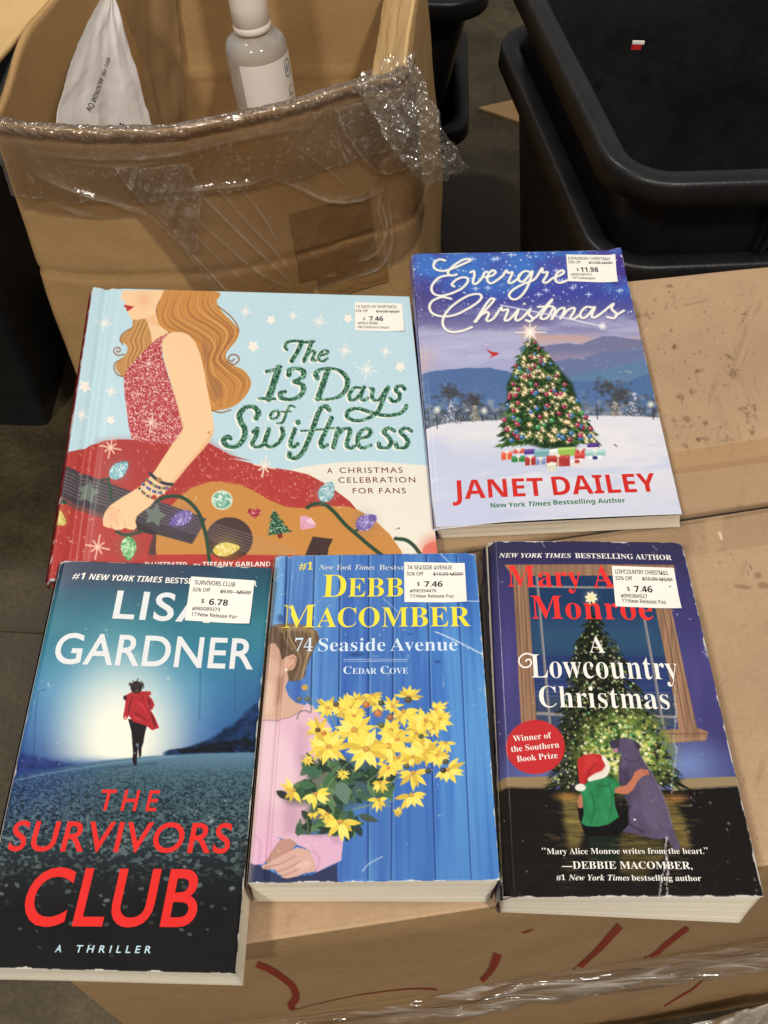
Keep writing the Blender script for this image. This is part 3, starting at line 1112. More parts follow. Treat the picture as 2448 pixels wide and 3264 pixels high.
# bunched whitish film: the flap of film on the front, the rim roll, the right corner and its loose tail
def film_patch(name, fs, ts, seed, amp, base, fq, n=(160, 110), white=.12):
    f, d = np.meshgrid(np.linspace(0, 1, n[0]), np.linspace(0, 1, n[1]))
    F0 = np.interp(d, np.linspace(0, 1, len(fs)), [q[0] for q in fs])
    F1 = np.interp(d, np.linspace(0, 1, len(fs)), [q[1] for q in fs])
    jag = .010 * (fbm(d * 14, f * 0, seed + 3, 3) - .5)
    ff = F0 + (F1 - F0) * f + jag
    t = ts[0] + (ts[1] - ts[0]) * d + .012 * (fbm(ff * 16, d * 0, seed + 5, 3) - .5) * ss(.3, 1, d)
    w = .72 * crumple(ff * fq, t * fq * 1.3, seed, 6, .5) + .28 * crumple(ff * fq * 3, t * fq * 4, seed + 7, 6)
    P = carton_wall(NC + ff * MC, np.clip(t, 0, 1), base + amp * w)
    sharp = sharpness(w)
    eg = np.clip(1 - np.minimum(np.minimum(f, 1 - f), np.minimum(d, 1 - d)) / .02, 0, 1) * .4
    return fold_attr(link(name, grid_mesh(name, P), M_FILM_CRUMPLE, carton), white * .5 + sharp * .5 + eg)


film_patch('stretch_film', [(.25, .44), (.27, .45), (.30, .455), (.34, .44), (.37, .425), (.385, .42)], (.055, .235), 131, .009, .003, 15)
# the roll of film along the top of the rim
a_, f2 = np.meshgrid(np.linspace(-1.1, 3.3, 34), np.linspace(-.05, 1.16, 560), indexing='ij')
base_p = carton_wall(NC + f2 * MC, f2 * 0, 0)
ahead = carton_wall(NC + f2 * MC + .5, f2 * 0, 0) - carton_wall(NC + f2 * MC - .5, f2 * 0, 0)
outw = np.stack([ahead[..., 1], -ahead[..., 0]], -1)
outw /= np.linalg.norm(outw, axis=-1, keepdims=True)
cw2 = .6 * crumple(f2 * 26, a_ * .5 + f2 * 3, 135, 6) + .4 * crumple(f2 * 70, a_ * 1.1, 137, 6)
rr = .0062 * (.72 + .55 * cw2)
Pr = base_p.copy()
Pr[..., :2] += outw * (rr * np.cos(a_) - .0022)[..., None]
Pr[..., 2] += rr * np.sin(a_) - .002
fold_attr(link('stretch_film', grid_mesh('stretch_film', Pr[::-1]), clear_film('rolled_stretch_film', .08, (.95, .92, .87, 1), .9, .12), carton), .8 * sharpness(cw2))
film_patch('stretch_film', [(-.05, 1.18), (-.05, 1.2), (-.05, 1.2)], (.015, .125), 139, .0055, .0035, 12, (560, 70), -.25)
film_patch('stretch_film', [(.86, 1.18), (.88, 1.2), (.92, 1.2), (.97, 1.2)], (.02, .17), 149, .007, .005, 16, (120, 90), .0)

nu, nv = 170, 150
u_, v_ = np.meshgrid(np.linspace(0, 1, nu), np.linspace(0, 1, nv))
cA, cB, cC, cD = [np.array(p) for p in ((-.034, .792, .000), (.014, .80, .024), (.068, .775, -.068), (.030, .766, -.078))]
P = cA * ((1 - u_) * (1 - v_))[..., None] + cB * (u_ * (1 - v_))[..., None] + cC * (u_ * v_)[..., None] + cD * ((1 - u_) * v_)[..., None]
w = .7 * crumple(u_ * 3 + .3, v_ * 5, 141, 6) + .3 * crumple(u_ * 9, v_ * 14, 147, 6)
P[..., 1] -= .006 + .014 * w + .018 * np.sin(np.pi * v_)
P[..., 2] += .010 * (fbm(u_ * 7, v_ * 7, 143, 3) - .5) + .010 * np.sin(np.pi * u_) * (1 - v_) + .006 * w
P[..., 0] += .010 * (fbm(v_ * 9, u_ * 3, 145, 3) - .5)
sharp = sharpness(w)
fold_attr(link('stretch_film', grid_mesh('stretch_film', P), M_FILM_CRUMPLE, carton), .05 + .6 * sharp)

# ------------------------------------------------------------------ things inside the carton
class Sheet:
    """a surface given by a function of (u, v), with words placed in design units."""

    def __init__(s, fn, src, dst, w, h):
        s.fn, s.H, s.w, s.h = fn, homography(src, dst), w, h

    def surf(s, uv, off=0.0):
        return s.fn(np.asarray(uv, float), off)


bag_c = [np.array(p) for p in ((-.2800, .93, -.002), (-.2735, .93, -.003), (-.2365, .852, -.125), (-.314, .757, -.062))]


def bag_surf(uv, off=0.0):
    u, v = uv[..., 0], uv[..., 1]
    c = bag_c
    P = c[0] * ((1 - u) * (1 - v))[..., None] + c[1] * (u * (1 - v))[..., None] + c[2] * (u * v)[..., None] + c[3] * ((1 - u) * v)[..., None]
    ex = (c[2] - c[3]) / np.linalg.norm(c[2] - c[3])
    nn = np.cross(c[2] - c[3], c[0] - c[3])
    nn /= np.linalg.norm(nn)
    if nn[2] < 0:
        nn = -nn
    P = P - ex * ((0.0105 * np.sin(np.pi * np.clip(v * 1.15, 0, 1)) + .004 * (fbm(v * 9, 0 * v, 151, 3) - .5)) * (1 - u))[..., None]
    fold = .0045 * (1 - np.abs(2 * vnoise(u * 5 + .3 * v, v * .8, 153) - 1)) + .005 * crumple(u * 3, v * 6, 155, 6)
    return P + nn * (fold + off)[..., None]


u_, v_ = np.meshgrid(np.linspace(0, 1, 90), np.linspace(0, 1, 110))
bag = thing('plastic_mailer', 'white plastic bag with black handwriting, hanging inside the open carton', 'plastic bag', (-.27, .86, -.12))
M_POLY = mat('white_poly', rgb(205, 198, 192), .42, .4)
bb = link('film_sheet', grid_mesh('film_sheet', bag_surf(np.stack([u_, v_], -1))), M_POLY, bag)
sd = bb.modifiers.new('ply', 'SOLIDIFY')
sd.thickness = .0008
sd.offset = 0
shB = Sheet(bag_surf, [(326, -17), (349, -13), (502, 509), (150, 497)], [(0, 0), (1, 0), (1, 1), (0, 1)], .085, .16)


def bag_inv(p):
    v = (p[..., 1] + 15) / 527.0
    xl, xr = 326 + (135 - 326) * v - 42 * np.sin(np.pi * v), 349 + (502 - 349) * v
    return np.stack([(p[..., 0] - xl) / (xr - xl), v], -1)


shB.inv = bag_inv
LB = Letters(shB, .0014)
M_PEN = mat('black_pen', rgb(38, 36, 40), .6, .2)
LB.word('AQ.WINDOW No Lab', 'sansi', (256, 372), (327, 196), 17, M_PEN)
LB.to('handwritten_word')
LB.word('to', 'sansbi', (352, 416), (371, 418), 20, M_PEN)
LB.build('handwriting', bag)

# bottle: lathe about its own tilted axis
bottle = thing('bottle', 'clear bottle with tall white cap and white label inside the open carton', 'bottle', (-.1290, .945, -.189))
AX = Vector((-.094, .02, .995)).normalized()
BQ = Vector((0, 0, 1)).rotation_difference(AX)
BO = Vector((-.1290, .945, -.189))


def lathe(name, prof, m, parent, n=64, a0=0.0, a1=2 * math.pi):
    closed = abs(a1 - a0 - 2 * math.pi) < 1e-6
    th = np.linspace(a0, a1, n, endpoint=not closed)
    V, Fc = [], []
    for r, z in prof:
        for t in th:
            V.append(BO + BQ @ Vector((r * math.cos(t), r * math.sin(t), z)))
    k = len(th)
    for i in range(len(prof) - 1):
        for j in range(k if closed else k - 1):
            a, b = i * k + j, i * k + (j + 1) % k
            Fc.append((a, b, b + k, a + k))
    return link(name, mesh_of(name, V, Fc, True), m, parent)


M_PET = mat('milky_clear_plastic', rgb(234, 231, 226), .1, .5, Transmission_Weight=.7, IOR=1.36)
M_CAP = mat('white_cap_plastic', rgb(226, 214, 200), .38, .4)
M_LAB = mat('white_label_paper', rgb(234, 226, 216), .5, .3)
lathe('body', [(.0, 0), (.027, 0), (.0302, .002), (.0312, .006), (.0312, .128), (.0308, .133), (.0295, .138), (.0270, .1418), (.0225, .1445), (.0165, .1465), (.0138, .148), (.0135, .156), (0, .156)], M_PET, bottle)
lathe('cap', [(.0, .1505), (.0182, .1505), (.0188, .1515), (.0188, .156), (.0180, .1566), (.0180, .1576), (.0186, .1582), (.0182, .175), (.0160, .285), (.0155, .288), (0, .288)], M_CAP, bottle)
lathe('label', [(.03145, .012), (.03145, .1275)], M_LAB, bottle, 60, math.radians(-118), math.radians(5))


def bot_surf(uv, off=0.0):
    th = np.radians(-118 + 123 * uv[..., 0])
    z = .1275 - .1095 * uv[..., 1]
    r = .0316 + off
    out = np.stack([r * np.cos(th), r * np.sin(th), z], -1)
    Rq = np.array(BQ.to_matrix())
    return out @ Rq.T + np.array(BO)


shL = Sheet(bot_surf, [(0, 0), (1, 0), (1, 1), (0, 1)], [(0, 0), (1, 0), (1, 1), (0, 1)], .0675, .1095)
LL = Letters(shL, .0002)
M_TEAL = mat('teal_print', rgb(50, 118, 132), .5, .3)
M_GREYP = mat('grey_print', rgb(110, 104, 104), .5, .3)


def label_line(pts, w, m):
    Pc = np.array(pts, float) * [.0675, .1095]
    A, B = ribbon(Pc, np.full(len(Pc), w))
    uv = np.stack([A, B], 1).reshape(-1, 2) / [.0675, .1095]
    n = len(Pc)
    LL.add(uv, [t for i in range(n - 1) for t in ((2 * i, 2 * i + 1, 2 * i + 3), (2 * i, 2 * i + 3, 2 * i + 2))], m)


cx, cy, hw, hh = .80, .125, .062, .075
th = np.linspace(0, 2 * np.pi, 49)
sq = lambda q: np.sign(q) * np.abs(q) ** .45
label_line([(cx + hw * sq(math.cos(a)), cy + hh * sq(math.sin(a))) for a in th], .0011, M_TEAL)
label_line([(cx - .012, cy + .035), (cx - .012, cy - .02), (cx + .012, cy - .03)], .0018, M_TEAL)
label_line(cr([(.855, .30), (.79, .30), (.765, .325), (.765, .36), (.79, .38), (.855, .38)], False, 5), .0012, M_GREYP)
label_line([(.855, .381), (.73, .381)], .0012, M_GREYP)
label_line(cr([(.845, .42), (.86, .45), (.84, .475), (.81, .45), (.785, .425), (.765, .45), (.78, .48)], False, 5), .0012, M_GREYP)
LL.build('label_print', bottle)

# balled-up brown paper at the bottom
u_, v_ = np.meshgrid(np.linspace(0, 2 * np.pi, 60, endpoint=False), np.linspace(0.02, np.pi - .02, 36))
for k, (cx, cy, cz, r, lab) in enumerate(((-.205, .955, -.180, .034, 'brown paper ball in the carton nearer the white bag'), (-.166, .93, -.183, .028, 'brown paper ball in the carton beside the bottle'))):
    d = np.stack([np.cos(u_) * np.sin(v_), np.sin(u_) * np.sin(v_), np.cos(v_)], -1)
    rr = r * (.8 + .45 * (1 - np.abs(2 * fbm(d[..., 0] * 1.5 + 9, d[..., 1] * 1.5 + d[..., 2] * 1.7, 161 + k, 2) - 1)) - .2)
    P = d * rr[..., None] + np.array((cx, cy, cz))
    P[..., 2] = np.maximum(P[..., 2], -.189)
    o = link('crumpled_paper', grid_mesh('crumpled_paper', P, False, closed_u=True), M_CARD)
    tag(o, lab, 'paper', 'crumpled paper in the carton')
# ------------------------------------------------------------------ black plastic totes
def tote(label, P, z0, z1, rim=.019, lip=.022, r=.055, taper=.045, ribs=()):
    c = np.mean(np.array(P), 0)
    t = thing('storage_tote', label, 'tote', (c[0], c[1], z1), 'black plastic totes standing on the floor')
    H = z0 - z1
    prof = [(-rim - .012 - taper, z1 + .004, 'i'), (-rim - .004 - taper * .05, z0 - .03, 'i'), (-rim - .002, z0 - .004, 'i'), (-rim + .002, z0 - .0005, 'i'), (-.004, z0, 'o'), (-.001, z0 - .0015, 'o'), (0, z0 - .005, 'o'),
            (.001, z0 - lip, 'o'), (-.002, z0 - lip - .001, 'o'), (-.003, z0 - lip, 'o'), (-.004, z0 - .008, 'o'), (-rim + .001, z0 - .009, 'o'), (-rim - .001, z0 - .014, 'o'), (-rim - taper, z1, 'o')]
    rows = []
    for d, z, _ in prof:
        q = rounded(offset_poly(P, d), max(.012, r + d), 12, 10)
        rows.append(np.concatenate([q, np.full((len(q), 1), z)], 1))
    body = np.stack(rows)
    me = grid_mesh('shell', body[::-1], True, closed_u=True)
    o = link('shell', me, M_BLACK, t)
    n = body.shape[1]
    link('bottom', mesh_of('bottom', body[0].tolist(), [tuple(range(n))]), M_BLACK, t)
    for (a, b) in ribs:          # stiffening ribs under the lip
        a, b = np.array(a), np.array(b)
        e = (b - a) / np.linalg.norm(b - a)
        nn = np.array([e[1], -e[0]])
        V = []
        for zz, dep in ((z0 - .0095, .004), (z0 - .085, .017)):
            for q in (a, b):
                V += [(*(q - nn * (rim + .004)), zz), (*(q - nn * (dep)), zz)]
        link('rib', mesh_of('rib', V, [(0, 1, 3, 2), (1, 5, 7, 3), (0, 4, 5, 1), (2, 3, 7, 6), (4, 6, 7, 5)]), M_BLACK, t)
    return t


def quad(c0, ex, ey, w, d):
    c0, ex, ey = np.array(c0, float), np.array(ex, float), np.array(ey, float)
    ex /= np.linalg.norm(ex)
    ey /= np.linalg.norm(ey)
    return [c0, c0 + ex * w, c0 + ex * w + ey * d, c0 + ey * d]


Qn = quad((.177, .660), (1, .10), (-.184, 1), .62, .42)
Qt = quad((.1755, .652), (1, .10), (-.184, 1), .62, .42)
tote('lower tote of the front nested black pair, only its outer rim showing', offset_poly(Qn, -.001), -.09, FLOOR_Z, taper=.05)
tote('upper tote of the front nested black pair, open toward the viewer', Qt, 0.0, -.40, taper=.06, ribs=[((.3195, .6662), (.3235, .6666))])
tote('upper tote of the black pair behind the open carton, just its rim corner in view', quad((-.33, 1.13), (1, .0), (.02, 1), .436, .3), -.100, -.45, taper=.055)
tote('lower tote of the black pair behind the open carton', quad((-.33, 1.132), (1, .0), (.02, 1), .427, .3), -.270, FLOOR_Z, taper=.05)
tote('black tote in deep shadow left of the open carton', quad((-.93, .77), (1, .0), (-.03, 1), .545, .40), -.10, FLOOR_Z, taper=.03)

# bits inside the top tote, cardboard scrap on the floor
ps = link('paper_scrap', mesh_of('paper_scrap', [(.238, .705, -.058), (.255, .700, -.060), (.2475, .712, -.040), (.239, .7055, -.0595), (.256, .7005, -.0615), (.2485, .7125, -.0415)],
                                 [(0, 1, 2), (5, 4, 3), (0, 3, 4, 1), (1, 4, 5, 2), (2, 5, 3, 0)]), mat('white_paper', rgb(206, 200, 188), .7))
tag(ps, 'small white paper corner sticking up behind the front rim of the top black tote', 'paper')
lb = thing('sticker', 'tiny red and white sticker on the far inside wall of the top black tote', 'sticker', (.246, .98, -.06))
def slab(x0, x1, y0, y1, z0, z1):
    return mesh_of('slab', [(x0, y0, z0), (x1, y0, z0), (x1, y0, z1), (x0, y0, z1), (x0, y1, z0), (x1, y1, z0), (x1, y1, z1), (x0, y1, z1)],
                   [(0, 1, 2, 3), (5, 4, 7, 6), (4, 0, 3, 7), (1, 5, 6, 2), (3, 2, 6, 7), (4, 5, 1, 0)])
link('red_field', slab(.240, .250, .977, .9785, -.066, -.060), mat('red_sticker', rgb(190, 40, 36), .5), lb)
link('white_field', slab(.240, .252, .9765, .9785, -.060, -.057), M_PAPER, lb)
cf = link('cardboard_scrap', mesh_of('cardboard_scrap', [(.1445, 1.571, -.495), (.32, 1.645, -.492), (.30, 1.48, -.495), (.1445, 1.571, -.499), (.32, 1.645, -.497), (.30, 1.48, -.499)],
                                     [(0, 2, 1), (3, 4, 5), (0, 1, 4, 3), (1, 2, 5, 4), (2, 0, 3, 5)]), M_CARD)
tag(cf, 'pointed scrap of brown cardboard on the floor between the open carton and the nested totes', 'cardboard')
# ------------------------------------------------------------------ the books
rng = random.Random(2)
BOOKS = {
    'ever': dict(px=[[1313.0, 809.0], [1977.0, 797.0], [2174.0, 1638.0], [1384.0, 1677.0]],
                 top=[[0.01394, 0.52861, 0.02919], [0.15543, 0.53641, 0.03102], [0.16691, 0.32351, 0.0197], [0.02805, 0.31174, 0.01768]],
                 bot=[[0.01435, 0.5274, 0.01145], [0.15418, 0.53654, 0.01334], [0.17154, 0.32666, 0.00201], [0.03158, 0.31449, 0.001]]),
    'surv': dict(px=[[191.0, 1787.0], [866.0, 1810.0], [751.0, 3103.0], [-93.8, 3084.6]],
                 top=[[-0.16385, 0.26694, 0.04133], [-0.05643, 0.26742, 0.03944], [-0.05506, 0.07972, 0.0265], [-0.1621, 0.07874, 0.02835]],
                 bot=[[-0.16367, 0.26679, 0.01482], [-0.05655, 0.26768, 0.01296], [-0.05428, 0.07929, 0.001], [-0.1621, 0.07874, 0.00185]]),
    'sea': dict(px=[[876.0, 1772.0], [1516.0, 1762.0], [1593.0, 2805.0], [788.0, 2815.0]],
                top=[[-0.05649, 0.27975, 0.03179], [0.04846, 0.28295, 0.0353], [0.05348, 0.11765, 0.03364], [-0.05365, 0.1144, 0.03006]],
                bot=[[-0.05735, 0.28009, 0.00169], [0.04889, 0.28277, 0.00524], [0.05245, 0.11618, 0.00255], [-0.05363, 0.11378, 0.001]]),
    'low': dict(px=[[1552.0, 1725.0], [2174.0, 1730.0], [2435.0, 2858.0], [1602.0, 2861.0]],
                top=[[0.05562, 0.29558, 0.02793], [0.15989, 0.29659, 0.03018], [0.16543, 0.11437, 0.0319], [0.05486, 0.1116, 0.02952]],
                bot=[[0.05381, 0.29573, 0.001], [0.16159, 0.2972, 0.00224], [0.16381, 0.11003, 0.0029], [0.05726, 0.1121, 0.001]]),
    'swift': dict(px=[[287.0, 917.0], [1305.0, 945.0], [1401.9, 1832.2], [145.0, 1848.0]],
                  top=[[-0.19466, 0.48431, 0.03045], [0.01288, 0.49827, 0.01834], [0.03123, 0.28356, 0.01193], [-0.17558, 0.26602, 0.02391]],
                  bot=[[-0.19404, 0.48246, 0.01842], [0.01321, 0.49974, 0.00641], [0.03123, 0.28356, 0.001], [-0.17602, 0.26629, 0.01199]]),
}
WHITE = ink('white_print', (246, 241, 232))
INKS = {}


def I(r, g, b):
    if (r, g, b) not in INKS:
        INKS[(r, g, b)] = ink('printed_ink', (r, g, b))
    return INKS[(r, g, b)]


def page_block(name, top, bot, parent, inset=.0006, z_gap=.0004, n=14, bow=.0012, seed=1):
    """page edges as one ring of quads from the back cover up to the front cover."""
    top, bot = np.array(top, float), np.array(bot, float)
    ct, cb = top.mean(0), bot.mean(0)
    top = top + (ct - top) / np.linalg.norm(ct - top, axis=1)[:, None] * inset
    bot = bot + (cb - bot) / np.linalg.norm(cb - bot, axis=1)[:, None] * inset
    top[:, 2] -= z_gap
    M = 40
    def ring(Q):
        out = []
        for i in range(4):
            a, b = Q[i], Q[(i + 1) % 4]
            out += [a + (b - a) * j / M for j in range(M)]
        return np.array(out)
    rt, rb = ring(top), ring(bot)
    rows = []
    for k in range(n + 1):
        f = k / n
        R = rb + (rt - rb) * f
        c = R.mean(0)
        d = c - R
        d[:, 2] = 0
        d /= np.linalg.norm(d, axis=1)[:, None]
        R = R + d * (bow * (math.sin(math.pi * f)) * .4 + .0005 * (fbm(np.arange(len(R)) / 30., np.full(len(R), f * 5), seed, 2) - .5))[:, None]
        rows.append(R)
    P = np.stack(rows)
    me = grid_mesh(name, P[::-1], True, closed_u=True)
    at = me.attributes.new('leaf', 'FLOAT', 'POINT')
    at.data.foreach_set('value', np.repeat(np.linspace(1, 0, n + 1), 4 * M).astype(np.float32))
    return link(name, me, M_PAGES, parent)


def plate(name, q, thick, m, parent, inset=.0016):
    q = np.array(q, float)
    q = q + (q.mean(0) - q) / np.linalg.norm(q.mean(0) - q, axis=1)[:, None] * inset
    lo = q - [0, 0, thick]
    V = np.concatenate([q, lo])
    return link(name, mesh_of(name, V.tolist(), [(3, 2, 1, 0), (4, 5, 6, 7), (0, 1, 5, 4), (1, 2, 6, 5), (2, 3, 7, 6), (3, 0, 4, 7)]), m, parent)


def spine(name, b, m, parent, r=.0012):
    """strip of cover stock wrapped round the bound (left) edge."""
    t0, t1, b0, b1 = [np.array(b[k][i], float) for k, i in (('top', 0), ('top', 3), ('bot', 0), ('bot', 3))]
    out = np.array([-1.0, 0, 0])
    rows = []
    for f in np.linspace(0, 1, 12):
        bow = r * math.sin(math.pi * f) ** .6 + .0003
        A, B = t0 + (b0 - t0) * f, t1 + (b1 - t1) * f
        rows.append([A + (B - A) * g + out * bow for g in np.linspace(0, 1, 20)])
    o = link(name, grid_mesh(name, np.array(rows)), m, parent)
    return o


def sticker(cv, parent, quad_px, lines, seed=0):
    uv = app(cv.H, np.array(quad_px, float))
    n = 20
    g, h = np.meshgrid(np.linspace(0, 1, n), np.linspace(0, 1, n))
    UV = uv[0] * ((1 - g) * (1 - h))[..., None] + uv[1] * (g * (1 - h))[..., None] + uv[2] * (g * h)[..., None] + uv[3] * ((1 - g) * h)[..., None]
    cx_ = {0: g * h, 1: (1 - g) * h, 2: g * (1 - h)}[seed % 3]
    P = cv.surf(UV) + (.00034 + .0012 * np.clip((cx_ - .55) / .45, 0, 1) ** 2)[..., None] * cv.nrm
    Pp = np.pad(P, ((1, 1), (1, 1), (0, 0)), mode='edge')
    ring = np.ones(Pp.shape[:2], bool)
    ring[1:-1, 1:-1] = False
    Pp[ring] -= cv.nrm * .00012
    st = link('price_sticker', grid_mesh('price_sticker', Pp, False), M_PAPER, parent)
    L = Letters(cv, .00046)
    for ln in lines:
        txt, p0, p1, cap = ln[:4]
        sty = ln[4] if len(ln) > 4 else 'sans'
        if sty == 'bar':
            L.bar(p0, p1, cap * .7, M_STICKGREY, .00003)
        else:
            L.word(txt, sty, p0, p1, cap, M_STICKINK if (sty == 'sansb' or len(ln) > 5) else M_STICKGREY, off=.012 if sty == 'sans' else .004)
    L.build('sticker_print', st)
    return st


def star5(cv, c, r, col, rot=0.3, a=1.0, inner=.55):
    pts = [(c[0] + (r if k % 2 == 0 else r * inner) * math.cos(rot + k * math.pi / 5), c[1] + (r if k % 2 == 0 else r * inner) * math.sin(rot + k * math.pi / 5)) for k in range(10)]
    cv.poly(pts, col, a)


# ================================================================== hardback with the singer
sw_ = BOOKS['swift']
swb = thing('hardback_book', 'large square hardback, woman in red dress with guitar on pale blue cover', 'book', (-.08, .38, .008))


def hinge(u, v):
    return -.0016 * np.exp(-((u - .05) / .012) ** 2) - .0005 * np.exp(-((u - .085) / .01) ** 2) + .0006 * np.exp(-((u - .012) / .012) ** 2) - .0035 * ss(.012, 0, u)


cv = Canvas(sw_['px'], sw_['top'], 2.4, hinge)
zA, zB, zC, zD, zE = Z(0, 850, .4746), Z(150, 900, .4219), Z(140, 1380, .428), Z(650, 1450, .4641), Z(650, 900, .4641)
cv.fill((184, 216, 227))
cv.put(cv.ALL, .35 * fbm(cv.X / 60, cv.Y / 60, 3, 4), (196, 226, 234))
for _ in range(420):
    c = (rng.uniform(180, 1400), rng.uniform(930, 1560))
    cv.ell(c, 1.5 + 2 * rng.random(), 1.5 + 2 * rng.random(), (232, 242, 244), rng.random() * .6)
cv.poly(zD((560, 110), (760, 72), (900, 55), (1150, 42), (1540, 75), (1760, 90), (1760, 900), (800, 900)), (236, 229, 212), curve=False)
STARW = (247, 236, 222)
for p, r in (((295, 200), 38), ((620, 230), 26), ((800, 270), 48), ((975, 470), 44), ((1250, 475), 34), ((1125, 600), 66)):
    cv.spark(zE(p)[0], r * .4641 * 1.1, STARW, 8, 3.2)
for p, r in (((470, 258), 36), ((995, 248), 36), ((348, 440), 44), ((1350, 580), 40)):
    star5(cv, zE(p)[0], r * .4641, STARW)
for p, r in (((435, 302), 52), ((487, 825), 36), ((265, 1000), 44)):
    cv.spark(zB(p)[0], r * .4219 * 1.1, STARW, 8, 3.6)
for p, r in (((287, 788), 48), ((485, 1042), 34)):
    star5(cv, zB(p)[0], r * .4219 * 1.1, STARW)
# hair in front, behind the neck
HAIR, HD, HL = (190, 132, 62), (150, 96, 52), (222, 164, 84)
cv.poly(zB((665, 270), (645, 340), (575, 400), (560, 440), (610, 485), (600, 545), (545, 590), (520, 640), (560, 700), (600, 725), (640, 640), (720, 560), (800, 470), (800, 300)), (196, 140, 70), curve=True)
for k in range(7):
    x = 690 + k * 16
    cv.stroke(zB((x, 290), (x - 40, 380), (x - 75 + k * 4, 440), (x - 50, 500), (x - 85, 580), (x - 90, 650)), 3, HD if k % 2 else HL, .8, curve=True)
cv.stroke(zB((655, 340), (580, 385), (556, 430), (575, 470)), 4, HD, curve=True)
cv.stroke(zB((590, 545), (540, 552), (508, 525), (518, 497), (548, 495), (558, 515), (540, 528), (530, 516)), 4, HD, curve=True)
cv.stroke(zB((560, 585), (515, 615), (512, 660), (540, 700), (580, 712)), 4, HD, curve=True)
# big hair
hair = zB((885, 60), (1290, 70), (1292, 150), (1330, 220), (1400, 290), (1460, 365), (1440, 440), (1362, 540), (1395, 615), (1500, 668), (1552, 760), (1510, 860), (1420, 938), (1300, 968), (1235, 955), (1120, 700), (1000, 500), (930, 385), (850, 320), (825, 220), (850, 120))
cv.poly(hair, (206, 138, 52), curve=True)
base = [zB(*q) for q in ([(930, 80), (900, 180), (880, 260), (930, 340), (1060, 380), (1180, 460), (1210, 560), (1190, 700), (1250, 860), (1300, 950)],
                         [(1010, 80), (960, 180), (960, 260), (1060, 330), (1180, 400), (1260, 480), (1230, 580), (1240, 700), (1330, 800), (1320, 940)],
                         [(1090, 80), (1060, 180), (1100, 260), (1220, 330), (1310, 400), (1300, 500), (1270, 590), (1330, 680), (1420, 780), (1380, 920)],
                         [(1180, 80), (1170, 180), (1240, 260), (1350, 330), (1390, 400), (1350, 500), (1310, 590), (1390, 670), (1490, 760), (1450, 890)],
                         [(1260, 80), (1260, 170), (1330, 250), (1420, 330), (1440, 400), (1380, 490), (1340, 570), (1430, 650), (1530, 740), (1500, 850)])]
HC = [np.array(cr(b_, False, 5)) for b_ in base]
for k in range(30):
    f = k / 29 * (len(HC) - 1)
    i = min(int(f), len(HC) - 2)
    P = HC[i] * (1 - (f - i)) + HC[i + 1] * (f - i)
    P = P + np.array([5 * math.sin(k * 2.3), 0])
    cv.stroke(P, 3.0 + 3 * (k % 3 == 0), [(172, 106, 46), (228, 168, 84), (190, 122, 48), (158, 98, 58)][k % 4], .75, taper=True)
cv.poly(zB((1180, 420), (1230, 470), (1240, 540), (1200, 620), (1180, 540)), (164, 106, 62), .6, soft=8)
cv.poly(zB((1230, 680), (1330, 760), (1340, 860), (1280, 900), (1240, 800)), (160, 104, 66), .6, soft=8)
cv.stroke(zB((1300, 180), (1390, 250), (1445, 320), (1460, 370)), 4, HD, curve=True)
cv.stroke(zB((1365, 600), (1420, 622), (1462, 585), (1440, 550), (1395, 552), (1380, 585), (1405, 598), (1425, 580)), 4.5, HD, curve=True)
cv.stroke(zB((1240, 960), (1320, 985), (1400, 965)), 4, HD, curve=True)
# face and neck
SKIN = (246, 202, 148)
cv.poly(zB((570, 60), (600, 62), (890, 60), (862, 130), (826, 220), (850, 320), (930, 385), (870, 425), (800, 470), (792, 390), (765, 300), (748, 270), (690, 285), (645, 280), (622, 245), (615, 222), (600, 205), (588, 185), (596, 165), (590, 140), (575, 130), (555, 125), (570, 100)), SKIN)
cv.glow(zB((740, 130))[0], 48, (232, 150, 108), .5)
cv.poly(zB((745, 272), (820, 240), (850, 320), (800, 330), (770, 305)), (236, 176, 122), .6, soft=6)
cv.poly(zB((584, 172), (600, 170), (618, 176), (662, 182), (640, 202), (612, 220), (602, 210), (606, 196), (592, 188)), (204, 38, 38))
cv.stroke(zB((592, 186), (620, 190), (655, 184)), 2.5, (150, 20, 28), .8)
cv.stroke(zB((862, 130), (832, 200), (845, 270)), 3, HD, .8, curve=True)


# dress
def flecks(lo, mid, hi, sc, seed):
    def fn(X, Y, d):
        n = vnoise(X / sc, Y / sc, seed)
        n2 = vnoise(X / sc * 1.7 + 9, Y / sc * 1.7, seed + 3)
        m = (n * .6 + n2 * .4)[..., None]
        c = np.where(m < .5, np.array(lo) + (np.array(mid) - lo) * (m / .5), np.array(mid) + (np.array(hi) - mid) * np.clip((m - .5) / .22, 0, 1) ** 1.5)
        return c
    return fn


cv.poly(zC((60, 175), (130, 160), (220, 138), (320, 100), (450, 60), (560, 48), (650, 50), (980, 72), (1230, 70), (1400, 165), (1560, 208)) +
        zD((180, 20), (420, 78), (620, 110), (725, 135), (830, 190), (930, 258), (1010, 320), (1060, 380), (1060, 1000)) + [(100, 1950)], (186, 56, 50))
cv.poly(zC((420, 70), (660, 60), (980, 80), (1240, 80), (1400, 180), (1200, 330), (1000, 450), (700, 360), (480, 260)), (176, 48, 46), .55, soft=30)
for _ in range(900):
    c = (rng.uniform(130, 1130), rng.uniform(1390, 1880))
    if rng.random() < .5:
        c = (rng.uniform(640, 1130), rng.uniform(1400, 1640))
    i = np.argmin(np.abs(cv.uv[:, 0, 1] - app(cv.H, np.array(c))[1])), np.argmin(np.abs(cv.uv[0, :, 0] - app(cv.H, np.array(c))[0]))
    if cv.c[i][0] > .6 and cv.c[i][2] < .3:
        cv.ell(c, 1.6 + 1.8 * rng.random(), 1.6 + 1.8 * rng.random(), (240, 150, 130), rng.random() * .8 + .1)
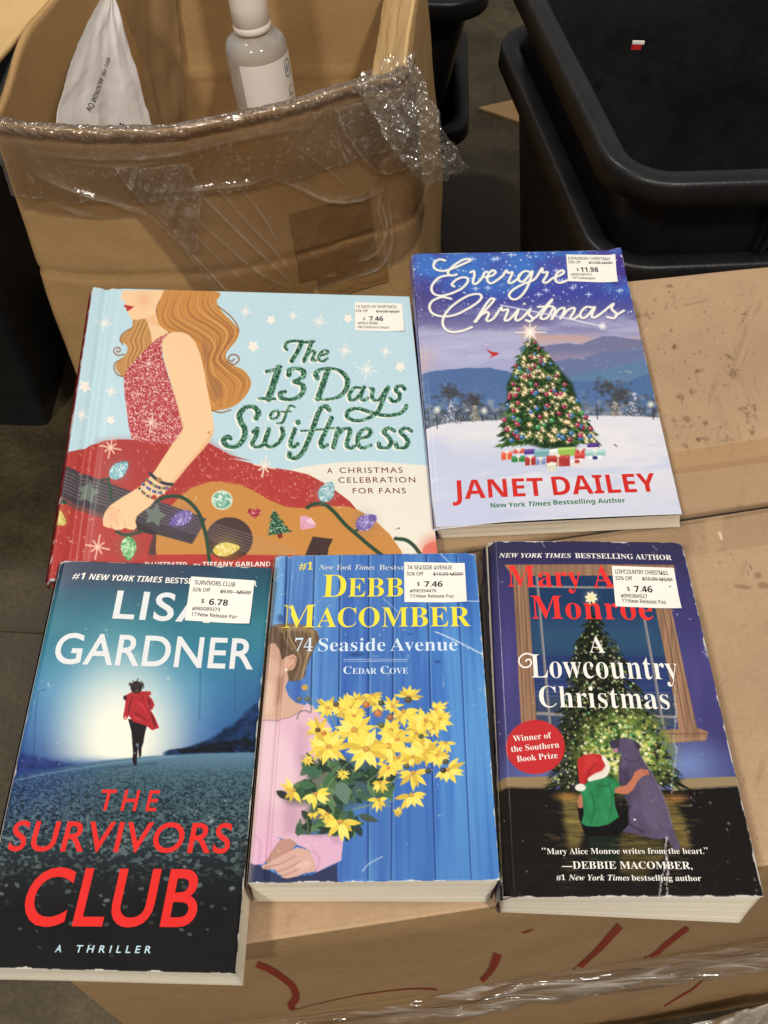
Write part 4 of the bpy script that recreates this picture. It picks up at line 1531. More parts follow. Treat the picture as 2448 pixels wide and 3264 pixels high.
cv.poly(zB((935, 378), (830, 430), (720, 540), (622, 640), (585, 720), (590, 850), (608, 980), (625, 1100), (645, 1180), (720, 1205), (800, 1215), (960, 1222), (1020, 1150), (1042, 1090), (990, 900), (920, 700), (880, 560), (875, 460)), (190, 48, 62),
        fn=flecks((150, 26, 40), (206, 70, 80), (255, 214, 200), 3.0, 7), glitter=1.0)
cv.spark(zB((795, 1060))[0], 30, (255, 228, 200), 8, 3)
cv.spark(zB((775, 615))[0], 22, (255, 236, 220), 8, 3, .6)
# guitar
GO = (206, 138, 52)
cv.poly(zC((845, 910), (838, 860), (842, 760), (870, 660), (940, 560), (1030, 470), (1110, 408), (1250, 364), (1400, 362), (1530, 400)) +
        zD((100, 180), (220, 192), (340, 240), (460, 312), (580, 360), (700, 366), (850, 350), (1000, 355), (1080, 385), (1170, 440), (1280, 545), (1360, 660), (1385, 760), (0, 760)) + zC((1200, 1000), (850, 1000)), GO)
cv.poly(zC((785, 990), (783, 930), (800, 830), (830, 742), (850, 742), (842, 850), (848, 920), (862, 1000)), (92, 62, 62))
cv.poly(zD((-700, 684), (200, 684), (700, 690), (700, 1000), (-700, 1000)) + zC((300, 1100), (849, 1000), (849, 906)), (192, 52, 48))
hole = [(185 + 162 * math.cos(a), 578 + 150 * math.sin(a)) for a in np.linspace(0, 6.28, 40)]
cv.poly(zD(*hole), (80, 60, 60))
cv.poly([p for p in zD(*[(185 + 162 * math.cos(a), 578 + 150 * math.sin(a)) for a in np.linspace(.80, 2.34, 24)])], (112, 52, 44))
neck = zC((110, 228), (135, 238), (500, 378), (830, 498), (1100, 592), (1222, 640), (1170, 735), (1115, 828), (900, 770), (700, 720), (440, 605), (85, 462))
cv.poly(neck, (74, 66, 72))
cv.poly(zC((85, 462), (440, 605), (700, 700), (700, 735), (440, 640), (80, 500)), (120, 76, 74))
cv.poly(zC((700, 660), (860, 745), (820, 760), (720, 735), (690, 700)), (60, 50, 54))
for k in range(7):
    o = k * 24
    cv.stroke(zC((95, 270 + o * 1.1), (480, 400 + o), (840, 510 + o), (1200, 655 + o * .8), (1659, 792 + o * 1.0)) + zD((640, 650 + o * .6)), 2.0, (176, 160, 158), .55)
cv.poly(zD((-700, 690), (-320, 688), (700, 694), (700, 1000), (-700, 1000)), (192, 52, 48), .8)
cv.poly([p for p in zD(*[(185 + 160 * math.cos(a), 578 + 148 * math.sin(a)) for a in np.linspace(.80, 2.34, 24)])], (112, 52, 44))
star5(cv, zC((330, 442))[0], 38, (112, 122, 114), -1.3)
star5(cv, zC((835, 615))[0], 38, (112, 122, 114), -1.3)
cv.poly(zD((757, 560), (896, 578), (865, 640), (858, 700), (700, 700)), (72, 54, 52))
# wires
WIRE = (48, 76, 56)
for pts, w in ((zC((840, 508), (930, 475), (1030, 478), (1110, 530), (1170, 610), (1200, 700), (1225, 800), (1245, 960)), 12), (zC((480, 345), (500, 420), (510, 500)), 9),
               (zC((80, 515), (160, 520)), 12), (zC((545, 735), (610, 760), (680, 750), (735, 735)), 10), (zC((1240, 880), (1300, 890)), 9),
               (zD((720, 362), (760, 340), (830, 338), (900, 390), (980, 480), (1060, 550), (1140, 620), (1230, 690)), 12), (zD((1320, 575), (1390, 585), (1440, 620), (1480, 670), (1500, 690)), 12),
               (zD((1040, 530), (1075, 505)), 9), (zD((826, 345), (830, 320)), 8)):
    cv.stroke(pts, w, WIRE, curve=True)
cv.stroke(zC((430, 350), (490, 342)), 8, WIRE)


def bulb(c, rx, ry, rot, lo, mid, hi, seed, tip=1):
    """pear-shaped lamp of the printed light chain"""
    cc, sn = math.cos(rot), math.sin(rot)
    pts = []
    for a in np.linspace(0, 2 * np.pi, 40, endpoint=False):
        x, y = math.cos(a), math.sin(a)
        y *= (1 - .35 * x) if x > 0 else 1.0
        x *= 1.15 if x > 0 else 1
        pts.append((c[0] + rx * x * cc - ry * y * sn, c[1] + rx * x * sn + ry * y * cc))
    cv.glow(c, rx * 2.0, mid, .45)
    f = flecks(lo, mid, hi, 4.5, seed)
    def fn(X, Y, d):
        k = np.clip(1 - np.hypot(X - c[0], Y - c[1]) / rx, 0, 1)[..., None]
        return f(X, Y, d) * (1 - .4 * k) + np.array(hi) * .4 * k
    cv.poly(pts, mid, fn=fn, glitter=.8)


bulb(zC((562, 280))[0], 35, 24, -.72, (60, 130, 150), (122, 186, 200), (222, 246, 246), 21)
bulb(zC((638, 855))[0], 36, 25, 1.57, (40, 120, 60), (96, 180, 98), (214, 244, 200), 23)
bulb(zC((1035, 637))[0], 38, 22, -.45 + math.pi, (70, 50, 130), (116, 96, 178), (206, 190, 240), 25)
bulb(zC((1365, 866))[0], 40, 22, -.15, (200, 160, 30), (236, 206, 60), (255, 244, 170), 27)
bulb(zC((85, 625))[0], 36, 26, .6, (190, 150, 40), (226, 200, 76), (246, 234, 160), 29)
bulb(zD((850, 258))[0], 32, 25, -1.1, (80, 150, 160), (134, 190, 200), (226, 244, 244), 31)
bulb(zD((1118, 463))[0], 34, 25, -.5, (80, 56, 140), (120, 98, 180), (200, 186, 236), 33)
cv.glow(zD((1590, 650))[0], 70, (232, 76, 52), .9, 1.3)
cv.ell(zD((1580, 650))[0], 36, 24, (232, 110, 92), .9, -.2)
for p, r in (((500, 110), 80), ((405, 850), 90)):
    cv.spark(zC(p)[0], r * .428, (246, 200, 170), 8, 5)
cv.spark(zD((425, 80))[0], 34, (247, 226, 206), 8, 5)
# trinkets on the guitar
cv.ell(zD((135, 311))[0], 34, 31, (210, 226, 200))
cv.ell(zD((135, 311))[0], 30, 27, (130, 190, 160), fn=flecks((60, 140, 110), (140, 200, 170), (236, 248, 232), 7, 41), glitter=.6)
hp = [(355 + 3.0 * 16 * math.sin(a) ** 3, 400 - 2.6 * (13 * math.cos(a) - 5 * math.cos(2 * a) - 2 * math.cos(3 * a) - math.cos(4 * a))) for a in np.linspace(0, 6.28, 40)]
cv.poly(zD(*hp), (180, 40, 56), fn=flecks((130, 20, 36), (190, 50, 62), (250, 170, 170), 4, 43), glitter=.9)
cv.poly(zD((488, 378), (530, 420), (515, 422), (565, 465), (550, 470), (590, 500), (580, 505), (618, 528), (545, 540), (548, 570), (520, 574), (515, 545), (443, 555), (470, 515), (445, 520), (470, 480), (452, 480), (480, 440), (462, 438)), (40, 92, 64),
        fn=flecks((20, 56, 38), (48, 100, 68), (170, 214, 176), 4, 45), glitter=.8)
cv.poly(zD((516, 546), (548, 542), (550, 570), (522, 575)), (150, 44, 44))
cv.poly(zD((670, 425), (700, 417), (745, 432), (776, 470), (774, 500), (674, 514)), (228, 164, 190))
cv.poly(zD((700, 460), (745, 432), (776, 470), (735, 480)), (240, 196, 212))
cv.stroke(zD((674, 512), (705, 460), (740, 480), (774, 500)), 3, (206, 130, 166), .8)
# arm and hand
arm = zB((872, 470), (885, 425), (920, 390), (965, 376), (1030, 378), (1085, 402), (1130, 455), (1165, 540), (1190, 640), (1212, 760), (1240, 900), (1262, 1020), (1272, 1090), (1264, 1150), (1232, 1210)) + \
    zC((1180, 140), (1080, 250), (970, 385), (905, 445), (850, 485), (800, 545), (735, 590), (700, 620), (688, 660), (700, 700), (680, 722), (645, 720), (610, 706), (580, 722), (540, 724), (510, 708), (478, 706), (446, 690), (444, 640), (460, 592), (500, 540), (600, 474), (700, 416), (745, 385), (830, 290)) + \
    zB((950, 1232), (1035, 1108), (1000, 960), (945, 760), (895, 600))
cv.poly(arm, SKIN)
cv.poly(zB((1272, 1090), (1264, 1150), (1232, 1210)) + zC((1180, 140), (1080, 250), (970, 385), (905, 445), (930, 400), (1060, 240), (1170, 120)), (232, 176, 120), .6, soft=4)
cv.glow(zC((520, 620))[0], 50, (238, 160, 122), .55)
for a_, b_ in (((548, 560), (560, 690)), ((605, 570), (615, 690)), ((500, 600), (510, 690))):
    cv.stroke(zC((a_[0], a_[1] + 90), (a_[0] + 3, a_[1] + 115), b_), 2.4, (206, 140, 98), .8)
cv.stroke(zC((490, 575), (510, 560), (525, 556)), 2.2, (206, 140, 98), .8)
cv.stroke(zC((550, 600), (555, 580), (575, 573)), 2.2, (206, 140, 98), .8)
bc = [(70, 130, 90), (190, 60, 50), (90, 110, 170), (60, 60, 70), (200, 140, 60), (120, 170, 150)]
for k, (a_, b_, cl) in enumerate((((800, 305), (965, 385), [(60, 62, 72), (50, 54, 80)]), ((775, 350), (930, 412), bc), ((745, 380), (900, 445), [(96, 120, 170), (60, 60, 60), (238, 220, 180), (110, 100, 170)]), ((715, 408), (840, 485), [(206, 120, 60), (50, 50, 50), (238, 220, 180), (50, 50, 50)]))):
    for j in range(15):
        f = j / 14
        p = zC((a_[0] + (b_[0] - a_[0]) * f, a_[1] + (b_[1] - a_[1]) * f + 22 * math.sin(math.pi * f)))[0]
        cv.ell(p, 5.6 - .4 * k, 5.4 - .3 * k, cl[j % len(cl)])
cv.ell(zC((866, 350))[0], 9, 8, (176, 126, 66))
cv.ell(zC((830, 480))[0], 8, 8, (196, 56, 44))
# title lettering
GREEN = flecks((18, 66, 48), (34, 98, 70), (150, 206, 172), 3.6, 51)
title = [
    ([(578, 462), (566, 440), (585, 412), (640, 403), (700, 412), (765, 406)], 22, 18), ([(682, 412), (650, 478), (612, 541)], 30, 22),
    ([(748, 410), (726, 470), (694, 541)], 26, 22), ([(708, 512), (742, 474), (768, 478), (758, 512), (752, 536), (776, 536)], 22, 16),
    ([(800, 508), (848, 492), (858, 476), (836, 468), (804, 494), (796, 526), (822, 544), (856, 524)], 22, 14),
    ([(440, 614), (500, 600), (536, 582)], 26, 22), ([(522, 590), (490, 690), (452, 800)], 44, 34), ([(390, 799), (498, 801)], 22, 18),
    ([(592, 634), (598, 604), (645, 592), (690, 610), (688, 648), (640, 680), (632, 684), (684, 706), (692, 746), (656, 790), (600, 806), (545, 796), (536, 764), (566, 752)], 36, 22),
    ([(858, 600), (826, 700), (790, 800)], 38, 30), ([(786, 658), (776, 628), (810, 600), (880, 592), (950, 616), (992, 672), (978, 742), (924, 790), (850, 806), (778, 798)], 34, 16),
    ([(1088, 726), (1040, 726), (1006, 770), (1014, 808), (1048, 802), (1090, 752)], 26, 16), ([(1106, 722), (1082, 784), (1100, 812), (1130, 796)], 26, 18),
    ([(1146, 728), (1166, 738), (1158, 784), (1178, 812), (1214, 800), (1252, 738)], 26, 16),
    ([(1268, 722), (1232, 812), (1196, 890), (1120, 940), (1040, 950), (990, 922), (1000, 884), (1064, 868), (1150, 894), (1250, 916), (1340, 904), (1380, 874), (1390, 850)], 28, 22),
    ([(1380, 734), (1362, 712), (1328, 718), (1322, 744), (1346, 770), (1340, 806), (1306, 820), (1280, 800)], 28, 18),
    ([(518, 890), (490, 886), (466, 914), (474, 938), (504, 934), (524, 906), (514, 884)], 20, 14), ([(630, 856), (602, 850), (580, 882), (564, 930), (546, 964), (514, 970)], 20, 14), ([(540, 890), (604, 890)], 12, 12),
    ([(368, 934), (384, 896), (352, 858), (294, 862), (254, 910), (264, 960), (290, 1010), (282, 1076), (232, 1128), (172, 1126), (144, 1090), (170, 1062), (192, 1072)], 38, 24),
    ([(346, 1030), (376, 1008), (366, 1060), (342, 1108), (370, 1132), (420, 1110), (456, 1012)], 30, 18), ([(456, 1012), (430, 1096), (460, 1132), (510, 1112), (552, 1052), (546, 1004)], 30, 18),
    ([(634, 1012), (602, 1106), (622, 1132), (654, 1110)], 30, 20), ([(655, 961), (655, 963)], 34, 34),
    ([(868, 876), (842, 852), (804, 878), (772, 960), (736, 1060), (692, 1160), (642, 1208), (602, 1200), (598, 1178)], 34, 24), ([(676, 1022), (760, 1016), (900, 1002)], 14, 13),
    ([(884, 934), (846, 1020), (812, 1096), (822, 1132), (854, 1118)], 32, 20), ([(928, 1008), (898, 1132)], 32, 24), ([(914, 1062), (962, 1012), (1008, 1010), (1002, 1060), (986, 1112), (1010, 1140), (1044, 1124)], 30, 18),
    ([(1062, 1078), (1128, 1060), (1150, 1026), (1118, 1006), (1072, 1040), (1062, 1102), (1096, 1140), (1150, 1120)], 30, 18),
    ([(1312, 1022), (1272, 1002), (1240, 1028), (1268, 1060), (1290, 1098), (1264, 1136), (1216, 1134), (1206, 1110)], 30, 18), ([(1426, 1022), (1386, 1002), (1352, 1028), (1382, 1060), (1404, 1098), (1380, 1136), (1332, 1134), (1322, 1110)], 30, 18)]
for dx, dy, col, fn, gl in ((-12, 7, (244, 240, 230), None, 0), (0, 0, (34, 98, 70), GREEN, .7)):
    for pts, w, pen in title:
        cv.stroke(zE(*[(a + dx, b + dy) for a, b in pts]), w * .4641 * 1.05, col, 1, curve=True, pen=pen * .4641 * 1.05, fn=fn, glitter=gl)
cv.put(cv.ALL, ss(.0065, .0045, cv.uv[..., 0]), (182, 44, 52))
cv.put(cv.ALL, ss(.010, .0075, cv.uv[..., 0]) * ss(.55, .75, vnoise(cv.uv[..., 1] * 40, 0 * cv.X, 5)), (236, 220, 214))
cv.poly(zD((1322, 512), (1350, 506), (1345, 498)), (60, 56, 52))
cv.stroke(zB((1228, 1140), (1234, 1130)), 3, (110, 90, 60))
cv.wear(.006, seed=3, thr=.74)
cv.build('front_cover', M_PRINT, swb, thick=.0022, edge=(176, 204, 214))
L = Letters(cv)
MAR = I(112, 36, 44)
L.to('subtitle_lettering')
for txt, a, b in (('A', (855, 128), (892, 128)), ('CHRISTMAS', (940, 126), (1368, 124)), ('CELEBRATION', (932, 193), (1455, 190)), ('FOR', (1030, 266), (1172, 266)), ('FANS', (1210, 266), (1390, 265))):
    L.word(txt, 'plain', zD(a)[0], zD(b)[0], 37 * .4641, MAR, spacing=1.22)
L.to('author_lettering')
L.word('TIFFANY GARLAND', 'sansb', zD((0, 768))[0], zD((468, 766))[0], 32 * .4641, WHITE)
L.word('BY', 'sansb', zC((1125, 995))[0], zC((1178, 996))[0], 20 * .428, WHITE)
L.word('ILLUSTRATED', 'sansb', zC((760, 994))[0], zC((1075, 995))[0], 32 * .428, WHITE)
L.build('cover_lettering', swb)
sticker(cv, swb, zE((1040, 140), (1362, 148), (1376, 342), (1046, 332)), [
    ('13 DAYS OF SWIFTNESS', zE((1050, 178))[0], zE((1326, 181))[0], 8.6), ('32% Off', zE((1046, 206))[0], zE((1130, 208))[0], 7.6), ('$10.99 MSRP', zE((1188, 210))[0], zE((1345, 213))[0], 7.6),
    ('', zE((1184, 204))[0], zE((1348, 207))[0], 2.0, 'bar'), ('$', zE((1100, 262))[0], zE((1112, 262))[0], 9, 'sansb'), ('7.46', zE((1140, 267))[0], zE((1235, 268))[0], 14, 'sansb'),
    ('#990378980', zE((1062, 290))[0], zE((1200, 292))[0], 7), ('08:Children\'s Read', zE((1062, 318))[0], zE((1272, 321))[0], 7.4)])
T = np.array(sw_['top'])
Bq = np.array(sw_['bot'])
c_ = T.mean(0)
ins = lambda Q, d: Q + (Q.mean(0) - Q) / np.linalg.norm(Q.mean(0) - Q, axis=1)[:, None] * d
page_block('page_block', ins(T, .004) - [0, 0, .0021], ins(Bq, .004) + [0, 0, .0024], swb, 0, 0)
M_RED = mat('red_cover_cloth', rgb(150, 38, 42), .4, .4)
plate('back_cover', Bq + [0, 0, .0022], .0022, M_RED, swb)
spine('spine', dict(top=T - [0, 0, .0015], bot=Bq + [0, 0, .001]), M_RED, swb, .0004)


# ================================================================== paperback with the lit tree in the snow
ev = BOOKS['ever']
evb = thing('paperback_book', 'paperback with a lit Christmas tree on snow under a starry sky', 'book', (.09, .42, .005))


def ev_bump(u, v):
    return -.0035 * ss(.80, 1.0, v) ** 2 * ss(.30, 0, u) - .0012 * ss(.03, 0, u) + .0012 * np.sin(np.pi * u) * ss(.5, 1, v) + .0022 * ss(.93, 1.0, u) * ss(.12, 0, v)


def printed_tree(cv, apex, bl, br, greens, n, drop, wob, seed, wmul=1.0, layers=11, prof=.85):
    """needled boughs: many short drooping strokes from the back of the crown to the front"""
    r = random.Random(seed)
    items = []
    for _ in range(n):
        t = r.random() ** .62
        lx, rx = apex[0] + (bl[0] - apex[0]) * t, apex[0] + (br[0] - apex[0]) * t
        s = r.random()
        tier = .86 + .14 * ((t * layers) % 1.0)
        cx = (lx + rx) / 2
        hw = (br[0] - bl[0]) / 2 * t ** prof * tier
        x = cx + hw * (2 * s - 1)
        y = apex[1] + (bl[1] + (br[1] - bl[1]) * s - apex[1]) * t + drop * abs(2 * s - 1) * .3
        items.append((t + r.uniform(-.05, .05), x, y, (2 * s - 1)))
    items.sort(key=lambda q: q[0])
    for t, x, y, s in items:
        L = wob * (.5 + t) * (.6 + .8 * r.random())
        dx = s * L + r.uniform(-.3, .3) * L
        dy = L * (.15 + .55 * r.random()) * (.5 + .5 * abs(s))
        g = greens[r.randrange(len(greens))]
        cv.stroke([(x - dx * .5, y - dy * .4), (x, y), (x + dx * .6, y + dy * .7)], (3.0 + 3.5 * r.random()) * wmul, g, .9, taper=True)


cv = Canvas(ev['px'], ev['top'], 2.3, ev_bump)
zF, zG = Z(1280, 780, .4641), Z(1300, 1150, .5425)
cv.grad_y([(800, (76, 66, 152)), (870, (70, 84, 176)), (940, (62, 70, 164)), (990, (84, 84, 156)), (1030, (112, 108, 160)), (1090, (172, 170, 206)), (1180, (164, 166, 206)), (1260, (132, 140, 184)), (1350, (120, 130, 170)), (1400, (216, 214, 226)), (1560, (198, 202, 226)), (1720, (186, 192, 222))])
neb = fbm(cv.X / 130, cv.Y / 80, 5, 5)
cv.put(cv.ALL, ss(.48, .72, neb) * .85 * ss(1010, 880, cv.Y), (52, 120, 208))
cv.put(cv.ALL, ss(.52, .75, fbm(cv.X / 150 + 9, cv.Y / 110, 9, 5)) * .7 * ss(1020, 900, cv.Y), (70, 40, 130))
cv.put(cv.ALL, ss(1500, 1310, cv.X) * ss(860, 960, cv.Y) * ss(1040, 960, cv.Y) * .6, (96, 72, 124))
cl = fbm(cv.X / 220, cv.Y / 36, 15, 5)
cv.put(cv.ALL, ss(.45, .68, cl) * .6 * ss(960, 1040, cv.Y) * ss(1230, 1120, cv.Y), (190, 190, 222))
cv.put(cv.ALL, ss(.45, .65, fbm(cv.X / 200 + 4, cv.Y / 40, 17, 4)) * .75 * ss(1000, 1060, cv.Y) * ss(1130, 1070, cv.Y) * ss(1580, 1720, cv.X), (206, 158, 140))
cv.put(cv.ALL, np.exp(-((cv.Y - 1150) / 40) ** 2) * ss(1420, 1330, cv.X) * .6, (206, 166, 156))
for _ in range(330):
    x, y = rng.uniform(1300, 2060), rng.uniform(800, 1010)
    r_ = rng.choice((1.2, 1.5, 2, 2.8))
    cv.ell((x, y), r_, r_, (226, 234, 252), .35 + .6 * rng.random())
for p in ((640, 100), (490, 100), (1000, 315), (1180, 300), (665, 95), (1290, 345), (515, 305), (250, 250), (1070, 180), (760, 70), (1110, 250), (950, 345), (600, 300), (1500, 320)):
    cv.spark(zF(p)[0], 11, (232, 240, 255), 4, 2, .8, 0)
    cv.glow(zF(p)[0], 13, (190, 210, 255), .7)


def ridge(pts, col, amp, sc_, seed, a=1.0, soft=2.0):
    P = np.array(cr(pts, False, 14))
    P[:, 1] += amp * (fbm(P[:, 0] / sc_, P[:, 0] * 0, seed, 4) - .5)
    cv.poly(P.tolist() + [(P[-1][0], 1750), (P[0][0], 1750)], col, a, soft)


ridge(zF((900, 720), (1050, 690), (1150, 680), (1230, 690), (1400, 635), (1560, 650), (1700, 665), (1950, 680)), (108, 112, 152), 6, 30, 3, .9)
cv.put(cv.ALL, ss(1110, 1150, cv.Y) * ss(1190, 1150, cv.Y) * ss(1680, 1800, cv.X) * .5, (176, 150, 172))
ridge(zF((950, 830), (1150, 790), (1250, 785), (1380, 745), (1500, 735), (1700, 730), (1950, 720)), (98, 116, 162), 6, 30, 5, .9)
ridge(zF((1050, 960), (1300, 880), (1450, 850), (1700, 800), (1950, 780)), (86, 126, 164), 8, 30, 6, .85)
ridge(zF((60, 900), (220, 880), (380, 862), (560, 850), (700, 870), (800, 905), (1000, 950), (1250, 945), (1500, 960), (1700, 900), (1950, 890)), (72, 106, 160), 8, 34, 7, .95)
cv.put(cv.ALL, ss(1190, 1330, cv.Y) * ss(1400, 1330, cv.Y) * .35 * fbm(cv.X / 40, cv.Y / 30, 21, 4), (120, 150, 190))
# grey woods
wn = fbm(cv.X / 16, cv.Y / 14, 61, 4)
we = 1290 + 40 * fbm(cv.X / 60, cv.X * 0, 63, 3)
cv.put(cv.ALL, ss(we, we + 26, cv.Y) * .75, (92, 104, 124))
cv.put(cv.ALL, ss(we, we + 26, cv.Y) * ss(.45, .62, wn) * .7, (58, 60, 70))
cv.put(cv.ALL, ss(we + 10, we + 30, cv.Y) * ss(.5, .36, wn) * .6, (150, 158, 176))
for _ in range(520):
    x = rng.choice((rng.uniform(1335, 1620), rng.uniform(1840, 2110)))
    yb = 1345 if x < 1700 else 1330
    y = yb - abs(rng.gauss(0, 36)) + 10
    cv.ell((x, y), 5 + 9 * rng.random(), 4 + 6 * rng.random(), rng.choice(((70, 84, 96), (96, 112, 128), (60, 60, 66), (122, 130, 144), (74, 96, 118), (150, 156, 172))), .5, soft=3)
for c, rx, ry in ((zG((255, 190))[0], 28, 18), (zG((390, 240))[0], 26, 20), (zG((1180, 170))[0], 44, 24), (zG((1250, 220))[0], 30, 20)):
    for _ in range(80):
        cv.ell((rng.gauss(c[0], rx * .6), rng.gauss(c[1], ry * .6)), 4 + 4 * rng.random(), 3 + 3 * rng.random(), rng.choice(((58, 50, 54), (80, 68, 70), (66, 78, 74))), .4, soft=3.5)
# snow field
P = np.array(cr(zG((40, 420), (110, 400), (250, 372), (420, 360), (560, 355), (800, 330), (1100, 330), (1300, 330), (1480, 340), (1700, 350)), False, 10))
cv.poly(P.tolist() + [(2300, 1800), (1200, 1800)], (222, 220, 228), soft=3)
sh = fbm(cv.X / 260, cv.Y / 55 + cv.X / 500, 31, 5)
cv.put(cv.ALL, ss(1370, 1430, cv.Y) * ss(.42, .62, sh) * .8, (192, 200, 228))
cv.put(cv.ALL, ss(1460, 1660, cv.Y) * .45, (188, 196, 226))
cv.put(cv.ALL, ss(1330, 1400, cv.Y) * ss(1480, 1400, cv.Y) * .3 * ss(.4, .6, fbm(cv.X / 140, cv.Y / 40, 37, 3)), (246, 238, 226))
for (p, h, w) in (((255, 370), 130, 55), ((1335, 330), 140, 56), ((400, 358), 90, 34), ((1225, 325), 80, 40)):
    c = zG(p)[0]
    for k in range(90):
        t = rng.random()
        x = c[0] + (rng.random() * 2 - 1) * w * .5425 * t
        y = c[1] - h * .5425 * (1 - t)
        cv.stroke([(x, y), (x + rng.uniform(-7, 7), y + 4)], 2.6, rng.choice(((70, 78, 100), (210, 214, 232), (188, 190, 214), (96, 100, 120)) if h > 100 else ((150, 140, 120), (190, 180, 170), (100, 96, 90))), .9)
for p in ((175, 405), (1445, 350), (335, 358), (448, 362), (525, 358), (1120, 350)):
    c = zG(p)[0]
    cv.stroke([c, (c[0] - 3, c[1] - (46 if p[0] in (175, 1445, 1120) else 16))], 3.4, (52, 48, 56), .9)
for p in ((175, 292), (1430, 262), (455, 300)):
    cv.glow(zG(p)[0], 16, (255, 250, 226), 1.0, 1.2)
for _ in range(420):
    cv.ell((rng.uniform(1320, 2170), rng.uniform(1010, 1480)), 1.3, 1.3, (232, 234, 244), .5 * rng.random() + .1)
# the tree
ap, bl, br_ = zF((895, 640))[0], zG((535, 500))[0], zG((1135, 490))[0]
cv.poly([ap, ((ap[0] + bl[0]) / 2 - 22, (ap[1] + bl[1]) / 2 - 20), (bl[0] + 40, bl[1] - 20), (bl[0] + 150, bl[1] + 15), (br_[0] - 80, br_[1] + 15), (br_[0] - 40, br_[1] - 20), ((ap[0] + br_[0]) / 2 + 22, (ap[1] + br_[1]) / 2 - 20)], (26, 48, 24), soft=8)
printed_tree(cv, ap, bl, br_, [(28, 58, 26), (44, 84, 34), (66, 108, 44), (22, 40, 20), (92, 132, 58), (36, 66, 30)], 1900, 14, 17, 4, prof=.62)
for _ in range(150):
    t = rng.random() ** .6
    s = rng.uniform(-.93, .93)
    x = ap[0] + ((bl[0] + br_[0]) / 2 - ap[0]) * t + s * (br_[0] - bl[0]) / 2 * t ** .64
    y = ap[1] + (bl[1] - ap[1]) * t * .96 + 6
    cv.glow((x, y), 13, (255, 180, 90), .6, 1.6)
    cv.spark((x, y), 7 + 5 * rng.random(), (255, 240, 196), 4, 1.6, .8, rng.random())
    cv.ell((x, y), 2.6, 2.6, (255, 250, 226))
for _ in range(84):
    t = rng.random() ** .6
    s = rng.uniform(-.96, .96)
    x = ap[0] + ((bl[0] + br_[0]) / 2 - ap[0]) * t + s * (br_[0] - bl[0]) / 2 * t ** .64
    y = ap[1] + (bl[1] - ap[1]) * t * .94 + 8
    c = rng.choice(((150, 30, 66), (172, 44, 80), (150, 30, 66), (40, 110, 160), (44, 150, 84), (40, 110, 160)))
    r_ = 5.0 + 3.6 * t
    cv.ell((x, y), r_, r_ * .95, c)
    cv.ell((x - r_ * .3, y - r_ * .3), r_ * .35, r_ * .3, (240, 200, 210), .8)
sp = zF((890, 608))[0]
cv.glow(sp, 52, (255, 176, 120), .7)
cv.glow(sp, 22, (255, 250, 236), 1, .8)
for k, (th, ln) in enumerate(((0, 50), (math.pi, 46), (math.pi / 2, 34), (-math.pi / 2, 36), (.8, 26), (-.8, 28), (2.3, 26), (-2.3, 28))):
    cv.stroke([sp, (sp[0] + ln * math.cos(th), sp[1] + ln * math.sin(th))], 3, (255, 246, 230), .9, taper=False)
# presents
for (x0, y0, x1, y1, c, rb) in ((690, 525, 755, 560, (84, 50, 140), 0), (750, 525, 835, 575, (110, 168, 176), 0), (840, 525, 890, 570, (220, 220, 214), 0), (890, 515, 990, 570, (150, 190, 60), 0), (990, 525, 1050, 565, (190, 60, 50), 1), (1045, 530, 1165, 570, (150, 196, 190), 1), (1060, 488, 1130, 518, (74, 40, 130), 0),
                                (555, 540, 620, 592, (226, 92, 46), 1), (625, 525, 690, 555, (206, 80, 50), 1), (615, 565, 695, 606, (36, 130, 64), 1), (695, 570, 758, 625, (176, 44, 42), 1), (758, 580, 815, 622, (120, 140, 190), 1), (820, 562, 958, 632, (178, 46, 40), 1), (985, 548, 1046, 586, (206, 52, 44), 0), (822, 606, 880, 660, (206, 214, 190), 1), (962, 585, 1032, 635, (226, 214, 214), 0), (1065, 565, 1145, 602, (222, 222, 232), 0)):
    q = zG((x0, y0 + 6), (x1, y0), (x1, y1 - 4), (x0, y1))
    cv.poly(q, c)
    cv.poly([q[0], q[1], (q[1][0] - 4, q[1][1] + 8), (q[0][0], q[0][1] + 8)], tuple(min(255, k + 34) for k in c), .8)
    if rb:
        mx = (x0 + x1) / 2
        cv.stroke(zG((mx, y0 + 2), (mx, y1 - 2)), 4, (236, 220, 200), .9)
        cv.ell(zG((mx, y0 + 4))[0], 7, 4, (240, 230, 214))
for p, c in (((1000, 600), (190, 60, 50)), ((1105, 578), (50, 60, 120))):
    cv.ell(zG(p)[0], 9, 6, c)
cv.poly(zF((590, 722), (625, 742), (655, 745), (680, 752), (660, 768), (635, 775), (612, 790), (628, 766), (605, 745)), (196, 44, 36))
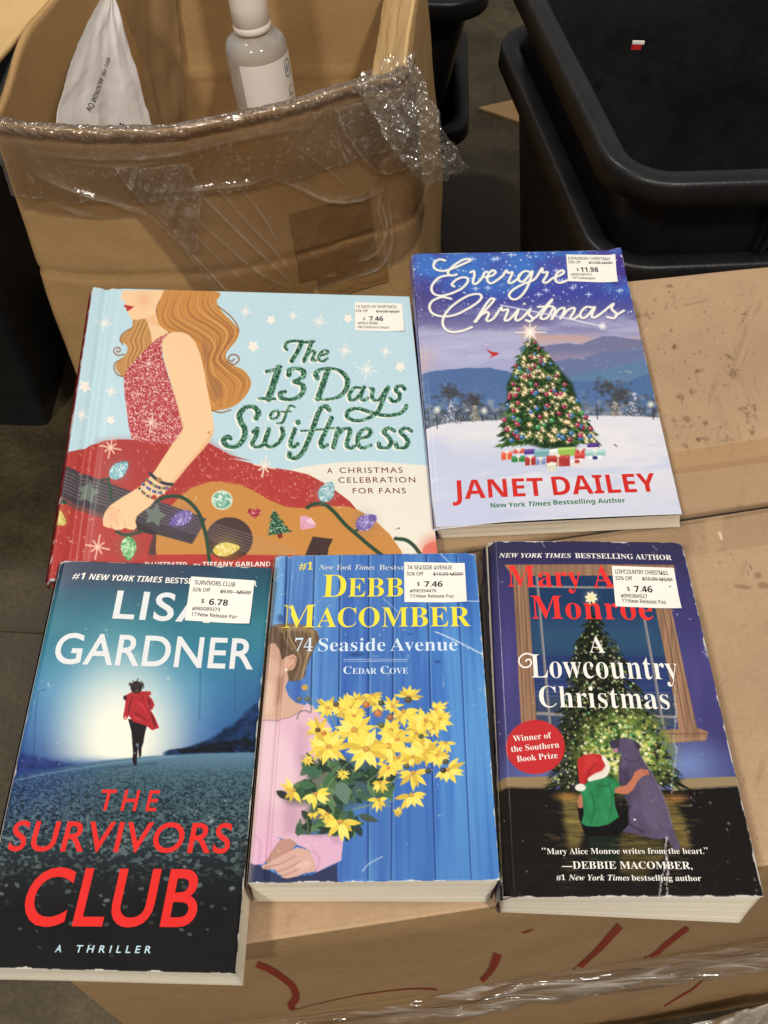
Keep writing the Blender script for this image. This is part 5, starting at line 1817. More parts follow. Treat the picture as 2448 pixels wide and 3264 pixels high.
# script title
WH = (247, 243, 226)
script = [[(304, 110), (262, 102), (226, 128), (232, 166), (290, 182), (366, 160), (440, 128), (476, 110), (464, 98), (420, 108), (360, 148), (322, 192), (346, 214), (384, 206)],
          [(330, 212), (262, 228), (212, 284), (216, 332), (262, 354), (334, 342), (412, 308), (454, 268), (460, 236), (428, 226), (380, 244), (350, 276), (366, 290)],
          [(478, 192), (502, 184), (506, 214), (496, 262), (520, 270), (556, 234), (578, 194), (596, 188)],
          [(578, 226), (630, 214), (652, 190), (634, 178), (606, 200), (596, 246), (622, 268), (666, 244), (704, 212), (726, 180), (740, 196), (768, 192), (758, 222), (742, 258), (762, 266), (800, 240), (826, 206)],
          [(892, 190), (852, 184), (814, 216), (816, 250), (846, 254), (882, 214), (906, 186), (892, 240), (862, 312), (820, 364), (776, 380), (746, 354), (772, 314), (842, 274), (922, 238), (970, 166), (976, 192), (1008, 190), (1000, 220), (980, 254), (1002, 264), (1046, 232), (1100, 210), (1122, 190), (1104, 178), (1070, 206), (1066, 250), (1100, 264), (1170, 236)],
          [(346, 376), (282, 364), (216, 390), (194, 432), (214, 476), (282, 498), (370, 488), (452, 450), (532, 398), (556, 360), (530, 342), (460, 356), (372, 410), (312, 470), (286, 532), (302, 582), (350, 606), (422, 598), (490, 572)],
          [(508, 534), (568, 470), (628, 404), (642, 378), (620, 376), (588, 412), (540, 490), (516, 534), (552, 490), (592, 468), (606, 484), (590, 520), (606, 530), (644, 506), (690, 438), (700, 456), (738, 450), (730, 484), (716, 520), (738, 526), (774, 494), (810, 452), (790, 510), (806, 526), (846, 500), (892, 448), (882, 484), (912, 512), (890, 532), (862, 524)],
          [(904, 514), (934, 500), (986, 440), (1042, 382), (968, 490), (976, 516), (1014, 502), (1050, 440), (1062, 458), (1040, 516), (1086, 452), (1124, 440), (1120, 472), (1100, 512), (1150, 454), (1192, 440), (1190, 468), (1166, 506), (1188, 516), (1232, 488)],
          [(944, 432), (1046, 428)],
          [(1322, 436), (1272, 434), (1236, 474), (1242, 506), (1276, 500), (1332, 434), (1312, 490), (1328, 506), (1370, 482), (1456, 412), (1446, 446), (1480, 482), (1462, 510), (1416, 502)], [(1476, 490), (1530, 458)], [(851, 410), (853, 411)]]
for dx, col, a in ((4, (40, 40, 90), .45), (0, WH, 1)):
    for pts in script:
        cv.stroke(zF(*[(x + dx, y + dx * 1.6) for x, y in pts]), 8.2, col, a, curve=True, pen=6.4, n=9, soft=1.6 if dx == 0 else 4)
cv.stroke(zF((690, 420), (1000, 480), (1380, 565)), 5, (222, 222, 240), .8, fn=None)
cv.glow(zF((1385, 565))[0], 14, (252, 250, 246), 1, .7)
cv.stroke(zG((1218, 500), (1232, 510)), 3.2, (60, 60, 60))
cv.wear(.004, seed=8, thr=.80)
cv.build('front_cover', M_PRINT, evb)
L = Letters(cv)
RED = I(206, 46, 40)
L.to('author_lettering')
L.word('JANET', 'sansb', zG((266, 815))[0], zG((808, 802))[0], 106 * .5425, RED)
L.word('DAILEY', 'sansb', zG((862, 799))[0], zG((1470, 772))[0], 108 * .5425, RED)
DG = I(40, 118, 72)
L.word('New York', 'sansb', zG((492, 868))[0], zG((697, 864))[0], 26 * .5425, DG)
L.word('Times', 'sansbi', zG((716, 862))[0], zG((847, 858))[0], 26 * .5425, DG)
L.word('Bestselling Author', 'sansb', zG((862, 854))[0], zG((1282, 838))[0], 26 * .5425, DG)
L.build('cover_lettering', evb)
sticker(cv, evb, zF((1135, 70), (1465, 75), (1485, 268), (1150, 255)), [
    ('EVERGREEN CHRISTMAS', zF((1150, 106))[0], zF((1435, 110))[0], 8.6), ('33% Off', zF((1150, 131))[0], zF((1236, 133))[0], 7.6), ('$17.95 MSRP', zF((1290, 135))[0], zF((1450, 138))[0], 7.6),
    ('', zF((1287, 130))[0], zF((1453, 133))[0], 2.0, 'bar'), ('$', zF((1209, 184))[0], zF((1222, 184))[0], 9, 'sansb'), ('11.98', zF((1236, 192))[0], zF((1356, 193))[0], 15, 'sansb'),
    ('#990380701', zF((1170, 216))[0], zF((1310, 218))[0], 7), ('16:Tradepaper', zF((1176, 240))[0], zF((1336, 244))[0], 7.4)])
evt = [cv.surf(np.array(q, float)).tolist() for q in ((0, 0), (1, 0), (1, 1), (0, 1))]
page_block('page_block', ev['top'], ev['bot'], evb, z_gap=.0016, seed=4)
plate('back_cover', np.array(ev['bot']) + [0, 0, .0003], .0003, mat('blue_cover_stock', rgb(110, 124, 176), .4), evb)
spine('spine', dict(top=np.array(ev['top']) - [0, 0, .002], bot=ev['bot']), mat('lilac_cover_stock', rgb(120, 112, 160), .4), evb)


# ================================================================== paperback with the runner
sv = BOOKS['surv']
svb = thing('paperback_book', 'paperback with a runner in a red jacket on a dark road', 'book', (-.11, .17, .003))
cv = Canvas(sv['px'], sv['top'], 2.5, lambda u, v: -.0014 * ss(.025, 0, u) - .0006 * ss(.985, 1, u))
zH, zI = Z(0, 1760, .5304), Z(0, 2350, .5304)
cv.grad_y([(1780, (42, 50, 78)), (1840, (38, 64, 92)), (1900, (28, 92, 116)), (1980, (30, 116, 134)), (2080, (36, 124, 152)), (2200, (52, 128, 176)), (2330, (44, 100, 164)), (2420, (34, 72, 140)), (2480, (30, 60, 120)), (3150, (20, 18, 18))])
cv.put(cv.ALL, ss(520, 860, cv.X) * ss(1960, 1860, cv.Y) * .5, (20, 96, 110))
cv.put(cv.ALL, ss(600, 840, cv.X) * ss(2000, 2250, cv.Y) * ss(2480, 2300, cv.Y) * .6, (24, 78, 128))
gx, gy = 390, 2330
d = np.hypot((cv.X - gx) / 330, (cv.Y - gy) / 390)
cv.put(cv.ALL, np.clip(1 - d, 0, 1) ** 1.2 * 1.15 * ss(2460, 2400, cv.Y), (206, 226, 220))
d = np.hypot((cv.X - 385) / 225, (cv.Y - 2360) / 280)
cv.put(cv.ALL, np.clip(1.1 - d, 0, 1) ** 1.2 * 1.15 * ss(2445, 2400, cv.Y), (250, 244, 222))
cv.put(cv.ALL, .10 * (fbm(cv.X / 90, cv.Y / 160, 3, 4) - .3) * ss(2450, 2300, cv.Y), (180, 220, 226))
for pts, a in ((zH((228, 840), (212, 1000), (203, 1220)), .45), (zH((1205, 710), (1200, 1010)), .35), (zH((1410, 730), (1415, 960)), .3), (zH((228, 838), (275, 825)), .35)):
    cv.stroke(pts, 4, (26, 60, 108), a, soft=2.5)
# hedges
for _ in range(700):
    t = rng.random() ** .8
    x, y = 1000 + 560 * t, 1215 - t * (20 + 290 * rng.random() ** .8 * t)
    cv.ell(zH((x, y))[0], 7 + 12 * rng.random(), 5 + 8 * rng.random(), rng.choice(((14, 40, 84), (18, 52, 100), (12, 28, 56), (24, 66, 120), (10, 18, 34))), .32, soft=6)
for _ in range(140):
    t = rng.random()
    cv.ell(zH((1080 + 460 * t, 1200 - 90 * rng.random() * t))[0], 9, 6, (12, 16, 26), .5, soft=4)
for _ in range(200):
    t = rng.random()
    cv.ell(zH((60 + 420 * t, 1320 - (1 - t) * 120 * rng.random() - 20 * t))[0], 7 + 8 * rng.random(), 5 + 6 * rng.random(), rng.choice(((26, 44, 110), (34, 60, 134), (24, 36, 92))), .4 * (1 - .8 * t), soft=4)
# road
road = zH((-160, 1400), (40, 1362), (200, 1325), (420, 1285), (620, 1255), (900, 1228), (1200, 1212), (1560, 1205), (1560, 1420)) + [(830, 3200), (-200, 3200)]


def roadcol(X, Y, d):
    t = np.clip((Y - 2400) / 750, 0, 1)
    base = np.stack([np.interp(t, [0, .1, .3, .5, .65, 1], q) for q in ([86, 58, 42, 26, 20, 20], [128, 92, 66, 32, 20, 18], [154, 108, 74, 35, 20, 17])], -1)
    side = ss(400, 60, X)[..., None] * ss(2760, 2440, Y)[..., None]
    base = base * (1 - .75 * side) + np.array((34, 66, 136)) * .75 * side
    return base


cv.poly(road, (60, 80, 90), fn=roadcol, soft=4)
mk_ = np.zeros(cv.X.shape)
sl = cv.ALL
inr = ss(-2, 4, cv.inside(road, sl))
sz = np.interp(cv.Y, [2400, 2500, 2700, 2900, 3100], [3.2, 4.5, 8.5, 16, 22])
n1 = vnoise(cv.X / 6, cv.Y / 3.6, 3)
n2 = vnoise(cv.X / 11, cv.Y / 7, 5)
cv.put(sl, inr * ss(.52, .8, n1) * np.interp(cv.Y, [2400, 2480, 2600, 2680, 2760], [.05, .35, .4, .2, 0]), (96, 126, 132))
cv.put(sl, inr * ss(.52, .25, n1) * np.interp(cv.Y, [2430, 2520, 2640, 2760], [.0, .5, .8, 0]), (10, 18, 26))
cv.put(sl, inr * ss(.60, .78, n2) * np.interp(cv.Y, [2520, 2620, 2680, 2760, 2830], [0, .5, .75, .4, 0]), (112, 132, 132))
for k in range(210):
    x, y = rng.uniform(-10, 780), 2660 + abs(rng.gauss(0, 150))
    if y > 3060: continue
    r_ = 2.5 + 6.5 * rng.random() * np.interp(y, [2660, 2850, 3050], [.7, 1.1, .7])
    cv.ell((x, y), r_ * 1.3, r_ * .8, rng.choice(((84, 104, 104), (64, 72, 72), (104, 122, 120), (50, 52, 52))), .5 + .4 * rng.random(), rng.uniform(-.5, .5), soft=2.5)
cv.stroke(zH((60, 1380), (300, 1330), (640, 1275), (1050, 1228)), 4, (130, 170, 196), .5, soft=4)
cv.stroke(zH((330, 1370), (560, 1310), (720, 1285)), 5, (30, 66, 110), .5, soft=4)
cv.stroke(zH((690, 1302), (780, 1285), (940, 1272)), 5, (30, 44, 62), .45, soft=6)
# runner
BLK = (24, 18, 22)
cv.poly(zH((770, 1005), (790, 1080), (795, 1150), (800, 1210), (795, 1250), (806, 1283), (822, 1282), (824, 1245), (830, 1180), (836, 1240), (850, 1225), (852, 1180), (862, 1150), (870, 1100), (885, 1040), (880, 1010)), BLK)
cv.poly(zH((815, 1155), (835, 1150), (830, 1185)), (150, 190, 200), .6)
RJ = (182, 20, 34)
cv.poly(zH((740, 870), (800, 838), (850, 838), (905, 838), (910, 858), (895, 865), (915, 885), (930, 920), (915, 950), (905, 950), (930, 990), (957, 1058), (915, 1073), (880, 1045), (800, 1020), (775, 985), (760, 1010), (738, 995), (748, 950), (755, 900)), RJ)
for pts, w, c in (([(800, 860), (780, 920), (770, 980)], 7, (120, 10, 22)), ([(890, 870), (900, 910), (895, 950)], 8, (110, 8, 20)), ([(820, 900), (850, 920), (880, 960)], 5, (226, 50, 58)), ([(800, 960), (840, 985), (890, 1020)], 6, (130, 10, 24)), ([(850, 860), (860, 880), (830, 890)], 6, (130, 10, 24)), ([(905, 960), (925, 1020), (940, 1055)], 8, (96, 8, 18)), ([(800, 990), (830, 1005), (850, 1012)], 5, (226, 56, 60))):
    cv.stroke(zH(*pts), w, c, .8, curve=True, taper=True)
cv.poly(zH((742, 868), (760, 860), (764, 890), (742, 888)), (52, 14, 20))
cv.ell(zH((752, 1000))[0], 6, 6, (206, 150, 130))
cv.ell(zH((820, 814))[0], 19, 20, (44, 30, 30))
for k in range(24):
    th = rng.uniform(-3.3, .3)
    c = zH((820, 808))[0]
    cv.stroke([(c[0] + 12 * math.cos(th), c[1] + 12 * math.sin(th)), (c[0] + 24 * math.cos(th + .2), c[1] + (20 + 6 * rng.random()) * math.sin(th + .2))], 2.4, (44, 30, 32), .8)
cv.ell(zH((824, 834))[0], 5, 4, (120, 80, 70), .8)
cv.wear(.010, seed=21, thr=.70)
cv.stroke(zH((360, 62), (470, 48), (560, 44)), 4, (240, 234, 224), .8, soft=2)
cv.build('front_cover', M_PRINT, svb)
L = Letters(cv)
SIL = I(226, 228, 228)
L.to('author_lettering')
L.word('#1', 'sansb', zH((432, 160))[0], zH((502, 163))[0], 38 * .5304, WHITE, shear=.15)
L.word('NEW YORK TIMES', 'sansbi', zH((533, 165))[0], zH((975, 184))[0], 34 * .5304, WHITE)
L.word('BESTSELLING AUTHOR', 'plain', zH((994, 185))[0], zH((1545, 207))[0], 32 * .5304, WHITE, off=.014)
L.word('LISA', 'plain', zH((676, 396))[0], zH((1262, 424))[0], 160 * .5304, SIL, off=.016, spacing=1.12)
L.word('GARDNER', 'plain', zH((316, 668))[0], zH((1520, 704))[0], 176 * .5304, SIL, off=.013, spacing=1.04)
RD = I(226, 44, 40)
L.to('title_lettering')
L.word('THE', 'plain', zI((585, 440))[0], zI((938, 445))[0], 120 * .5304, RD, off=.014, spacing=1.5, shear=.10)
L.word('SURVIVORS', 'plain', zI((42, 682))[0], zI((1375, 697))[0], 172 * .5304, RD, off=.012, spacing=1.08, shear=.09)
L.word('CLUB', 'plain', zI((112, 1128))[0], zI((1168, 1136))[0], 330 * .5304, RD, off=.014, spacing=1.06, shear=.09)
L.word('A', 'plain', zI((330, 1292))[0], zI((368, 1292))[0], 42 * .5304, I(190, 220, 232), off=.012, shear=.14)
L.word('THRILLER', 'plain', zI((452, 1293))[0], zI((905, 1298))[0], 42 * .5304, I(190, 220, 232), off=.012, spacing=1.75, shear=.14)
L.build('cover_lettering', svb)
sticker(cv, svb, zH((1150, 148), (1530, 172), (1500, 437), (1112, 412)), [
    ('SURVIVORS CLUB', zH((1170, 196))[0], zH((1412, 210))[0], 13.5, 'sans', 1), ('32% Off', zH((1156, 237))[0], zH((1263, 243))[0], 11.5, 'sans', 1), ('$9.99', zH((1325, 248))[0], zH((1396, 252))[0], 11, 'sans', 1), ('MSRP', zH((1425, 253))[0], zH((1508, 257))[0], 11, 'sans', 1),
    ('', zH((1322, 240))[0], zH((1510, 250))[0], 2.2, 'bar'), ('$', zH((1209, 306))[0], zH((1228, 307))[0], 13, 'sansb'), ('6.78', zH((1255, 319))[0], zH((1369, 325))[0], 19, 'sansb'),
    ('#980089373', zH((1155, 350))[0], zH((1322, 359))[0], 11, 'sans', 1), ('17:New Release Pap', zH((1150, 385))[0], zH((1425, 403))[0], 11.5, 'sans', 1)])
page_block('page_block', sv['top'], sv['bot'], svb, seed=6)
plate('back_cover', np.array(sv['bot']) + [0, 0, .0003], .0003, mat('black_cover_stock', rgb(30, 30, 36), .4), svb)
spine('spine', sv, mat('dark_blue_cover_stock', rgb(30, 50, 80), .35), svb)


# ================================================================== paperback with the yellow flowers
se = BOOKS['sea']
seb = thing('paperback_book', 'paperback with a woman holding yellow flowers before blue boards', 'book', (0, .2, .003))
cv = Canvas(se['px'], se['top'], 2.4, lambda u, v: -.0012 * ss(.02, 0, u) - .0012 * np.exp(-((u - .075) / .008) ** 2) - .0012 * ss(.94, 1, u) * ss(.1, 0, v))
zJ, zK = Z(780, 1740, .4943), Z(780, 2200, .5063)
# boards: joints given at the top and at the bottom edge
joints = [(270, 70, 200, 2150), (450, 60, 400, 2150), (615, 60, 595, 2150), (800, 60, 795, 2150), (960, 60, 945, 2150), (1170, 60, 1230, 2150), (1365, 60, 1460, 2150)]
U = cv.uv[..., 0]
cv.fill((72, 132, 204))
tone = fbm(U * 14, cv.uv[..., 1] * 1.4, 3, 4)
gr = fbm(U * 80, cv.uv[..., 1] * 3.0, 5, 4)
cv.put(cv.ALL, ss(.4, .7, tone) * .7, (112, 176, 226))
cv.put(cv.ALL, ss(.5, .3, tone) * .7, (44, 84, 172))
cv.put(cv.ALL, ss(.45, .7, gr) * .16, (124, 184, 224))
cv.put(cv.ALL, ss(.5, .3, gr) * .16, (34, 74, 156))
for k, (xa, ya, xb, yb) in enumerate(joints):
    a_, b_ = zJ((xa, ya))[0], zJ((xb, yb))[0]
    if k < len(joints) - 1:
        na, nb = zJ(joints[k + 1][:2])[0], zJ(joints[k + 1][2:])[0]
        cv.poly([a_, na, nb, b_], ((50, 96, 178), (64, 130, 204), (44, 92, 182), (74, 140, 206), (60, 132, 208), (52, 124, 208))[k % 6], .35)
    cv.stroke([a_, b_], 4.5, (26, 54, 118), .85, soft=2)
    cv.stroke([(a_[0] + 5, a_[1]), (b_[0] + 5, b_[1])], 2.5, (132, 190, 230), .5, soft=2)
cv.put(cv.ALL, ss(1330, 1580, cv.X) * .35, (44, 132, 214))
cv.put(cv.ALL, ss(2400, 2800, cv.Y) * .25, (50, 96, 170))
for c, rx, ry in (((720, 690), 50, 14), ((1245, 738), 18, 10), ((1060, 560), 20, 5), ((230, 460), 20, 24)):
    cv.ell(zJ(c)[0], rx * .5, ry * .5, (30, 62, 124), .6, soft=5)
# woman
SK = (212, 168, 142)
skin = zJ((150, 540), (250, 560), (320, 640), (345, 700), (330, 780), (290, 840), (262, 900), (285, 960), (330, 1000), (400, 1020), (430, 1060), (300, 1110), (110, 1120), (90, 1180))
cv.poly(skin, SK, soft=2.5)
cv.poly(zJ((140, 540), (240, 570), (270, 660), (240, 760), (150, 700)), (196, 148, 122), .7, soft=10)
cv.poly(zJ((210, 840), (270, 800), (250, 900), (230, 980), (200, 1010)), (164, 116, 92), .6, soft=12)
cv.poly(zJ((120, 860), (190, 880), (180, 1060), (100, 1090)), (230, 196, 172), .6, soft=12)
hairp = zJ((150, 545), (165, 510), (230, 494), (330, 494), (420, 512), (470, 545), (482, 595), (450, 650), (420, 720), (395, 780), (390, 830), (340, 862), (285, 862), (275, 800), (325, 760), (340, 710), (320, 690), (270, 705), (240, 720), (225, 660), (195, 620), (150, 620))
cv.poly(hairp, (104, 78, 56), soft=2.5)
for k in range(46):
    a0 = rng.random()
    x0, y0 = 190 + 250 * a0, 512 + 40 * rng.random()
    cv.stroke(zJ((x0, y0), (x0 + 20 * rng.random(), y0 + 70), (330 + 60 * a0 + 20 * rng.random(), 720), (300 + 70 * a0, 850)), 2.4, rng.choice(((140, 110, 74), (170, 140, 92), (76, 56, 42), (196, 170, 110), (90, 66, 50))), .5, curve=True)
cv.poly(zJ((200, 505), (340, 498), (450, 530), (470, 560), (340, 540), (230, 540)), (176, 148, 96), .55, soft=8)
cv.ell(zJ((300, 742))[0], 16, 26, (216, 162, 134), 1, .3)
cv.stroke(zJ((290, 720), (318, 710), (326, 745), (300, 770), (275, 800)), 4, (160, 104, 82), .7, curve=True, soft=2)
cv.ell(zJ((268, 790))[0], 4, 4, (240, 226, 214))
PK = (226, 180, 198)
cv.poly(zJ((100, 1118), (200, 1118), (300, 1095), (365, 1050), (400, 1005), (440, 1020), (470, 1060), (520, 1100), (560, 1160), (560, 1280)) + zK((600, 640), (560, 760), (400, 830), (340, 900), (430, 1010), (240, 930), (40, 890), (20, 1000), (10, 1210), (-10, 1210)), PK, soft=2.5)
cv.put(cv.ALL, 0, PK)
cv.poly(zK((90, 190), (200, 180), (330, 420), (330, 640), (240, 740), (120, 700), (50, 560)), (238, 204, 212), .6, soft=30)
cv.poly(zK((240, 660), (330, 640), (345, 760), (330, 890), (250, 900)), (188, 136, 166), .6, soft=22)
cv.poly(zK((340, 200), (400, 240), (390, 420), (340, 560), (310, 420)), (190, 140, 168), .4, soft=16)
cv.stroke(zJ((115, 1112), (200, 1112), (300, 1090), (365, 1050)), 3, (150, 104, 120), .6, curve=True)
# skirt, sleeves, hands
cv.poly(zK((10, 1080), (100, 1100), (240, 1180), (420, 1160), (575, 1090), (590, 1240), (5, 1240)), (50, 56, 92))
cv.poly(zK((25, 890), (130, 880), (225, 935), (170, 1010), (120, 1090), (60, 1098), (22, 1070)), (230, 176, 204))
cv.poly(zK((280, 900), (420, 905), (560, 900), (625, 880), (608, 1070), (540, 1100), (450, 1145), (410, 1010), (330, 950)), (224, 172, 200))
cv.poly(zK((520, 905), (560, 960), (600, 960), (600, 900)), (196, 144, 176), .7, soft=8)
cv.stroke(zK((60, 900), (100, 960), (90, 1080)), 8, (204, 150, 184), .6, curve=True, soft=5)
cv.stroke(zK((430, 1010), (470, 1060), (450, 1140)), 6, (196, 144, 176), .7, curve=True, soft=4)
HS = (216, 168, 152)
cv.poly(zK((225, 935), (290, 930), (330, 960), (290, 1010), (240, 1040), (180, 1070), (140, 1085), (130, 1070), (170, 1010)), (190, 140, 122))
cv.poly(zK((105, 1105), (150, 1080), (250, 1030), (330, 985), (400, 1000), (425, 1040), (448, 1110), (440, 1140), (380, 1150), (330, 1170), (270, 1184), (235, 1180), (232, 1165), (200, 1145), (195, 1130), (150, 1122), (115, 1124)), HS)
for pts in ([(130, 1112), (220, 1092), (320, 1040)], [(205, 1140), (270, 1120), (350, 1075)], [(238, 1168), (300, 1145), (380, 1100)]):
    cv.stroke(zK(*pts), 3.4, (160, 106, 92), .7, curve=True, soft=2)
cv.ell(zK((370, 1100))[0], 24, 12, (236, 196, 180), .6, -.4, soft=8)
# foliage
leafc = ((48, 82, 50), (70, 112, 62), (36, 60, 42), (92, 132, 80), (60, 98, 68), (32, 50, 38))
cv.poly(zK((370, 420), (480, 430), (620, 420), (800, 440), (900, 520), (940, 560), (880, 640), (760, 690), (640, 740), (700, 840), (600, 880), (480, 900), (380, 890), (370, 800), (400, 720), (280, 700), (220, 640), (300, 650), (400, 560)), (58, 78, 54), .7, soft=20)


def leaf(c, L, w, rot, col, a=.95):
    P = []
    for k in range(17):
        t = k / 16
        P.append((L * (t - .5), w * math.sin(math.pi * t ** .8)))
    P = P + [(x, -y) for x, y in P[::-1]]
    cc, sn = math.cos(rot), math.sin(rot)
    cv.poly([(c[0] + x * cc - y * sn, c[1] + x * sn + y * cc) for x, y in P], col, a)


for _ in range(170):
    x, y = rng.uniform(330, 930), rng.uniform(430, 900)
    if x > 700 and y > 700: continue
    if x < 480 and y < 560 and x < 360: continue
    leaf(zK((x, y))[0], rng.uniform(28, 62), rng.uniform(7, 13), rng.uniform(-1.5, 1.5), rng.choice(leafc), .85)
for p, L_, w_, r_, c_ in (((620, 640), 80, 24, 1.25, (98, 130, 112)), ((250, 655), 60, 12, .5, (34, 44, 40)), ((780, 800), 70, 12, .3, (70, 84, 70)), ((700, 830), 60, 12, .1, (50, 96, 64)), ((720, 880), 44, 12, 1.2, (40, 60, 60)), ((530, 560), 70, 16, -1.2, (64, 110, 66)), ((430, 500), 54, 16, .2, (58, 104, 76)), ((400, 590), 50, 14, .1, (60, 108, 70))):
    leaf(zK(p)[0], L_, w_, r_, c_)
for pts in ([(660, 750), (800, 715), (940, 690)], [(700, 735), (850, 705), (920, 725)], [(520, 600), (600, 500), (680, 420)], [(390, 800), (400, 860), (395, 900)], [(430, 830), (420, 880), (405, 905)], [(780, 560), (840, 520), (900, 500)], [(850, 640), (930, 570), (980, 520)], [(520, 120), (560, 180), (580, 230)]):
    cv.stroke(zK(*pts), 3, (130, 150, 100), .8, curve=True)
for pts in ([(330, 170), (345, 130), (380, 118), (410, 130)], [(405, 60), (420, 100), (415, 130)]):
    cv.stroke(zK(*pts), 3.4, (92, 96, 84), .9, curve=True)
# flowers
def flower(c, R, squash=1.0, rot=0.0, n=12, ctr=True, seed=0, droop=None):
    r = random.Random(seed)
    order = list(range(n))
    r.shuffle(order)
    for k in order:
        th = 2 * math.pi * k / n + r.uniform(-.22, .22)
        if droop is not None and math.cos(th - droop) < -.25:
            continue
        RR = R * r.uniform(.68, 1.12)
        P = []
        w = R * .145
        for j in range(11):
            t = j / 10
            P.append((RR * (.12 + .88 * t), w * math.sin(math.pi * t ** .75) + .3))
        P = P + [(x, -y) for x, y in P[::-1]]
        cc, sn = math.cos(th), math.sin(th)
        col = r.choice(((248, 220, 34), (252, 228, 50), (240, 206, 26), (252, 234, 90), (222, 184, 20), (250, 224, 40)))
        Q = []
        for x, y in P:
            X, Y = x * cc - y * sn, (x * sn + y * cc) * squash
            Q.append((c[0] + X * math.cos(rot) - Y * math.sin(rot), c[1] + X * math.sin(rot) + Y * math.cos(rot)))
        cv.poly(Q, col)
        tip = (c[0] + (RR * .9 * cc) * math.cos(rot) - RR * .9 * sn * squash * math.sin(rot), c[1] + RR * .9 * cc * math.sin(rot) + RR * .9 * sn * squash * math.cos(rot))
        cv.stroke([c, tip], 1.8, (204, 158, 14), .45)
    if ctr:
        cv.ell(c, R * .135, R * .125 * max(.7, squash), (206, 140, 34))
        cv.ell((c[0], c[1] - 1), R * .07, R * .06, (230, 170, 50), .8)


FL = [((520, 100), 84, .8, 0, None), ((640, 90), 78, .8, .3, None), ((800, 20), 84, .75, .2, 1.2), ((1030, 30), 84, .8, 0, -1.4), ((700, 45), 60, .8, 0, None),
      ((470, 240), 92, .9, .2, None), ((690, 150), 88, .8, .1, None), ((690, 240), 150, .8, .1, None), ((530, 345), 130, .85, .1, None), ((1000, 120), 88, 1.2, 0, 1.5), ((930, 90), 70, .9, 0, None), ((1200, 110), 88, .7, -.4, 0), ((1140, 180), 96, 1.2, .5, 1.3),
      ((1080, 260), 80, 1.1, 0, None), ((920, 240), 96, .8, 0, None), ((960, 300), 110, .8, .2, None), ((905, 340), 130, 1.1, 0, 1.6), ((765, 360), 150, .9, 0, None), ((1190, 230), 60, 1, 0, 1.5), ((1130, 370), 96, .8, .3, None), ((1060, 410), 90, .9, 0, None), ((1210, 400), 84, .8, .4, 1), ((1265, 320), 66, 1.1, .2, 1.5),
      ((1060, 510), 110, .9, .2, 1.3), ((1275, 490), 112, .85, 0, .8), ((905, 480), 84, 1.1, 0, 1.5), ((850, 570), 66, 1.2, 0, 1.3), ((845, 680), 64, 1.2, 0, 1.5), ((1050, 650), 104, 1.0, .3, 1.0), ((310, 620), 84, .9, .5, 2.2), ((445, 645), 96, .95, 0, 1.3), ((520, 770), 66, 1.1, 0, 1.8), ((600, 820), 124, 1.0, .2, 1.4), ((430, 770), 40, .9, 0, 1.7), ((400, 430), 40, .9, 0, None), ((620, 520), 42, .9, 0, None), ((965, 760), 36, .9, 0, None)]
_r7 = random.Random(77)
for _ in range(26):
    x_, y_ = _r7.uniform(430, 1230), _r7.uniform(60, 520)
    if y_ > 200 + .35 * x_ or y_ < 60 + abs(x_ - 800) * .12: continue
    FL.insert(_r7.randrange(12), ((x_, y_), _r7.uniform(60, 100), _r7.uniform(.7, 1.1), _r7.random(), _r7.choice((None, 1.4, None))))
for k, (p, R, sq_, rot, dr) in enumerate(FL):
    flower(zK(p)[0], R * .545, sq_, rot, 13 if R > 80 else 10, True, 300 + k, dr)
for p, c, r_ in (((345, 45), (96, 100, 80), 9), ((395, 45), (90, 96, 76), 9), ((575, 78), (96, 76, 50), 10), ((765, 80), (190, 110, 40), 12), ((840, 135), (190, 110, 50), 13), ((915, 160), (160, 96, 50), 11), ((860, 70), (70, 72, 56), 10), ((1030, 50), (90, 76, 44), 12), ((460, 240), (96, 70, 30), 9), ((500, 260), (196, 120, 30), 9), ((1250, 495), (60, 54, 44), 10), ((1265, 440), (80, 76, 70), 10), ((1155, 500), (66, 70, 60), 10), ((1020, 470), (80, 84, 60), 9), ((905, 550), (60, 60, 60), 9), ((860, 210), (90, 100, 60), 11), ((1110, 280), (70, 80, 60), 9)):
    cv.ell(zK(p)[0], r_, r_ * .9, c)
    cv.ell((zK(p)[0][0] - 2, zK(p)[0][1] - 2), r_ * .45, r_ * .4, tuple(min(255, q + 40) for q in c), .8)
cv.ell(zJ((388, 902))[0], 10, 9, (206, 158, 40))
cv.stroke(zJ((398, 920), (430, 980), (470, 1010)), 2.5, (120, 130, 90), .7)
# creases and scratches in the print
for pts, a in ((zJ((1265, 55), (1330, 115)), .8), (zJ((1225, 545), (1340, 590), (1460, 650), (1530, 690)), .8), (zJ((1440, 350), (1510, 352)), .9), (zJ((890, 330), (1000, 430)), .5), (zJ((185, 90), (250, 70)), .5), (zJ((250, 180), (190, 210)), .4), (zK((740, 1138), (780, 1090), (870, 1042)), .6), (zK((745, 1138), (785, 1092), (865, 1046)), .4)):
    cv.stroke(pts, 2.4, (226, 236, 244), a, curve=True, soft=1.6)
for _ in range(10):
    cv.stroke([zJ((1235 + _ * 32, 545 + _ * 15 + 6 * rng.random()))[0], zJ((1255 + _ * 32, 552 + _ * 16 + 6 * rng.random()))[0]], 3, (232, 238, 242), .7)
cv.put(cv.ALL, ss(.030, .0, cv.uv[..., 0]) * .5, (206, 190, 176))
cv.stroke(zJ((640, 722), (1048, 722)), 1.8, (214, 226, 238), .8)
cv.stroke(zJ((640, 734), (1048, 734)), 1.8, (214, 226, 238), .8)
cv.wear(.008, seed=31, thr=.72)
cv.build('front_cover', M_PRINT, seb)
L = Letters(cv)
YL, PALE = I(244, 226, 64), I(214, 232, 244)
L.to('author_lettering')
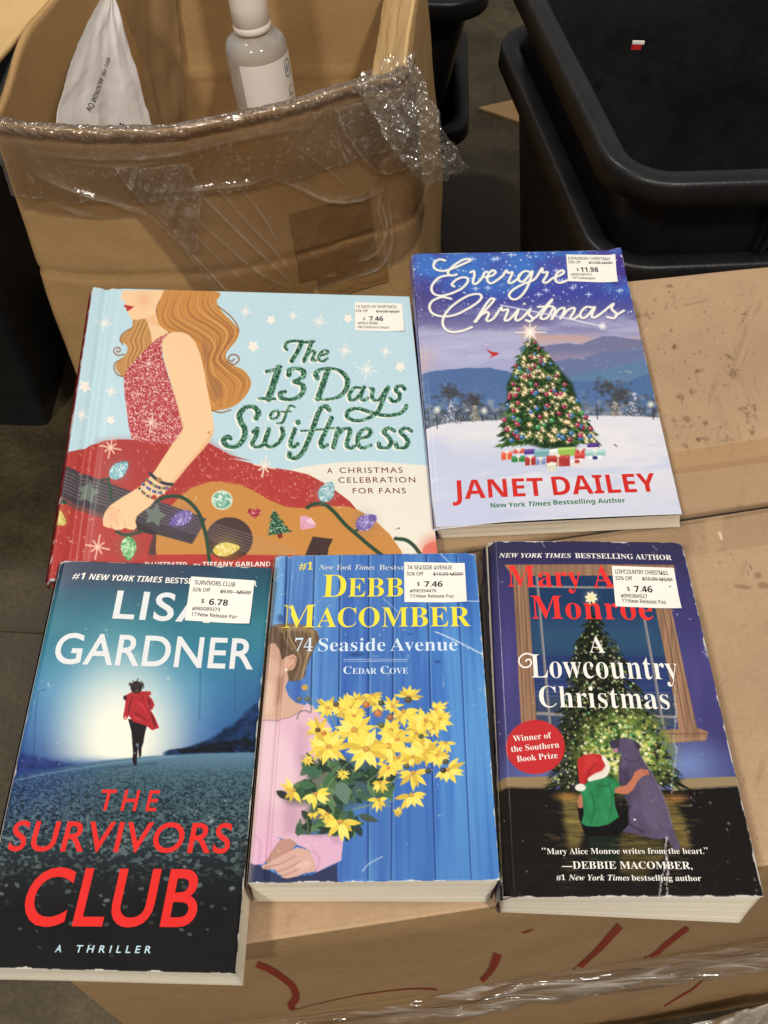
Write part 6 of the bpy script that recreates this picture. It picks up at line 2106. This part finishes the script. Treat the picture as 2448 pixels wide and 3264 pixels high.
L.word('#1', 'serifb', zJ((350, 152))[0], zJ((438, 152))[0], 46 * .4943, YL)
L.word('New York Times', 'serifbi', zJ((478, 153))[0], zJ((838, 153))[0], 32 * .4943, I(222, 224, 214), off=-.006)
L.word('Bestselling', 'serifb', zJ((868, 153))[0], zJ((1150, 153))[0], 32 * .4943, I(222, 224, 214), off=-.012)
L.word('D', 'serifb', zJ((500, 326))[0], zJ((652, 326))[0], 142 * .4943, YL, off=-.006)
L.word('EBBIE', 'serifb', zJ((664, 324))[0], zJ((1220, 322))[0], 118 * .4943, YL, off=-.006)
L.word('M', 'serifb', zJ((242, 522))[0], zJ((452, 520))[0], 146 * .4943, YL, off=-.006)
L.word('ACOMBER', 'serifb', zJ((462, 518))[0], zJ((1458, 512))[0], 124 * .4943, YL, off=-.006)
L.to('title_lettering')
L.word('74', 'serifb', zJ((322, 672))[0], zJ((436, 671))[0], 82 * .4943, PALE, off=-.007)
L.word('Seaside', 'serifb', zJ((474, 671))[0], zJ((906, 669))[0], 82 * .4943, PALE, off=-.007)
L.word('Avenue', 'serifb', zJ((938, 669))[0], zJ((1372, 667))[0], 82 * .4943, PALE, off=-.007)
L.word('C', 'serifb', zJ((636, 816))[0], zJ((688, 816))[0], 48 * .4943, PALE, off=-.005)
L.word('EDAR', 'serifb', zJ((694, 816))[0], zJ((850, 816))[0], 37 * .4943, PALE, off=-.005)
L.word('C', 'serifb', zJ((876, 816))[0], zJ((928, 815))[0], 48 * .4943, PALE, off=-.005)
L.word('OVE', 'serifb', zJ((934, 815))[0], zJ((1054, 814))[0], 37 * .4943, PALE, off=-.005)
L.build('cover_lettering', seb)
sticker(cv, seb, zJ((1028, 105), (1418, 112), (1432, 362), (1030, 358)), [
    ('74 SEASIDE AVENUE', zJ((1048, 152))[0], zJ((1336, 152))[0], 12, 'sans', 1), ('32% Off', zJ((1042, 190))[0], zJ((1152, 191))[0], 10.5, 'sans', 1), ('$10.99 MSRP', zJ((1216, 191))[0], zJ((1408, 192))[0], 10, 'sans', 1),
    ('', zJ((1212, 184))[0], zJ((1411, 185))[0], 2.2, 'bar'), ('$', zJ((1112, 255))[0], zJ((1128, 255))[0], 12, 'sansb'), ('7.46', zJ((1158, 262))[0], zJ((1276, 262))[0], 17, 'sansb'),
    ('#990354476', zJ((1064, 297))[0], zJ((1236, 297))[0], 9.5, 'sans', 1), ('17:New Release Pap', zJ((1066, 331))[0], zJ((1350, 331))[0], 10, 'sans', 1)])
page_block('page_block', se['top'], se['bot'], seb, seed=8)
plate('back_cover', np.array(se['bot']) + [0, 0, .0003], .0003, mat('pale_blue_cover_stock', rgb(70, 120, 190), .4), seb)
spine('spine', se, mat('tan_cover_stock', rgb(150, 132, 112), .35), seb)


# ================================================================== paperback with the boy and the dog
lo = BOOKS['low']
lob = thing('paperback_book', 'worn dark paperback with a boy in red hat hugging a dog', 'book', (.11, .2, .003))
cv = Canvas(lo['px'], lo['top'], 2.5, lambda u, v: -.0055 * ss(.055, 0, u) ** 1.6 + .0006 * np.sin(np.pi * u) - .0010 * ss(.96, 1, u) * ss(.06, 0, v))
zL, zM = Z(1530, 1700, .5244), Z(1530, 2200, .5533)
cv.grad_y([(1725, (54, 48, 80)), (1780, (54, 50, 92)), (1850, (62, 58, 114)), (2100, (78, 72, 140)), (2350, (70, 66, 126)), (2470, (84, 90, 152)), (2900, (40, 40, 60))])
cv.put(cv.ALL, fbm(cv.X / 30, cv.Y / 200, 3, 3) * .35, (40, 38, 84))
cv.put(cv.ALL, np.clip(1 - np.hypot((cv.X - 2180) / 170, (cv.Y - 2420) / 120), 0, 1) * .8, (120, 150, 206))
cv.put(cv.ALL, np.clip(1 - np.hypot((cv.X - 1720) / 130, (cv.Y - 2440) / 90), 0, 1) * .6, (104, 128, 186))
# window: sky, sea, muntins, casing
cv.poly(zL((285, 255), (1065, 250), (1200, 1150)) + zM((1140, 190), (330, 180)), (26, 58, 98))
cv.poly(zL((300, 500), (1080, 500), (1160, 730), (310, 730)), (48, 88, 120), .7, soft=60)
cv.poly(zL((308, 715), (1150, 725), (1215, 1150)) + zM((1140, 190), (330, 180)), (38, 58, 112))
for k in range(16):
    y = 740 + k * 24 + rng.uniform(-6, 6)
    cv.stroke(zL((310 + 40 * rng.random(), y), (700, y + 4), (1150, y + 6)), 4, rng.choice(((30, 46, 92), (52, 76, 130), (120, 132, 150) if k > 7 else (60, 84, 136))), .5, soft=3)
cv.poly(zL((335, 960), (1180, 960), (1200, 1150), (345, 1150)), (70, 82, 96), .6, soft=16)
for k in range(60):
    x = rng.uniform(335, 1180)
    cv.stroke(zL((x, 990), (x + rng.uniform(-6, 6), 1060 + 60 * rng.random())), 2.4, (26, 34, 46), .6)
WD, WDD, WDL = (152, 112, 82), (106, 76, 62), (190, 150, 112)
def wood(pts, c=WD):
    def fn(X, Y, d):
        n = fbm(X / 7, Y / 160, 5, 3)[..., None]
        return np.array(c) * (.78 + .44 * n)
    cv.poly(pts, c, fn=fn)
MU = (128, 122, 124)
for pts, w in ((zL((345, 250), (385, 700), (425, 1150)) + zM((400, 180)), 8), (zL((985, 440), (1050, 800), (1110, 1144)) + zM((1060, 190)), 8), (zL((280, 310), (630, 318), (1060, 320)), 7), (zL((340, 1068), (500, 1076)), 7), (zL((1040, 1082), (1190, 1085)), 7), (zM((330, 102), (460, 108)), 7), (zM((985, 122), (1110, 128)), 7)):
    cv.stroke(pts, w, MU, .95)
    cv.stroke([(x + 2.5, y) for x, y in pts], 2, (196, 186, 176), .6)
wood(zL((200, 240), (288, 240), (345, 1144)) + zM((322, 180), (320, 190), (238, 180), (228, 100)) + zL((250, 1144)))
wood(zL((1064, 440), (1160, 440), (1310, 1144)) + zM((1260, 210), (1140, 200), (1125, 100)) + zL((1190, 1060)))
wood(zL((148, 184), (1180, 186), (1172, 250), (200, 250)))
for pts in (zL((262, 250), (320, 1144)), zL((222, 250), (270, 1144)), zL((1110, 440), (1240, 1144)), zL((1145, 440), (1285, 1144)), zL((160, 205), (1180, 207)), zL((180, 228), (1180, 230))):
    cv.stroke(pts, 4, WDD, .8)
    cv.stroke([(x + 4, y) for x, y in pts], 3, WDL, .6)
wood(zM((1030, 205), (1255, 190), (1308, 212), (1296, 262), (1075, 278)))
cv.stroke(zM((1040, 225), (1300, 222)), 4, WDD, .8)
cv.stroke(zM((1065, 262), (1290, 248)), 3, WDL, .7)
# floor, skirting
cv.poly(zM((60, 530), (400, 545), (800, 560), (1165, 550), (1500, 530), (1700, 530)) + [(2500, 3000), (1560, 3000)], (24, 20, 20))
cv.poly(zM((60, 478), (105, 475), (420, 472), (430, 545), (105, 535), (60, 535)), (150, 124, 84))
cv.poly(zM((1120, 492), (1200, 482), (1500, 468), (1500, 528), (1165, 550), (1100, 560)), (150, 128, 90))
cv.stroke(zM((105, 528), (420, 540)), 3, (84, 62, 40), .8)
cv.stroke(zM((1165, 545), (1490, 524)), 3, (84, 62, 40), .8)
for pts, c_, a_ in ((zM((470, 590), (610, 600), (610, 760), (570, 900), (510, 900), (490, 760)), (170, 146, 60), .62), (zM((1040, 570), (1120, 620), (1190, 760), (1210, 900), (1110, 920), (1080, 760)), (168, 140, 58), .62),
                    (zM((800, 790), (1050, 850), (1060, 960), (930, 1080), (810, 1040)), (120, 104, 44), .6), (zM((620, 820), (800, 820), (800, 1000), (640, 1000)), (26, 60, 40), .5)):
    def _fl(X, Y, d, c_=c_):
        n = fbm(X / 60, Y / 4, 67, 3)[..., None]
        return np.array(c_) * (.45 + .95 * n)
    cv.poly(pts, c_, a_, soft=14, fn=_fl)
for k in range(240):
    x, y = rng.choice(((rng.gauss(530, 50)), (rng.gauss(1140, 40)), rng.gauss(900, 60))), rng.uniform(570, 1150)
    cv.stroke(zM((x - 26, y), (x + 26, y + 2)), 4, rng.choice(((120, 104, 38), (94, 80, 30), (70, 54, 28), (150, 130, 60))), .5 * np.interp(y, [570, 800, 1150], [1, .9, .2]), soft=3)
cv.put(cv.ALL, np.clip(1 - np.hypot((cv.X - zM((500, 590))[0][0]) / 60, (cv.Y - zM((500, 590))[0][1]) / 22), 0, 1) * .8, (190, 130, 40))
cv.put(cv.ALL, np.clip(1 - np.hypot((cv.X - zM((1120, 600))[0][0]) / 60, (cv.Y - zM((1120, 600))[0][1]) / 22), 0, 1) * .8, (190, 120, 50))
for k in range(140):
    x, y = rng.uniform(110, 1600), rng.uniform(560, 1180)
    cv.stroke(zM((x - 60, y), (x + 60, y - 3)), 2.5, rng.choice(((46, 36, 28), (16, 14, 14), (60, 46, 34))), .3, soft=2)
# tree
apx = zL((682, 470))[0]
BLl, BRr = zM((395, 545))[0], zM((1170, 520))[0]
cv.poly([apx, zL((600, 640))[0], zL((560, 1000))[0], zM((520, 300))[0], (BLl[0] + 70, BLl[1] - 20), (BLl[0] + 140, BLl[1] + 12), (BRr[0] - 110, BRr[1] + 4), (BRr[0] - 70, BRr[1] - 20), zM((980, 260))[0], zL((900, 960))[0], zL((790, 680))[0]], (18, 24, 16), soft=5)
printed_tree(cv, apx, BLl, BRr, [(20, 28, 16), (44, 52, 28), (14, 18, 12), (70, 74, 40), (30, 36, 22)], 2300, 12, 34, 9, prof=.66)
lum = np.clip(1 - np.hypot((cv.X - zM((830, 330))[0][0]) / 200, (cv.Y - zM((830, 330))[0][1]) / 175), 0, 1)
cv.put(cv.ALL, ss(0, .5, lum) * .95 * ss(.30, .55, fbm(cv.X / 15, cv.Y / 11, 41, 3)), (132, 150, 48))
cv.put(cv.ALL, ss(.2, .7, lum) * .95 * ss(.40, .58, fbm(cv.X / 12, cv.Y / 9, 43, 3)), (214, 214, 92))
cv.put(cv.ALL, ss(.1, .6, lum) * .6 * ss(.6, .4, fbm(cv.X / 16, cv.Y / 12, 47, 3)), (26, 70, 30))
for k in range(560):
    t = rng.random() ** .6
    s = rng.uniform(-.95, .95)
    xc = apx[0] + ((BLl[0] + BRr[0]) / 2 - apx[0]) * t
    x = xc + s * (BRr[0] - BLl[0]) / 2 * t ** .66
    y = apx[1] + (BLl[1] - apx[1]) * t
    if t < .12 and abs(s) > .5: continue
    g = np.clip(1 - math.hypot((x - 1990) / 220, (y - 2400) / 190), 0, 1)
    r_ = 1.4 + 2.6 * rng.random() + 2.5 * g
    cv.ell((x, y), r_, r_, rng.choice(((240, 232, 170), (226, 210, 120), (206, 226, 150), (255, 248, 214))) if rng.random() < .8 else (120, 200, 120), (.35 + .6 * rng.random()), soft=2)
cv.glow(zL((675, 380))[0], 40, (255, 220, 150), .6)
for k in range(8):
    th = k * math.pi / 4 + .2
    c = zL((675, 380))[0]
    cv.ell((c[0] + 12 * math.cos(th), c[1] + 12 * math.sin(th)), 8, 4.5, (250, 236, 190), 1, th)
cv.ell(zL((675, 380))[0], 7, 7, (255, 226, 150))
cv.stroke(zL((676, 405), (680, 470)), 5, (40, 40, 34))
# the red roundel
cv.ell(zM((318, 300))[0], 94, 87, (204, 30, 38))
# dog
DOG = (86, 74, 102)
dog = zM((742, 272), (755, 260), (790, 256), (815, 248), (855, 250), (885, 262), (910, 280), (922, 300), (912, 315), (925, 350), (950, 400), (985, 450), (1020, 520), (1055, 600), (1085, 680), (1105, 760), (1125, 830), (1152, 880), (1150, 905), (1120, 908), (1085, 850), (1060, 840), (1010, 845), (950, 830), (880, 810), (822, 800), (820, 780), (850, 750), (850, 690), (855, 640), (820, 570), (800, 500), (800, 420), (812, 360), (810, 335), (785, 335), (765, 330), (760, 312), (748, 296))
cv.poly(dog, DOG, fn=lambda X, Y, d: np.array(DOG) * (.82 + .36 * fbm(X / 34, Y / 50, 7, 3)[..., None]))
cv.poly(zM((905, 440), (985, 470), (1060, 640), (1090, 780), (1000, 800), (930, 700)), (108, 92, 122), .55, soft=14)
cv.poly(zM((800, 430), (850, 420), (870, 560), (860, 640), (820, 570)), (58, 48, 74), .6, soft=10)
cv.stroke(zM((860, 650), (850, 700), (870, 760), (940, 800)), 6, (48, 40, 60), .8, curve=True, soft=4)
cv.stroke(zM((830, 370), (880, 385), (925, 370)), 5, (56, 48, 70), .6, curve=True, soft=3)
cv.poly(zM((742, 272), (755, 260), (800, 258), (800, 300), (782, 308), (750, 298)), (52, 48, 64), .8, soft=4)
cv.poly(zM((764, 312), (790, 308), (790, 332), (768, 330)), (196, 130, 136), .9)
cv.poly(zM((885, 262), (925, 295), (912, 318), (890, 300)), (56, 48, 68), .9, soft=3)
for k in range(260):
    x, y = rng.uniform(790, 1110), rng.uniform(330, 840)
    q = zM((x, y))[0]
    j = (np.argmin(np.abs(cv.uv[:, 0, 1] - app(cv.H, np.array(q))[1])), np.argmin(np.abs(cv.uv[0, :, 0] - app(cv.H, np.array(q))[0])))
    if abs(cv.c[j][2] - .40) < .10 and cv.c[j][2] > cv.c[j][1] + .06:
        cv.stroke([q, (q[0] + 3, q[1] + 9)], 2, rng.choice(((116, 102, 130), (62, 52, 78), (100, 88, 116))), .45)
cv.stroke(zM((812, 345), (802, 420), (804, 500), (830, 580)), 6, (50, 42, 62), .7, curve=True, soft=4)
cv.stroke(zM((930, 360), (990, 460), (1060, 610), (1105, 760)), 5, (132, 118, 148), .6, curve=True, soft=4)
cv.ell(zM((890, 728))[0], 4, 3, (236, 236, 240))
# boy
cv.poly(zM((560, 650), (600, 640), (800, 720), (850, 660), (855, 760), (800, 820), (610, 830), (570, 720)), (18, 16, 18))
cv.poly(zM((575, 575), (600, 590), (592, 655), (566, 660), (560, 620)), (186, 112, 82))
GS = (22, 130, 74)
cv.poly(zM((575, 560), (620, 500), (680, 488), (740, 475), (780, 490), (805, 520), (800, 560), (770, 575), (775, 640), (798, 712), (740, 755), (680, 768), (610, 765), (585, 748), (598, 690), (592, 640), (590, 600)), GS,
        fn=lambda X, Y, d: np.array(GS) * (.78 + .44 * fbm(X / 26, Y / 40, 12, 3)[..., None]))
for pts in ([(640, 560), (660, 650), (640, 750)], [(740, 520), (760, 580), (755, 680)], [(690, 520), (720, 530), (750, 510)]):
    cv.stroke(zM(*pts), 5, (14, 92, 52), .7, curve=True, soft=4)
cv.poly(zM((775, 545), (805, 530), (840, 525), (870, 490), (890, 445), (925, 428), (965, 435), (972, 460), (935, 470), (905, 500), (880, 550), (850, 576), (810, 575), (775, 568)), (196, 112, 78))
for a_ in ((930, 440), (945, 450), (955, 460)):
    cv.stroke(zM(a_, (a_[0] + 18, a_[1] + 4)), 2.4, (150, 78, 54), .7)
cv.poly(zM((620, 490), (660, 470), (720, 470), (740, 440), (735, 390), (715, 350), (690, 345), (640, 440)), (224, 214, 196), soft=2.5)
cv.poly(zM((560, 375), (590, 350), (640, 340), (690, 345), (715, 370), (722, 410), (700, 440), (660, 455), (630, 475), (605, 515), (575, 522), (565, 460)), (198, 30, 34), soft=2)
cv.poly(zM((600, 350), (650, 345), (680, 380), (640, 440), (600, 420)), (220, 52, 48), .6, soft=10)
cv.stroke(zM((660, 400), (630, 440), (612, 500)), 6, (140, 14, 24), .7, curve=True, soft=4)
cv.stroke(zM((712, 365), (736, 420), (715, 465), (660, 482), (630, 490)), 13, (232, 224, 206), 1, curve=True)
cv.ell(zM((577, 537))[0], 17, 12, (232, 226, 214))
# cracked crease down the cover
cw = [(1185, 860), (1180, 960), (1190, 1060), (1178, 1144)]
def crack(pts, w, a, j):
    P = cr(pts, False, 26)
    P = P + np.array([[rng.gauss(0, j), 0] for _ in P])
    for q in range(len(P) - 1):
        if rng.random() < .72:
            cv.stroke([P[q], P[q + 1]], w * (.5 + rng.random()), (226, 222, 220), a * (.5 + .5 * rng.random()), soft=1.6)
crack(zL(*cw), 2.4, .5, 1.6)
crack(zM((1118, 40), (1120, 160), (1112, 260), (1128, 330), (1106, 460), (1098, 570)), 2.4, .55, 1.6)
crack(zM((1075, 830), (1068, 900), (1074, 980), (1045, 1100), (1034, 1208)), 3, .8, 2)
crack(zM((1078, 960), (1082, 1040), (1078, 1120), (1074, 1208)), 3, .7, 2)
for _ in range(70):
    x, y = rng.choice(((rng.uniform(60, 130), rng.uniform(100, 1180)), (rng.uniform(110, 1600), rng.uniform(0, 1200))))
    c = zM((x, y))[0]
    cv.ell(c, 1.2 + 1.6 * rng.random(), 1 + 1.4 * rng.random(), (214, 210, 214), .35 + .4 * rng.random())
for pts in (zL((1345, 690), (1372, 720)), zL((1358, 672), (1380, 735)), zL((1050, 75), (1075, 100)), zL((375, 55), (395, 85)), zL((800, 130), (840, 120))):
    cv.stroke(pts, 2.2, (206, 200, 210), .6)
cv.wear(.012, seed=41, thr=.665)
cv.build('front_cover', M_PRINT_GLOSS, lob)
L = Letters(cv)
L.to('author_lettering')
L.word('NEW YORK TIMES', 'serifbi', zL((115, 143))[0], zL((556, 148))[0], 25 * .5244, WHITE)
L.word('BESTSELLING AUTHOR', 'serifb', zL((580, 149))[0], zL((1166, 158))[0], 28 * .5244, WHITE)
RM = I(246, 54, 50)
L.word('Mary', 'serifb', zL((170, 312))[0], zL((622, 316))[0], 122 * .5244, RM, off=-.003, spacing=1.05)
L.word('Alice', 'serifb', zL((690, 320))[0], zL((1120, 322))[0], 126 * .5244, RM, off=-.003, spacing=1.05)
L.word('Monroe', 'serifb', zL((316, 500))[0], zL((1054, 508))[0], 134 * .5244, RM, off=-.003, spacing=1.05)
L.to('title_lettering')
L.word('A', 'serifb', zL((664, 702))[0], zL((760, 704))[0], 98 * .5244, WHITE, off=-.005)
L.word('Lowcountry', 'serifb', zL((312, 850))[0], zL((1206, 862))[0], 140 * .5244, WHITE, off=-.007, spacing=1.04)
L.word('Christmas', 'serifb', zL((362, 1028))[0], zL((1152, 1040))[0], 128 * .5244, WHITE, off=-.007, spacing=1.04)
# swash in front of the L
Pc = cr(zL((318, 715), (280, 706), (245, 724), (236, 756), (256, 784), (290, 786), (310, 766), (304, 744), (284, 742), (276, 756)), False, 6)
A_, B_ = ribbon(Pc, np.full(len(Pc), 5.0))
uv = app(cv.H, np.stack([A_, B_], 1).reshape(-1, 2))
L.add(uv, [t for i in range(len(Pc) - 1) for t in ((2 * i, 2 * i + 2, 2 * i + 1), (2 * i + 1, 2 * i + 2, 2 * i + 3))], WHITE)
L.to('award_lettering')
for txt, a_, b_ in (('Winner of', (192, 268), (412, 248)), ('the Southern', (180, 328), (456, 303)), ('Book Prize', (214, 386), (448, 364))):
    L.word(txt, 'serifb', zM(a_)[0], zM(b_)[0], 34 * .5533, WHITE, off=-.006)
L.to('quote_lettering')
L.word('\u201c', 'serifb', zM((358, 928))[0], zM((380, 928))[0], 34 * .5533, WHITE)
L.word('Mary Alice Monroe writes from the heart.', 'serifb', zM((386, 934))[0], zM((1290, 932))[0], 35 * .5533, WHITE, off=-.008)
L.word('\u201d', 'serifb', zM((1292, 928))[0], zM((1314, 928))[0], 34 * .5533, WHITE)
L.bar(zM((472, 1008))[0], zM((532, 1009))[0], 5 * .5533, WHITE)
L.word('DEBBIE MACOMBER,', 'serifb', zM((536, 1022))[0], zM((1224, 1024))[0], 44 * .5533, WHITE, off=-.005)
L.word('#1', 'serifb', zM((442, 1090))[0], zM((492, 1090))[0], 32 * .5533, WHITE, off=-.004)
L.word('New York Times', 'serifbi', zM((512, 1092))[0], zM((864, 1094))[0], 34 * .5533, WHITE, off=-.004)
L.word('bestselling author', 'serifb', zM((876, 1094))[0], zM((1276, 1096))[0], 34 * .5533, WHITE, off=-.004)
L.build('cover_lettering', lob)
sticker(cv, lob, zL((800, 195), (1175, 205), (1218, 445), (822, 430)), [
    ('LOWCOUNTRY CHRISTMAS', zL((822, 240))[0], zL((1140, 247))[0], 12.5, 'sans', 1), ('32% Off', zL((822, 276))[0], zL((926, 279))[0], 11, 'sans', 1), ('$10.99 MSRP', zL((986, 279))[0], zL((1168, 284))[0], 10.5, 'sans', 1),
    ('', zL((982, 271))[0], zL((1171, 277))[0], 2.2, 'bar'), ('$', zL((893, 339))[0], zL((910, 339))[0], 12.5, 'sansb'), ('7.46', zL((937, 347))[0], zL((1048, 349))[0], 18.5, 'sansb'),
    ('#990384527', zL((855, 378))[0], zL((1015, 382))[0], 10.5, 'sans', 1), ('17:New Release Pap', zL((862, 408))[0], zL((1130, 416))[0], 11, 'sans', 1), ('', zL((1143, 318))[0], zL((1158, 310))[0], 3, 'bar')])
page_block('page_block', lo['top'], lo['bot'], lob, seed=10, z_gap=.0006)
plate('back_cover', np.array(lo['bot']) + [0, 0, .0003], .0003, mat('navy_cover_stock', rgb(36, 34, 60), .4), lob)
spine('spine', dict(top=np.array(lo['top']) - [0, 0, .005], bot=lo['bot']), mat('glossy_navy_cover_stock', rgb(34, 32, 58), .15, .6), lob, .002)
